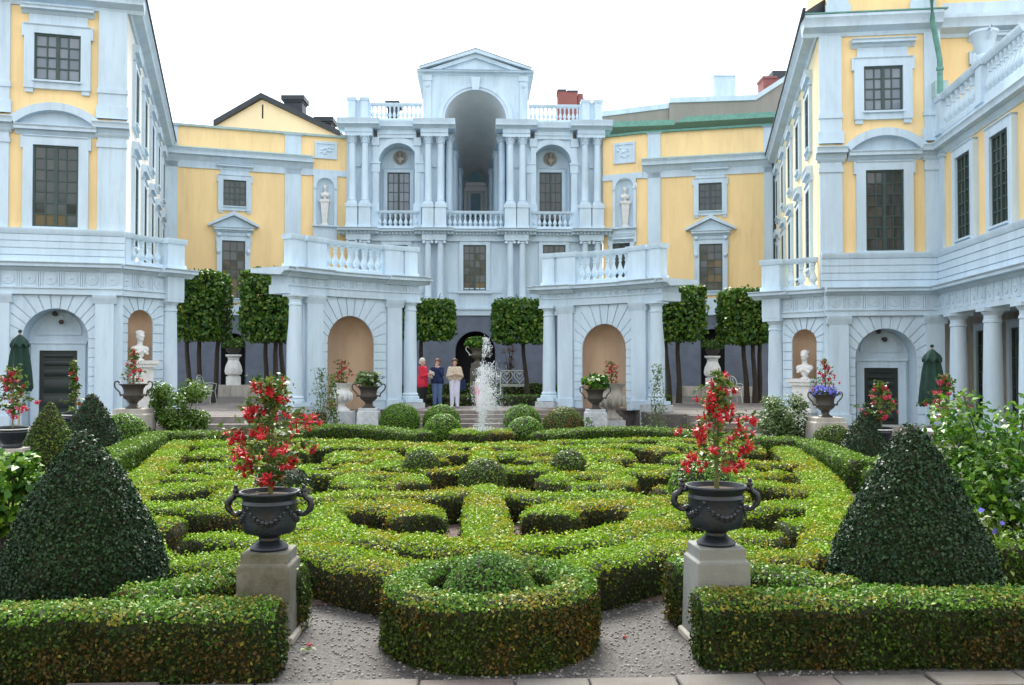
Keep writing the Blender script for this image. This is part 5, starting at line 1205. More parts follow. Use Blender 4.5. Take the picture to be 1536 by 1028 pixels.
# gravel-bed path bits at the sides stay bare
# ---------------------------------------------------------------- clipped lime trees
def lime(x0, x1, y0, y1, d, dep, trunks, label, gb=None, dens=300, size=.15, zb=TER):
    a, b = at(x0, y0, d), at(x1, y1, d); cx = (a.x + b.x) / 2; yy = a.y; w = b.x - a.x; z1, z0_ = a.z, b.z
    t = thing("clipped_tree", (cx, yy, zb), label, "tree", "box-shaped clipped trees")
    for tx, lean in trunks:
        p = at(tx, 560, d); m = MB(); q = Vector((p.x, yy + rnd.uniform(-.3, .3), zb)); top = Vector((p.x + lean, yy, z0_ + .3))
        m.tube([q, q.lerp(top, .3) + Vector((.03, 0, 0)), q.lerp(top, .7) - Vector((.02, 0, 0)), top, top + Vector((lean * .3, 0, .8))], [.13, .10, .085, .075, .03], 8)
        for k in range(7):
            an = k * 2.4; m.tube([top - Vector((0, 0, .15 * (k % 3))), top + Vector((math.cos(an) * w * .2, math.sin(an) * .3, .35)), top + Vector((math.cos(an) * w * .36, math.sin(an) * .6, .9 + .15 * k))], [.045, .03, .012], 5)
        m.build("trunk", BARK, t)
    # leaf shell clumps in a box, ragged below
    n = int(w * dep * (z1 - z0_) * 900); 
    u = rng.uniform(-1, 1, (n, 3)); sh = rng.random(n) < .8; ax = rng.integers(0, 3, n); sgn = rng.choice([-1, 1], n)
    e = 1 - np.abs(rng.normal(0, .10, n)); 
    for k in range(3): u[:, k] = np.where(sh & (ax == k), sgn * e, u[:, k])
    nrm = np.zeros((n, 3)); nrm[np.arange(n), ax] = sgn
    cr = 1 - .10 * (np.abs(u[:, 0]) ** 6) * (np.abs(u[:, 2]) ** 6)
    P = np.stack([cx + u[:, 0] * w / 2 * cr, yy + u[:, 1] * dep / 2 * cr, (z0_ + z1) / 2 + u[:, 2] * (z1 - z0_) / 2 * cr], 1)
    ph = np.sin(P[:, 0] * 7.1 + P[:, 2] * 3) * np.sin(P[:, 2] * 6.3 + P[:, 1] * 4); keep = (ph > -.72) | (rng.random(n) < .4)
    low = P[:, 2] < z0_ + .25; keep &= ~(low & (np.sin(P[:, 0] * 9) > .2) & (rng.random(n) < .8)); P, nrm = P[keep], nrm[keep]
    P += rng.normal(0, .05, P.shape)
    core = MB()
    for _ in range(int(18 * w)): core.ell((cx + rnd.uniform(-.38, .38) * w, yy + rnd.uniform(-.3, .3) * dep, rnd.uniform(z0_ + .45, z1 - .4)), (.3, .3, .3), 7, 5)
    np_obj("crown", core, [(leafquads(P, nrm, size, .8, .75), 1)], [CROWNG, TREEL], t)
    return t
lime(273, 338, 410, 510, 36.5, 1.8, [(283, -.1), (297, .05), (318, .25)], "big square clipped tree left of the white vase niche, beside the left palace wing")
lime(368, 437, 408, 512, 36.0, 1.8, [(398, 0), (412, .05), (424, -.1)], "big square clipped tree against the outer column of the left portico")
lime(586, 681, 452, 509, 39.5, 2.2, [(632, 0)], "small box-headed tree behind the visitors, left of the dark archway", size=.15)
lime(740, 826, 452, 514, 39.5, 2.2, [(791, -.2)], "small box-headed tree over the white heart-backed bench, right of the archway", size=.15)
lime(985, 1052, 432, 510, 36.5, 1.8, [(1002, -.1), (1017, 0)], "big square clipped tree against the outer column of the right portico")
lime(1083, 1147, 436, 515, 36.5, 1.8, [(1119, -.1), (1130, 0), (1140, .05)], "big square clipped tree beside the right palace wing")
# ---------------------------------------------------------------- the main palace behind the viewer (seen in the window reflections)
def main_block():
    W = thing("palace_main_block", (0, -11, 0), "yellow main palace block closing the garden behind the viewer", "building")
    F = Fr((16, -11), (-16, -11)); mb = MB(); mb.fb(F, 0, 32, 0, 12.6, -8, 0); mb.build("wall", YEL, W)
    for i in range(8):
        for z0_, h in ((1.2, 2.6), (5.6, 3.0), (9.4, 1.7)):
            s = 2.2 + i * 3.95; window(F, W, 0, 0, 0, 0, 4, 6, .26, None, GLASS, rect=(s - .65, s + .65, z0_, z0_ + h), ears=False)
    mb = MB(); mb.sweep(F, -.5, 32.5, cornice_prof(12.0, 12.8, 0, .7)); mb.build("cornice", TRIM, W)
main_block()
# ---------------------------------------------------------------- urns, pedestals, plants
def pedestal(x, y, z0, z1, w, label, m, name="pedestal", base=None, rotz=0.0):
    t = thing(name, (x, y, z0), label, "pedestal"); h = z1 - z0; mb = MB(); mb.lathe((x, y, z0), [(0.001, 0), (w * .72, 0), (w * .70, h * .82), (w * .70, h * .82 + .001)], 4)
    def sq(prof, mm, nm):
        q = MB(); q.lathe((0, 0, 0), [(r * 1.4142, z) for r, z in prof], 4)
        c, s = math.cos(math.pi / 4 + rotz), math.sin(math.pi / 4 + rotz); q.v = [(x + a * c - b * s, y + a * s + b * c, z0 + z) for a, b, z in q.v]; o = q.build(nm, mm, t, smooth=0)
        bv = o.modifiers.new("b", 'BEVEL'); bv.width = .008; bv.segments = 2; return o
    sq([(w / 2, 0), (w / 2 * .94, h * .86)], m, "die"); sq([(w / 2 * .94, h * .86), (w / 2 * .84, h * .875), (w / 2 * .84, h)], m, "cap")
    if base: sq([(w / 2 * 1.12, -.0), (w / 2 * 1.12, .05), (w / 2 * 1.03, .06)], base, "foot")
    return t
def curve3(P, n=8):
    out = []
    for i in range(len(P) - 1):
        g = lambda k: Vector(P[max(0, min(len(P) - 1, k))]); a, b, c, d = g(i - 1), g(i), g(i + 1), g(i + 2)
        for k in range(n):
            t = k / n; out.append(.5 * ((2 * b) + (c - a) * t + (2 * a - 5 * b + 4 * c - d) * t * t + (3 * b - a - 3 * c + d) * t ** 3))
    return out + [Vector(P[-1])]
def iron_urn(p, R0_, label):
    """squat black cauldron urn with garland relief, masks and looped handles; R0_ = rim radius"""
    t = thing("flower_urn", p, label, "urn", "black foreground urns"); k = R0_
    mb = MB(); pr = [(.62, 0), (.64, .06), (.60, .12), (.46, .22), (.35, .32), (.34, .40), (.40, .45), (.42, .48), (.64, .53), (.83, .60), (.89, .72), (.90, .9), (.905, 1.2), (.91, 1.52), (.93, 1.56), (.90, 1.61), (.88, 1.67), (.93, 1.77), (1.0, 1.85), (1.02, 1.91), (1.0, 1.96), (.94, 1.96), (.90, 1.88), (.86, 1.75), (.02, 1.75)]
    mb.lathe(p, [(r * k, z * k) for r, z in pr], 40); mb.build("bowl", IRON, t)
    g = MB()
    for c in range(4):
        a0 = -math.pi / 2 + c * math.pi / 2 + .12
        for i in range(9):
            f = i / 8; a = a0 - .62 + 1.24 * f; z = 1.30 - .30 * math.sin(math.pi * f); r = .91; s = .066 + .034 * math.sin(math.pi * f)
            g.ell(p + Vector((r * math.cos(a), r * math.sin(a), z)) * k, s * k, 8, 6)
            g.ell(p + Vector((r * math.cos(a), r * math.sin(a), z - .07)) * k, s * .8 * k, 7, 5)
        for q in range(7): a = a0 + .12 * math.cos(q * .9); z = 1.0 + .10 * math.sin(q * .9); g.ell(p + Vector((.90 * math.cos(a), .90 * math.sin(a), z)) * k, .035 * k, 7, 5)
        a = a0 + math.pi / 4; g.ell(p + Vector((.90 * math.cos(a), .90 * math.sin(a), 1.46)) * k, (.07 * k, .07 * k, .09 * k), 9, 6); g.tube([p + Vector((.88 * math.cos(a), .88 * math.sin(a), 1.44)) * k, p + Vector((.87 * math.cos(a), .87 * math.sin(a), .95)) * k], .03 * k, 7)
    g.build("garland_relief", IRON, t)
    for sg in (-1, 1):
        h = MB(); h.tube([p + q * k for q in curve3([Vector((sg * .86, 0, 1.20)), Vector((sg * 1.16, 0, 1.17)), Vector((sg * 1.38, 0, 1.38)), Vector((sg * 1.36, 0, 1.62)), Vector((sg * 1.22, 0, 1.74)), Vector((sg * 1.12, 0, 1.90))], 6)], [.085 * k] * 10 + [.11 * k] * 10 + [.10 * k] * 11, 9)
        h.ell(p + Vector((sg * 1.14, 0, 1.96)) * k, (.11 * k, .10 * k, .12 * k), 9, 7); h.ell(p + Vector((sg * 1.14, 0, 2.10)) * k, .075 * k, 9, 7); h.ell(p + Vector((sg * 1.04, 0, 1.82)) * k, (.14 * k, .12 * k, .09 * k), 9, 7); h.ell(p + Vector((sg * 1.0, -.02, 1.22)) * k, (.12 * k, .10 * k, .09 * k), 9, 7)
        h.build("handle", IRON, t)
    s = MB(); s.lathe(p + Vector((0, 0, 1.80 * k)), [(.86 * k, 0), (.5 * k, .04 * k), (.01, .06 * k)], 24); s.build("soil", SOIL, t)
    return p + Vector((0, 0, 1.84 * k))
FLW = {}
def flower_mesh(kind):
    if kind in FLW: return FLW[kind]
    mb = MB(); mb.tube([(0, 0, 0), (0, 0, -.5)], [.09, .13], 6)
    for i in range(4):
        a = i * math.pi / 2 + .4; c, s = math.cos(a), math.sin(a); e = Vector((-s, c, 0)) * .2
        b = Vector((c * .1, s * .1, -.5)); m = Vector((c * .55, s * .55, -.62)); tp = Vector((c * 1.0, s * 1.0, -.42))
        mb.add([b, m + e, tp, m - e], [(0, 1, 2, 3)])
    mb.lathe((0, 0, -1.15), [(.3, 0), (.34, .12), (.26, .5), (.12, .68)], 8); mb.tube([(0, 0, -.9), (.04, 0, -1.6)], .03, 4)
    me = mb.build("flower", [REDF if kind == "r" else PINKF], None, smooth=60); FLW[kind] = me.data; bpy.data.objects.remove(me); return FLW[kind]
def fuchsia(base, h, spread, nl, nf, label, fs=.035, sep=True, kind="r", prof=None, lean=0.0, name="fuchsia_plant", ls=.05, extra=0):
    t = thing(name, base, label, "plant"); base = Vector(base); st = MB()
    for j in range(2): st.tube([base + Vector((.012 * j, 0, 0)), base + Vector((.02 - .03 * j, 0, h * .45)), base + Vector((lean, .01, h * .97))], [.014, .010, .005], 6)
    pts = []; prof = prof or [(.25, .12), (.36, .55), (.5, 1.0), (.62, .85), (.75, .42), (.88, .3), (1.0, .18)]
    def rad(f):
        for (a, ra), (b, rb) in zip(prof, prof[1:]):
            if a <= f <= b: return spread * (ra + (rb - ra) * (f - a) / (b - a))
        return spread * .1
    nb = 26
    for i in range(nb):
        f = prof[0][0] + (1 - prof[0][0]) * (i + rnd.random() * .6) / nb; a = i * 2.4; r = rad(f) * rnd.uniform(.7, 1.15); b0 = base + Vector((lean * f, 0, h * f * .92)); e = b0 + Vector((math.cos(a) * r, math.sin(a) * r, h * .06 * rnd.uniform(-.4, 1)))
        st.tube([b0, b0.lerp(e, .6) + Vector((0, 0, .03 * h)), e], [.006, .004, .002], 5); pts.append((b0, e))
    st.build("stem", STEM, t)
    P = []; 
    for _ in range(nl):
        b0, e = rnd.choice(pts); P.append(b0.lerp(e, rnd.uniform(.2, 1.05)) + Vector((rnd.gauss(0, .03), rnd.gauss(0, .03), rnd.gauss(0, .03))) * (spread / .35))
    P = np.array(P); N = np.tile([[0, -.35, .9]], (len(P), 1)); np_obj("leaves", None, [(leafquads(P, N, ls, .7, .55), 0)], [FUCHL], t)
    me = flower_mesh(kind); F = []
    for _ in range(nf + extra):
        if F and rnd.random() < .45: F.append(F[-1] + Vector((rnd.gauss(0, .022), rnd.gauss(0, .022), rnd.gauss(0, .02)))); continue
        b0, e = rnd.choice(pts); q = b0.lerp(e, rnd.uniform(.45, 1.1)) + Vector((rnd.gauss(0, .02), rnd.gauss(0, .03), rnd.gauss(0, .02) - .01)); F.append(q)
    if extra:
        mb = MB(); src = [v.co.copy() for v in me.vertices]; fc = [tuple(p.vertices) for p in me.polygons]
        F.sort(key=lambda q: q.y)
        for q in F[nf:]:
            M = Matrix.Rotation(rnd.uniform(0, 6.28), 3, 'Z') @ Matrix.Rotation(rnd.gauss(0, .3), 3, 'X'); mb.add([q + M @ v * fs for v in src], fc)
        mb.build("blossoms", REDF, t, smooth=0, recalc=False)["kind"] = "stuff"; F = F[:nf]
    if sep:
        for q in F:
            o = bpy.data.objects.new("flower", me); link(o, t, q); o.scale = (fs * rnd.uniform(.8, 1.25),) * 3; o.rotation_euler = (rnd.gauss(0, .3), rnd.gauss(0, .3), rnd.uniform(0, 6.28))
    else:
        mb = MB(); src = [v.co.copy() for v in me.vertices]; fc = [tuple(p.vertices) for p in me.polygons]
        for q in F:
            s = fs * rnd.uniform(.8, 1.3); M = Matrix.Rotation(rnd.uniform(0, 6.28), 3, 'Z') @ Matrix.Rotation(rnd.gauss(0, .3), 3, 'X'); mb.add([q + M @ v * s for v in src], fc)
        mb.build("blossoms", REDF if kind == "r" else PINKF, t, smooth=0, recalc=False)
    return t
# foreground pair
pa = gnd(405, 962, 0); zt = at(405, 824, pa.y).z
pL = (pa.x - .035, pa.y + .12); pedestal(pL[0], pL[1], 0, at(405, 822, pa.y + .1).z, .41, "mossy grey stone pedestal under the left black urn", MOSSST, base=WEATH, rotz=R(-1))
pb = gnd(1076, 968, 0); pRr = (pb.x + .025, pb.y + .12); pedestal(pRr[0], pRr[1], 0, at(1076, 820, pb.y + .1).z, .41, "clean grey stone pedestal under the right black urn", GREYST, base=WEATH, rotz=R(3))
u1 = iron_urn(Vector((pL[0], pL[1], at(405, 822, pa.y + .1).z + .002)), .222, "black cast iron urn with looped handles in the left foreground")
u2 = iron_urn(Vector((pRr[0], pRr[1], at(1076, 820, pb.y + .1).z + .002)), .224, "black cast iron urn with looped handles in the right foreground")
fuchsia(u1, .95, .40, 1150, 99, "bushy red fuchsia standard filling the left black foreground urn", .044, extra=130, prof=[(.10, .15), (.22, .5), (.34, .82), (.48, 1.0), (.6, .95), (.7, .55), (.82, .36), (1.0, .3)], ls=.052)
fuchsia(u2, .92, .30, 560, 99, "slender red fuchsia standard on bare stems in the right black foreground urn", .044, extra=55, prof=[(.2, .5), (.34, .95), (.48, 1.0), (.62, .8), (.72, .35), (.84, .45), (1.0, .25)], lean=.03, ls=.05)
def krater(p, k, label, m=None, group="dark campana urns", handles=True, hm=None):
    t = thing("garden_urn", p, label, "urn", group); mb = MB(); p = Vector(p)
    pr = [(.55, 0), (.55, .08), (.42, .14), (.30, .26), (.26, .36), (.34, .40), (.34, .44), (.30, .46), (.48, .60), (.68, .78), (.74, .92), (.78, .94), (.78, .98), (.70, 1.0), (.66, 1.15), (.70, 1.45), (.84, 1.66), (1.0, 1.74), (1.02, 1.80), (.94, 1.80), (.86, 1.70), (.02, 1.66)]
    mb.lathe(p, [(r * k, z * k) for r, z in pr], 28); mb.build("bowl", m or BRONZE, t)
    if handles:
        for sg in (-1, 1):
            h = MB(); h.tube([p + q * k for q in curve3([Vector((sg * .70, 0, 1.0)), Vector((sg * .95, 0, 1.02)), Vector((sg * .98, 0, 1.16)), Vector((sg * 1.1, 0, 1.3)), Vector((sg * 1.34, 0, 1.58)), Vector((sg * 1.34, 0, 1.9)), Vector((sg * 1.12, 0, 1.98)), Vector((sg * 1.02, 0, 1.84))], 4)], .055 * k, 7)
            h.ell(p + Vector((sg * .92, 0, .96)) * k, .08 * k, 7, 5); h.build("handle", hm or m or BRONZE, t)
    return p + Vector((0, 0, 1.70 * k))
def tuft(base, r, h, n, size, m, label, cat="plant", name="potted_plant", up=True, flower=None, nf=0):
    t = thing(name, base, label, cat); base = Vector(base); mb = MB()
    for i in range(10): a = i * 2.4; mb.tube([base - Vector((0, 0, .05)), base + Vector((math.cos(a) * r * .4, math.sin(a) * r * .4, h * .5)), base + Vector((math.cos(a) * r * .8, math.sin(a) * r * .8, h * (.5 + .4 * rnd.random())))], [.008, .006, .003], 5)
    mb.build("stem", STEM, t)
    u = rng.normal(size=(n, 3)); u /= np.linalg.norm(u, axis=1)[:, None]; rr = rng.random(n) ** .4; P = np.array(base) + u * rr[:, None] * np.array([r, r, h * .55]) + np.array([0, 0, h * .5]); P[:, 2] = np.maximum(P[:, 2], base.z - .1)
    sets = [(leafquads(P, u * .5 + np.array([0, -.2, .7]), size, .7, .5), 0)]; mats = [m]
    if flower:
        k = rng.choice(n, nf); sets.append((leafquads(P[k] + u[k] * .03 + np.array([0, 0, .03]), u[k] + np.array([0, -.4, .5]), size * .8, .6, .9), 1)); mats.append(flower)
    np_obj("leaves", None, sets, mats, t); return t
# left: weathered urn with red flowers; right: urn of blue flowers
q = at(200, 613, 22.5); pedestal(q.x, q.y, 0, q.z, .85, "low weathered stone block under the dark urn near the left bust", WEATH); k = .33; uq = krater(q, k, "dark weathered urn of red flowers in front of the left bust niche"); fuchsia(uq, .95, .36, 160, 46, "short red fuchsia with white blooms in the dark urn near the left bust", .055, False, "r", prof=[(.0, .6), (.3, 1.0), (.45, .7), (.6, .3), (.8, .25), (1.0, .15)], ls=.09)
q = at(1238, 626, 22.0); pedestal(q.x, q.y, 0, q.z, .80, "tall lichen stained pedestal under the urn of blue flowers on the right", WEATH); uq = krater(q, .30, "dark urn with big handles brimming with blue flowers on the right")
tuft(uq - Vector((0, 0, .05)), .34, .22, 260, .08, FUCHL, "blue lobelia cushion spilling over the right dark urn", flower=BLUEF, nf=420); fuchsia(uq, .92, .32, 150, 60, "pink red fuchsia rising above the blue flowers in the right urn", .052, False, "p", prof=[(.2, 1.0), (.4, .9), (.6, .55), (.8, .3), (1.0, .15)], ls=.07)
# portico urns on white blocks and stone vases
for px, py, pb_, d, lab, s2 in ((553, 612, 636, 27.6, "left", "left"), (893, 614, 640, 28.2, "right", "right")):
    q = at(px, py, d); pedestal(q.x, q.y, 0, q.z, .66, f"whitewashed block under the dark urn before the {lab} portico", WHITEST)
    uq = krater(q, .355 if lab == "left" else .34, f"dark two handled urn of green leaves before the {lab} portico"); tuft(uq, .42, .45, 150, .22, GREYL if lab == "left" else BIGL, f"leafy green plant with pointed leaves in the dark urn before the {lab} portico")
for px, pb_, d, lab in ((512, 617, 29.4, "left"), (917, 630, 29.6, "right")):
    q = at(px, pb_, d); t = thing("stone_vase", q, f"pale weathered stone vase with foot in the mouth of the {lab} portico niche", "vase", "pale stone vases"); mb = MB(); k = (at(px, 575, d).z - q.z) / 2.0
    mb.lathe(q, [(r * k, z * k) for r, z in ((.62, 0), (.62, .12), (.46, .2), (.26, .42), (.24, .55), (.34, .62), (.62, .8), (.74, 1.05), (.70, 1.3), (.60, 1.45), (.62, 1.75), (.78, 1.92), (.82, 2.0), (.70, 2.0), (.02, 1.9))], 24); mb.build("body", WEATH if lab == "right" else MARB, t)
    g = MB()
    for i in range(12): a = i * math.pi / 6; g.ell(q + Vector((.70 * math.cos(a), .70 * math.sin(a), 1.05)) * k, (.12 * k, .12 * k, .34 * k), 7, 6)
    g.build("gadroon_band", WEATH if lab == "right" else MARB, t)
    pd = MB(); pd.box(q.x - .4, q.x + .4, q.y - .35, q.y + .35, 0.02, q.z); tag(pd.build("vase_plinth", WHITEST, loc=(q.x, q.y, 0)), f"low white plinth under the {lab} stone vase", "plinth")
    fuchsia(q + Vector((0, 0, 1.92 * k)), .8, .33, 90, 60, f"dark red begonia in the stone vase at the {lab} portico niche", .055, False, "r", prof=[(.0, .5), (.3, .7), (.55, 1.0), (.75, .9), (1.0, .5)] if lab == "left" else [(0, .5), (.3, .6), (.5, 1.0), (.7, .6), (1, .5)], name="begonia_plant", ls=.1)
# black tubs with fuchsias near the doors
def tub(px, pyt, pyb, d, lab, ped, plant, hp, sp, nf, lean=0, prof=None, wpx=None):
    a = at(px, pyt, d); b = at(px, pyb, d); r = (wpx or 32) / 2 * d / FPX; h = a.z - b.z
    t = thing("flower_tub", b, lab, "tub", "black fluted tubs"); mb = MB(); mb.lathe(b, [(r * .62, 0), (r * .66, h * .1), (r * .6, h * .2), (r * .85, h * .5), (r * .92, h * .72), (r * .96, h * .74), (r * .92, h * .8), (r, h * .95), (r * 1.03, h), (r * .9, h), (r * .85, h * .9), (.01, h * .88)], 24); mb.build("bowl", IRON, t)
    rb = MB(); rb.lathe(b + Vector((0, 0, h * .86)), [(r * .985, 0), (r * 1.02, h * .03), (r * 1.0, h * .06)], 24); rb.build("pale_rim_band", WHITEMETAL, t)
    pedestal(b.x, b.y, 0, b.z, r * 2.0, ped, WEATH); fuchsia(b + Vector((0, 0, h * .9)), hp, sp, 260, nf, plant, .055, False, "p" if nf > 25 else "r", prof=prof, lean=lean, ls=.10)
tub(18, 640, 672, 15.5, "black tub with pale rim at the far left edge", "stone block under the far left black tub", "full pink red fuchsia at the far left edge before the folded parasol", 1.1, .42, 70, .0, None, 44)
tub(113, 619, 650, 20.0, "black fluted tub before the left green door", "stone block under the tub before the left green door", "thin pale leaved fuchsia with few red flowers before the left green door", 1.25, .30, 16, -.05, [(.05, .8), (.2, 1.0), (.3, .4), (.5, .3), (.8, .28), (1.0, .15)], 38)
tub(1322, 641, 671, 18.5, "black fluted tub with tied ribbon before the right green door", "stone block under the tub before the right green door", "bushy pink red fuchsia before the right green door", 1.0, .40, 62, 0, None, 33)
tub(1418, 642, 668, 19.5, "black tub beside the folded parasol on the right", "stone block under the tub beside the right parasol", "full pink red fuchsia beside the folded parasol on the right", 1.2, .55, 110, .02, None, 33)
# niche vases on balusters
for px, d, lab, F_, pyb, pyt, pz in ((350, 43.6, "left", FYL, 578, 532, 578), (1069, 43.8, "right", FYR, 580, 534, 580)):
    b, a = at(px, pyb, d), at(px, pyt, d); h = a.z - b.z; t = thing("baluster_pedestal", b, f"white baluster shaped stand in the dark niche of the {lab} rear wall", "pedestal", "white baluster stands"); mb = MB(); k = h
    mb.lathe(b, [(r * k, z * k) for r, z in ((.24, 0), (.24, .28), (.16, .30), (.26, .36), (.29, .46), (.26, .62), (.17, .82), (.19, .86), (.17, .88), (.26, .95), (.26, 1.0))], 8); mb.build("shaft", MARB, t)
    lw = MB(); lw.fb(Fr(uxd(px - 45, d + .1), uxd(px + 55, d + .1)), 0, 3.2, TER, b.z, -.8, .4); tag(lw.build("low_stone_wall", WEATH, loc=(b.x, b.y, TER)), f"low dark stone ledge under the {lab} white baluster stand", "wall")
    p2 = thing("planter_bowl", a, f"dark bowl on top of the {lab} white baluster stand", "bowl", "niche bowls"); mb = MB(); mb.lathe(a, [(.12, 0), (.3, .12), (.36, .3), (.3, .3), (.01, .25)], 16); mb.build("bowl", BRONZE, p2)
    tuft(a + Vector((0, 0, .28)), .6, .5, 220, .16, TREEL, f"dark ferny plant in the niche bowl of the {lab} rear wall")
# centre pedestal vase before the archway
b = at(716, 598, 38.0); a = at(716, 545, 38.0); pedestal(b.x, b.y, TER, a.z, .62, "tall brownish stone pillar before the dark archway, behind the fountain", BROWNST, name="stone_pillar")
q = Vector((b.x, b.y, a.z)); uq = krater(q, .34, "white handled bowl of green leaves on the pillar before the dark archway", BROWNST, None, hm=MARB); tuft(uq, .5, .5, 260, .16, BIGL, "bright green trailing plant on the pillar before the dark archway")
# ---------------------------------------------------------------- shrubs
def shrub(base, r, h, n, size, m, label, group=None, asp=.5, name="garden_shrub", cz=.5, flower=None, nf=0, clumps=16, stems=14, lo=.25):
    t = thing(name, base, label, "shrub", group); base = Vector(base); st = MB(); C = []
    for i in range(clumps):
        a = rnd.uniform(0, 6.28); rr = math.sqrt(rnd.random()) * .75; f = rnd.random(); C.append((base + Vector((math.cos(a) * rr * r, math.sin(a) * rr * r, h * (lo + (.87 - lo) * f))), r * rnd.uniform(.28, .45)))
    for i in range(stems):
        c, cr = C[i % clumps]; st.tube([base + Vector((rnd.gauss(0, .05), rnd.gauss(0, .05), 0)), base.lerp(c, .5) + Vector((0, 0, .1 * h)), c + Vector((0, 0, cr * .7))], [.02, .012, .004], 5)
    st.build("branches", BARK, t); P = []; N = []
    for c, cr in C:
        k = n // clumps; u = rng.normal(size=(k, 3)); u /= np.linalg.norm(u, axis=1)[:, None]; P.append(np.array(c) + u * (cr * rng.random(k) ** .45)[:, None] * np.array([1, 1, .9])); N.append(u * .6 + np.array([0, -.15, .65]))
    P, N = np.concatenate(P), np.concatenate(N); ok = P[:, 2] > base.z + .03; P, N = P[ok], N[ok]
    sets = [(leafquads(P, N, size, .55, asp, .2), 0)]; ms = [m]
    if flower: k = rng.choice(len(P), nf); sets.append((leafquads(P[k] + np.array([0, -.05, .03]), N[k] * .2 + np.array([0, -1, .5]), size * .9, .4, .95), 1)); ms.append(flower)
    np_obj("foliage", None, sets, ms, t); return t
q = at(268, 650, 23.4); shrub((q.x, q.y, 0), .82, 1.62, 4600, .10, SHRUBL, "loose light green shrub in front of the left wing's corner column", clumps=22)
q = at(226, 640, 22.6); shrub((q.x, q.y, 0), .3, .55, 300, .1, CONEM, "small dark plant at the left foot of the loose green shrub", clumps=8)
q = at(1170, 650, 22.6); shrub((q.x, q.y, 0), .68, 1.42, 5200, .085, GREYL, "silvery green shrub in front of the right wing's corner column", clumps=34, lo=.1)
q = gnd(1478, 810, 0); shrub((q.x + .55, q.y + .5, 0), 1.05, 1.58, 5200, .10, BIGL, "large broad leaved shrub at the right edge behind the big cone", clumps=44, asp=.5, lo=.02)
shrub((5.3, 8.6, 0), .6, .95, 1500, .08, CONEL, "lower dark shrub under the large right edge shrub", clumps=16, asp=.5, lo=.02)
shrub((3.95, 7.75, 0), .45, .85, 1100, .06, CONEM, "plant with blue violet flowers at the lower right edge", flower=BLUEF, nf=26, clumps=12)
q = at(2, 700, 9.5); shrub((q.x, q.y, 0), .52, 1.22, 1100, .11, BIGL, "pale green broad leaved plant at the left edge under the pink fuchsia", clumps=12, asp=.62)
def spire(px, py, d, h, r, n, m, label, size=.08):
    q = at(px, py, d); q.z = max(.02, q.z - .3); t = thing("climbing_plant", q, label, "plant"); st = MB()
    for i in range(4): st.tube([q + Vector((rnd.gauss(0, r * .4), rnd.gauss(0, .05), 0)), q + Vector((rnd.gauss(0, r * .5), 0, h * .5)), q + Vector((rnd.gauss(0, r * .4), 0, h))], [.012, .008, .004], 5)
    st.build("stem", STEM, t); z = rng.random(n) ** 1.3; w = r * (1.05 - z * .6) * np.where(z < .25, 1.7, 1)
    P = np.stack([q.x + rng.normal(0, 1, n) * w * .55, q.y + rng.normal(0, .12, n), q.z + z * h], 1); np_obj("leaves", None, [(leafquads(P, np.tile([[0, -.7, .6]], (n, 1)), size, .7, .55), 0)], [m], t)
spire(481, 640, 27.4, 1.9, .28, 420, GREYL, "pale variegated climber left of the left portico niche", .075)
spire(499, 640, 27.6, 1.7, .22, 420, SHRUBL, "yellow green climber beside the left stone vase", .085)
spire(986, 645, 27.6, 2.0, .26, 460, GREYL, "thin pale climber in front of the right portico's outer column", .075)
q = at(874, 646, 26.6); shrub((q.x, q.y, 0), .35, .5, 260, .09, SHRUBL, "little leafy plant at the foot of the right white block", clumps=7)
q = at(765, 560, 46.2); shrub((q.x, q.y, TER + .6), .45, 2.6, 260, .12, leafmat("dry_climber", [(0.12, 0.07, 0.06), (0.2, 0.14, 0.12), (0.12, 0.14, 0.08)]), "sparse brownish climber on the wall behind the heart-backed bench", clumps=14, stems=14)
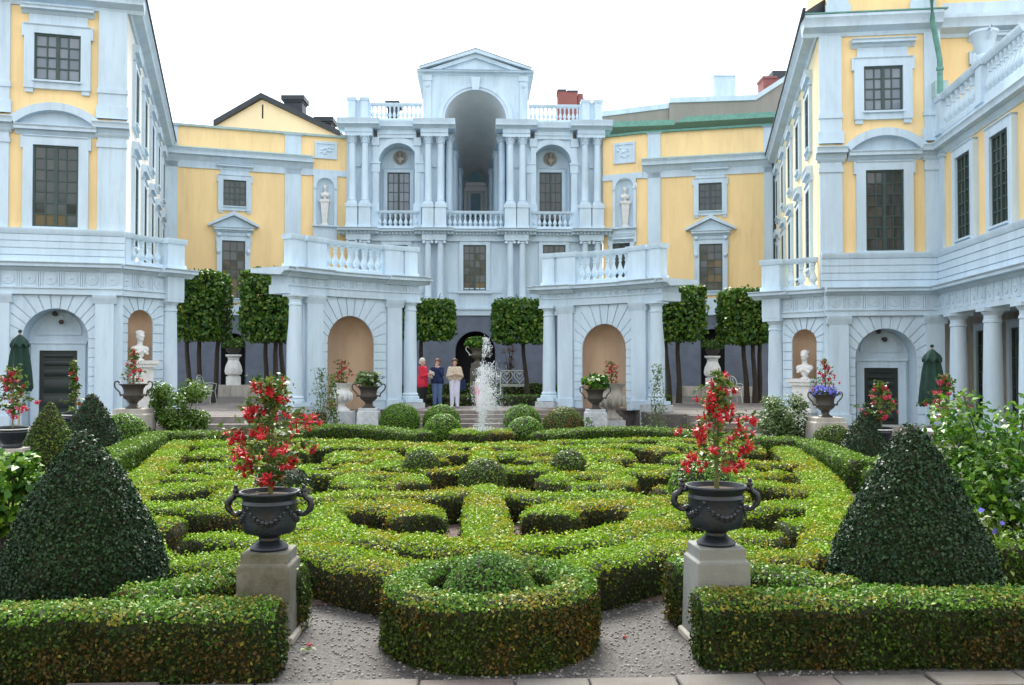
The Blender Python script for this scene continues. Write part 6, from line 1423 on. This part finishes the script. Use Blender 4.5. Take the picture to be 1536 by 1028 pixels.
# ---------------------------------------------------------------- fountain
def fountain():
    c = Vector((FR_.x, FR_.y, 0)); t = thing("fountain", c, "round fountain basin with a tall white water jet inside the low circular hedge", "fountain")
    b = MB(); b.lathe(c, [(.40, 0), (.42, .26), (.40, .30), (.34, .30), (.33, .2), (.01, .2)], 28); b.build("basin", WEATH, t)
    w = MB(); w.lathe(c, [(.33, .25), (.01, .26)], 28); w.build("pool", POOL, t)
    n = MB(); n.lathe(c, [(.03, .2), (.03, .34), (.015, .38), (.015, .2)], 10); n.build("nozzle", BRONZE, t)
    mb = MB(); top = at(733, 502, 23.1).z
    octa = [(0, 1, 2), (0, 2, 3), (0, 3, 4), (0, 4, 1), (5, 2, 1), (5, 3, 2), (5, 4, 3), (5, 1, 4)]
    def drop(p, s, el=1.0): x, y, z = p; mb.add([(x, y, z + s * el), (x + s, y, z), (x, y + s, z), (x - s, y, z), (x, y - s, z), (x, y, z - s * el)], octa)
    for k in range(96):            # drops strung along many small ballistic arcs
        big = k < 7; ha = (top - .3) * (rnd.uniform(.86, 1.0) if big else rnd.uniform(.25, .72)); an = rnd.uniform(0, 6.28)
        xa = rnd.uniform(.07, .13) if big else rnd.uniform(.04, .27) * math.cos(an) + .08; ya = .03 * math.sin(an) if big else rnd.uniform(.04, .27) * math.sin(an)
        for _ in range(80 if big else 70):
            t_ = rnd.random() ** .75 * (1.35 if big else 1.45); z = .32 + ha * (1 - (1 - t_) ** 2); sp = .010 + .06 * t_ * (.4 if big else 1)
            if z < .26: continue
            drop((c.x + xa * t_ * (t_ if big else 1) + rnd.gauss(0, sp), c.y + ya * t_ + rnd.gauss(0, sp), z + rnd.gauss(0, .02)), rnd.uniform(.003, .012), rnd.uniform(1.2, 2.6))
    for _ in range(900):          # foam round the nozzle and splashes on the basin
        z = .28 + abs(rnd.gauss(0, .2)); r = abs(rnd.gauss(0, .10 + .1 * z)); a = rnd.uniform(0, 6.28); drop((c.x + r * math.cos(a), c.y + r * math.sin(a), z), rnd.uniform(.004, .013), 1.6)
    for _ in range(1300):          # fine mist drifting right
        z = .3 + rnd.random() ** 1.6 * 1.2; drop((c.x + .12 + abs(rnd.gauss(0, .36)), c.y + rnd.gauss(0, .22), z), rnd.uniform(.004, .008))
    o = mb.build("water_jet", WATER, t, smooth=60, recalc=False); o["kind"] = "stuff"
    for k in range(4):
        m = MB(); a = k * .9; h = (top - .5) * rnd.uniform(.4, .6)
        m.tube([c + Vector((0, 0, .36)), c + Vector((.03 * math.cos(a) + .03, .03 * math.sin(a), h * .6)), c + Vector((.07 * math.cos(a) + .07, .07 * math.sin(a), h))], [.016, .010, .003], 6); m.build("water_stream", WATER, t)
fountain()
# ---------------------------------------------------------------- people: smooth bodies from blended limbs
def remesh(o, v=.012, sm=6):
    m = o.modifiers.new("blend", 'REMESH'); m.mode = 'VOXEL'; m.voxel_size = v; m.use_smooth_shade = True
    s = o.modifiers.new("smooth", 'SMOOTH'); s.factor = .5; s.iterations = sm; return o
SKIN = mat("skin", (0.55, 0.33, 0.24), .55, .08, 12)
def cloth(n, c, v=.2): return mat(n, c, .85, v, 10, .3, 35)
RED = cloth("red_coat_cloth", (0.62, 0.025, 0.06)); BLK = cloth("black_trousers", (.012, .012, .014)); NAVY = cloth("navy_jacket_cloth", (.012, .025, .09)); JEAN = cloth("blue_denim", (.10, .17, .32)); WHT = cloth("white_trousers", (.66, .66, .80), .1); BEIGE = cloth("beige_knit", (.56, .47, .36)); PINKC = cloth("pink_cloth", (.62, .22, .30)); SHOE = cloth("brown_leather", (.06, .03, .025)); PAPER = mat("paper", (.78, .78, .76), .8, .05, 5)
HW = mat("white_hair", (.62, .58, .52), .7, .2, 30); HB = mat("brown_hair", (.09, .045, .03), .6, .3, 30); HR = mat("auburn_hair", (.17, .07, .045), .6, .3, 30)
def hand(mb, w, d, up, s=1.0):
    d = Vector(d).normalized(); up = Vector(up).normalized(); sd = d.cross(up).normalized(); w = Vector(w)
    mb.cap(w, .026 * s, w + d * .06 * s, .032 * s); mb.cap(w + d * .03 * s - sd * .02 * s, .026 * s, w + d * .07 * s + sd * .015 * s, .026 * s)
    for i, L in enumerate((.062, .072, .068, .052)):
        b = w + d * .08 * s + sd * (i - 1.5) * .020 * s; m = b + d * L * .55 * s - up * .008 * s; e = m + d * L * .4 * s - up * .028 * s; mb.cap(b, .0095 * s, m, .009 * s, 7); mb.cap(m, .009 * s, e, .0075 * s, 7)
    b = w + d * .03 * s - sd * .035 * s; mb.cap(b, .012 * s, b + (d * .6 - sd * .8).normalized() * .05 * s, .009 * s, 7)
def person(px, py, d, h, yaw, label, top, legs, hair, topm, legm, shoem, arms, coat=0.0, hairlen=0.0, extras=None, poncho=False, knee=.02, hat=None):
    q = at(px, py, d); q.z = TER; t = thing("person", q, label, "person", "visitors by the fountain"); k = h / 1.66; M = Matrix.Rotation(yaw, 3, 'Z')
    V = lambda x, y, z: q + M @ (Vector((x, y, z)) * k)
    b = MB(); C = lambda p, r0, s, r1, mb=b: mb.cap(V(*p), r0 * k, V(*s), r1 * k)
    hy = -.01
    b.ell(V(0, hy, 1.545), (.076 * k, .094 * k, .105 * k), 16, 12); b.ell(V(0, hy - .018, 1.485), (.056 * k, .07 * k, .055 * k), 12, 9)
    C((0, .01, 1.36), .056, (0, 0, 1.47), .05); b.ell(V(0, hy - .1, 1.525), (.013 * k, .02 * k, .02 * k), 8, 6); b.ell(V(0, hy - .085, 1.468), (.024 * k, .014 * k, .010 * k), 8, 6)
    for s in (-1, 1): b.ell(V(s * .078, .005, 1.53), (.012 * k, .022 * k, .032 * k), 8, 6)
    C((0, 0, .95), .13, (0, .0, 1.28), .12); C((-.14, 0, 1.33), .05, (.14, 0, 1.33), .05)
    for s in (-1, 1): C((s * .085, 0, .9), .085, (s * .085, -knee, .48), .058); C((s * .085, -knee, .48), .058, (s * .085, 0, .09), .04); C((s * .085, .01, .05), .04, (s * .1, -.12, .035), .032)
    for s, (el, wr, hd, hu) in zip((-1, 1), arms):
        sh = (s * .175, 0, 1.33); C(sh, .05, el, .04); C(el, .04, wr, .027); w = V(*wr); hand(b, w, M @ Vector(hd), M @ Vector(hu), k)
    remesh(b.build("body", SKIN, t, recalc=False), .0085, 4)
    e = MB()
    for s in (-1, 1): e.ell(V(s * .03, hy - .088, 1.547), (.011 * k, .007 * k, .008 * k), 8, 6)
    e.build("eyes", DARKIN, t)
    # trousers
    m = MB()
    for s in (-1, 1): C((s * .085, 0, .9), .112, (s * .088, -knee, .48), .085, m); C((s * .088, -knee, .48), .085, (s * .09, .0, .10), .072, m)
    C((-.05, 0, .93), .125, (.05, 0, .93), .125, m); remesh(m.build("trousers", legm, t, recalc=False))
    for s in (-1, 1): m = MB(); C((s * .088, .02, .045), .045, (s * .1, -.13, .036), .036, m); remesh(m.build("shoe", shoem, t, recalc=False), .009, 2)
    # jacket
    m = MB(); C((0, 0, 1.0), .155, (0, 0, 1.26), .145, m); C((-.13, 0, 1.32), .068, (.13, 0, 1.32), .068, m)
    if coat:
        for s in (-1, 1): C((s * .07, 0, 1.0), .14, (s * .09, 0, coat), .15, m)
    if poncho:
        for s in (-1, 1): C((s * .13, 0, 1.34), .06, (s * .235, -.02, 1.06), .075, m); C((s * .08, -.02, 1.25), .1, (s * .15, -.05, 1.0), .1, m)
    for s, (el, wr, hd, hu) in zip((-1, 1), arms):
        C((s * .175, 0, 1.33), .070, el, .060, m); w2 = tuple(Vector(el).lerp(Vector(wr), .86)); C(el, .058, w2, .043, m)
    remesh(m.build(top, topm, t, recalc=False))
    m = MB(); m.tube([V(.062 * math.cos(a * .5236), .062 * math.sin(a * .5236) - .004, 1.385 + .012 * math.sin(a * .5236)) for a in range(13)], .018 * k, 7, False); m.build("collar", WHT if topm is NAVY else topm, t)
    m = MB(); m.ell(V(0, .014, 1.588), (.100 * k, .112 * k, .098 * k), 14, 10); m.ell(V(0, .052, 1.53), (.094 * k, .072 * k, (.095 + hairlen) * k), 12, 9)
    for i in range(16): a = i * .41 - .3; m.ell(V(.075 * math.cos(a), .03 + .06 * math.sin(a), 1.585 + .03 * math.sin(i * 1.7)), .036 * k, 8, 6)
    remesh(m.build("hair", hair, t, recalc=False), .010, 2)
    if hat: m = MB(); m.lathe(V(0, 0, 1.59), [(.17 * k, 0), (.17 * k, .01), (.1 * k, .03), (.09 * k, .09), (.02, .11)], 18); m.build("sun_hat", hat, t)
    if extras: extras(t, V, k)
    return t
def paper(pos, lab, rot=.5):
    def f(t, V, k):
        p = V(*pos); o = MB(); o.box(p.x - .09, p.x + .09, p.y - .002, p.y + .002, p.z - .06, p.z + .06); o.v = [(x, y - (z - p.z) * rot, z + (x - p.x) * -.5) for x, y, z in o.v]; s = o.build("paper_sheet", PAPER, None, smooth=0, loc=p); tag(s, lab, "paper")
    return f
PD = 33.0
person(634, 614, PD, 1.72, R(62), "white haired woman in a red coat and black trousers beside the portico column", "coat", "trousers", HW, RED, BLK, SHOE,
       [((-.2, -.08, 1.06), (-.05, -.26, 1.12), (.2, -1, .2), (0, 0, 1)), ((.2, -.06, 1.06), (.06, -.28, 1.14), (-.2, -1, .2), (0, 0, 1))], coat=.78, extras=paper((0, -.36, 1.17), "small white leaflet held by the woman in red"))
person(656, 612, PD + .3, 1.70, R(-8), "woman in a navy jacket and jeans with one hand raised to her mouth", "jacket", "trousers", HR, NAVY, JEAN, SHOE,
       [((-.2, -.06, 1.06), (-.16, -.24, 1.04), (-.1, -1, 0), (0, 0, 1)), ((.2, -.1, 1.10), (.03, -.17, 1.36), (-.35, -.1, 1), (0, -1, .1))], coat=.9, hairlen=.02, extras=paper((-.2, -.34, 1.08), "folded white plan held by the woman in the navy jacket"))
def bag(t, V, k):
    p = V(.27, .02, .78); o = MB(); o.box(p.x - .10, p.x + .10, p.y - .05, p.y + .05, p.z - .2, p.z + .16); s = o.build("bag", NAVY, None, loc=p); bv = s.modifiers.new("b", 'BEVEL'); bv.width = .025; bv.segments = 3
    st = MB(); st.tube([p + Vector((-.08, 0, .15)), V(.23, -.05, 1.1), V(.16, 0, 1.41), V(.20, .07, 1.1), p + Vector((.08, 0, .15))], .012, 6); tag(s, "dark blue shoulder bag hanging beside the woman in white trousers", "bag"); o2 = st.build("strap", NAVY, s)
person(682, 614, PD, 1.70, R(6), "woman in a beige knitted poncho and white trousers with hands folded", "poncho", "trousers", HB, BEIGE, WHT, PAPER,
       [((-.24, -.08, 1.07), (-.05, -.24, 1.13), (1, -.3, 0), (0, 0, 1)), ((.24, -.08, 1.07), (.07, -.25, 1.15), (-1, -.3, 0), (0, 0, 1))], poncho=True, hairlen=.03, extras=bag)
person(717, 613, PD + .2, .93, R(20), "small child in pink with a white sun hat half hidden by the fountain jet", "top", "trousers", HW, PINKC, PINKC, PAPER,
       [((-.2, -.04, 1.08), (-.2, -.1, .86), (0, -.1, -1), (1, 0, 0)), ((.2, -.04, 1.08), (.2, -.1, .86), (0, -.1, -1), (-1, 0, 0))], coat=.8, hat=PAPER)
# ---------------------------------------------------------------- busts
def bust(p, k, yaw, label, m=MARB, ped=None, herm=0.0):
    """k = overall bust height"""
    t = thing("marble_bust", p, label, "bust", "marble busts"); M = Matrix.Rotation(yaw, 3, 'Z'); p = Vector(p); z0 = herm; V = lambda x, y, z: p + Vector((0, 0, z0)) + M @ (Vector((x, y, z)) * k); E = lambda c, r, mb: mb.ell(V(*c), tuple(q * k for q in r), 14, 10, M)
    b = MB(); E((0, 0, .80), (.125, .155, .175), b); E((0, -.04, .69), (.09, .11, .09), b); b.cap(V(0, .01, .45), .10 * k, V(0, 0, .68), .085 * k); E((0, -.165, .77), (.02, .035, .04), b); E((0, -.145, .685), (.045, .02, .018), b)
    E((0, .02, .36), (.27, .15, .16), b)
    for s in (-1, 1): E((s * .20, .01, .36), (.13, .12, .12), b); E((s * .125, .02, .78), (.02, .035, .05), b); E((s * .05, -.135, .81), (.035, .02, .012), b)
    for i in range(14): a = i * .45; E((.1 * math.cos(a), .03 + .1 * math.sin(a), .90 + .03 * math.sin(i * 2.1)), (.055, .06, .05), b)
    for i in range(5): E((-.2 + .1 * i, -.1 - .02 * (i % 2), .33 - .05 * abs(i - 2)), (.06, .05, .05), b)
    E((0, .02, .93), (.115, .13, .075), b); E((0, .02, .22), (.17, .11, .14), b); remesh(b.build("figure", m, t, recalc=False), k * .018, 2)
    s = MB(); s.lathe(V(0, .02, 0), [(.15 * k, 0), (.15 * k, .03 * k), (.08 * k, .07 * k), (.075 * k, .14 * k), (.10 * k, .18 * k)], 16); s.build("socle", m, t)
    if herm:
        h = MB()
        def taper(w0, w1, za, zb):
            vs = [p + M @ Vector((sx * w, sy * w * .8, 0)) + Vector((0, 0, z)) for w, z in ((w0, za), (w1, zb)) for sx, sy in ((-1, -1), (1, -1), (1, 1), (-1, 1))]; h.add(vs, [(0, 3, 2, 1), (4, 5, 6, 7), (0, 1, 5, 4), (1, 2, 6, 5), (2, 3, 7, 6), (3, 0, 4, 7)])
        taper(.24 * k, .24 * k, 0, herm * .08); taper(.15 * k, .28 * k, herm * .08, herm * .9); taper(.34 * k, .34 * k, herm * .9, herm * .97); taper(.3 * k, .3 * k, herm * .97, herm); h.build("herm_shaft", m, t)
    return t
for F, nc, zb, pt_, pb_, lab, yw in ((FLC, ncL, zbL, 497, 541, "left", 55), (FRC, ncR, zbR, 526, 562, "right", -50)):
    pxc = 205 if lab == "left" else 1213; d = 28.0; a, b = at(pxc, pt_, d), at(pxc, pb_ + (6 if lab == "right" else 0), d); g = F.pt(nc, 0, .02)
    bust(Vector((g.x, g.y, b.z)), (a.z - b.z) * 1.02, R(yw), f"white bust looking sideways in the tan niche of the {lab} palace wing")
    pl = thing("bust_pedestal", (g.x, g.y, 0), f"white moulded pedestal under the bust in the {lab} wing niche", "pedestal", "niche pedestals"); mb = MB(); H_ = b.z
    def fbx(w, z0, z1, mb=mb, F=F, nc=nc): mb.fb(F, nc - w, nc + w, z0, z1, .02 - w, .02 + w)
    fbx(.36, 0, H_ - 1.0); fbx(.42, H_ - 1.0, H_ - .9); fbx(.34, H_ - .9, H_ - .8); fbx(.27, H_ - .8, H_ - .2); fbx(.34, H_ - .2, H_ - .1); fbx(.38, H_ - .1, H_); mb.build("block", MARB, pl)
for (FN, c, zb), lab in ((hermL, "left"), (hermR, "right")):
    p = FN.pt(c, zb, -.02); bust(p, .74, 0, f"white herm bust on a tapering shaft in the {lab} yellow bay beside the pavilion", MARB, None, 1.32)
for (s, z), lab in zip(roundels, ("left", "right")):
    p = FF.pt(s, z - .32, -.95); t = thing("portrait_roundel", FF.pt(s, z, -1.1), f"round brown roundel over the {lab} arched pavilion window", "roundel", "facade roundels"); mb = MB(); mb.tube([FF.pt(s, z, -1.1), FF.pt(s, z, -1.05)], .32, 20); mb.build("disc", ROOFBROWN, t); mb = MB(); mb.tube([FF.pt(s + .32 * math.cos(a * math.pi / 12), z + .32 * math.sin(a * math.pi / 12), -1.05) for a in range(25)], .04, 6, False); mb.build("rim", WEATH, t)
    bust(p, .62, 0, f"small stone bust in the roundel over the {lab} arched pavilion window", WEATH)
# ---------------------------------------------------------------- folded parasols
def parasol(px, pyt, pyb, d, w, label):
    a, b = at(px, pyt, d), at(px, pyb, d); t = thing("parasol", (a.x, a.y, 0), label, "parasol", "folded green parasols"); H_ = a.z - b.z
    po = MB(); po.tube([(a.x, a.y, 0), (a.x, a.y, a.z + .06)], .028, 10); po.build("pole", mat("pale_wood", (.42, .33, .22), .7, .3, 8), t)
    fb = MB(); fb.lathe((a.x, a.y, 0), [(.26, 0), (.26, .06), (.05, .1), (.04, .3)], 18); fb.build("base", GREYST, t)
    mb = MB(); n = 48; prof = [(.03, a.z), (w * .32, a.z - H_ * .10), (w * .40, a.z - H_ * .2), (w * .30, a.z - H_ * .22), (w * .38, a.z - H_ * .4), (w * .46, a.z - H_ * .7), (w * .5, b.z + .04), (w * .44, b.z)]; vs = []; fs = []
    for i in range(n):
        th = 2 * math.pi * i / n
        for j, (r, z) in enumerate(prof): q = r * (1 + (.16 if j > 2 else .05) * math.cos(8 * th + .3 * j)); vs.append((a.x + q * math.cos(th), a.y + q * math.sin(th), z + (.05 * math.cos(8 * th) if j in (2, 7) else 0)))
    m = len(prof); fs = [(i * m + j, ((i + 1) % n) * m + j, ((i + 1) % n) * m + j + 1, i * m + j + 1) for i in range(n) for j in range(m - 1)]; mb.add(vs, fs); mb.build("canopy", CANVAS, t, smooth=60)
    f = MB(); f.ell((a.x, a.y, a.z + .07), .045, 10, 7); f.build("finial", CANVAS, t)
parasol(30, 502, 585, 22.0, .52, "folded green parasol left of the left green door")
parasol(1398, 524, 608, 22.0, .56, "folded green parasol right of the right green door")
def table(px, py, d, label):
    q = at(px, py, d); t = thing("garden_table", (q.x, q.y, 0), label, "table"); mb = MB(); mb.lathe((q.x, q.y, q.z - .03), [(.45, 0), (.46, .02), (.45, .03), (.01, .03)], 24); mb.build("table_top", WHITEMETAL, t)
    for k in range(3): a = k * 2.1; m = MB(); m.tube([(q.x + .1 * math.cos(a), q.y + .1 * math.sin(a), q.z - .03), (q.x + .12 * math.cos(a), q.y + .12 * math.sin(a), q.z * .5), (q.x + .36 * math.cos(a), q.y + .36 * math.sin(a), .01)], .018, 6); m.build("leg", IRON, t)
table(1410, 645, 20.6, "small garden table under the folded parasol on the right")
# ---------------------------------------------------------------- garden seats
def chair(px, py, d, yaw, label, m, s=1.0):
    q = at(px, py, d); q.z = TER; t = thing("garden_chair", q, label, "chair", "white garden chairs"); M = Matrix.Rotation(yaw, 3, 'Z'); V = lambda x, y, z: q + M @ Vector((x, y, z)) * s
    b = MB(); b.lathe(V(0, 0, .42), [(.22, 0), (.24, .02), (.22, .04), (.01, .035)], 20); b.build("seat", m, t)
    for x, y in ((-.18, -.17), (.18, -.17), (-.18, .18), (.18, .18)): g = MB(); g.tube([V(x, y, .43), V(x * 1.15, y * 1.2, .2), V(x * 1.25, y * 1.3, 0)], [.018, .015, .012], 7); g.build("leg", m, t)
    b = MB(); b.tube([V(*c) for c in curve3([Vector((-.2, .2, .43)), Vector((-.21, .26, .75)), Vector((-.1, .30, .93)), Vector((.1, .30, .93)), Vector((.21, .26, .75)), Vector((.2, .2, .43))], 5)], .018, 7)
    for x in (-.1, 0, .1): b.tube([V(x, .2, .45), V(x * 1.1, .27, .7), V(x * .6, .30, .9)], .010, 6)
    b.tube([V(-.19, .245, .62), V(.19, .245, .62)], .010, 6); b.build("backrest", m, t)
    for x in (-.22, .22): g = MB(); g.tube([V(x, .24, .68), V(x * 1.1, .0, .70), V(x * 1.1, -.2, .66), V(x, -.17, .44)], .015, 7); g.build("armrest", m, t)
chair(311, 606, 35.5, R(78), "pale armchair seen from the side near the left rear wall", mat("pale_green_metal", (.42, .5, .44), .5, .2, 8), 1.15)
chair(1101, 606, 36.0, R(8), "white round backed metal chair near the right rear wall", WHITEMETAL, 1.1)
def bench():
    d = 40.0; q = at(770, 590, d); q.z = TER + .12; t = thing("garden_bench", q, "white metal bench with two heart shapes in its back", "bench"); V = lambda x, y, z: q + Vector((x, y, z)); w = .55
    zt = at(770, 556, d).z - q.z; zs = at(770, 577, d).z - q.z
    s = MB(); 
    for i in range(6): s.tube([V(-w, -.35 + .07 * i, zs - .06), V(w, -.35 + .07 * i, zs - .06)], .018, 6)
    s.build("seat", WHITEMETAL, t)
    for x in (-w, w):
        for y in (-.34, .06): g = MB(); g.tube([V(x, y, zs - .06), V(x * 1.03, y * 1.1, 0)], .02, 7); g.build("leg", WHITEMETAL, t)
        g = MB(); g.tube([V(x, .06, zs + .3), V(x * 1.05, -.1, zs + .28), V(x * 1.05, -.34, zs + .2), V(x, -.34, zs - .06)], .018, 7); g.build("armrest", WHITEMETAL, t)
    b = MB(); b.tube([V(-w, .06, zs - .06), V(-w, .1, zt - .06), V(-w + .06, .1, zt), V(0, .1, zt), V(w - .06, .1, zt), V(w, .1, zt - .06), V(w, .06, zs - .06)], .02, 7); b.tube([V(-w, .06, zs), V(w, .06, zs)], .016, 7)
    for sx in (-1, 1):
        c = sx * w * .5; hh = (zt - zs) / 34; P = [V(c + .0155 * 16 * math.sin(u) ** 3, .1, zs + (zt - zs) * .56 + hh * (13 * math.cos(u) - 5 * math.cos(2 * u) - 2 * math.cos(3 * u) - math.cos(4 * u))) for u in [2 * math.pi * i / 28 for i in range(29)]]; b.tube(P, .016, 6, False)
        P = [V(c + .008 * 16 * math.sin(u) ** 3, .1, zs + (zt - zs) * .6 + hh * .5 * (13 * math.cos(u) - 5 * math.cos(2 * u) - 2 * math.cos(3 * u) - math.cos(4 * u))) for u in [2 * math.pi * i / 28 for i in range(29)]]; b.tube(P, .012, 6, False)
    b.build("backrest", WHITEMETAL, t)
bench()
# ---------------------------------------------------------------- fallen fuchsia blossoms on the gravel
me = flower_mesh("r")
for px, py, lab in ((462, 968, "red fuchsia blossom fallen on the gravel by the left pedestal"), (941, 955, "single red fuchsia blossom fallen on the gravel right of the ring hedge")):
    o = bpy.data.objects.new("fallen_blossom", me); q = gnd(px, py, 0.02); link(o, None, q); o.scale = (.028,) * 3; o.rotation_euler = (1.4, .3, rnd.uniform(0, 6)); tag(o, lab, "flower")
q = gnd(458, 978, 0.01); P = np.array(q) + rng.normal(0, .022, (7, 3)) * np.array([1, 1, .2]) + np.array([0, 0, .012]); o = np_obj("fallen_leaves", None, [(leafquads(P, np.tile([[0, 0, 1.]], (7, 1)), .04, .4, .55), 0)], [FUCHL], None, q); tag(o, "little sprig of yellow green leaves lying beside the fallen left blossom", "leaves")
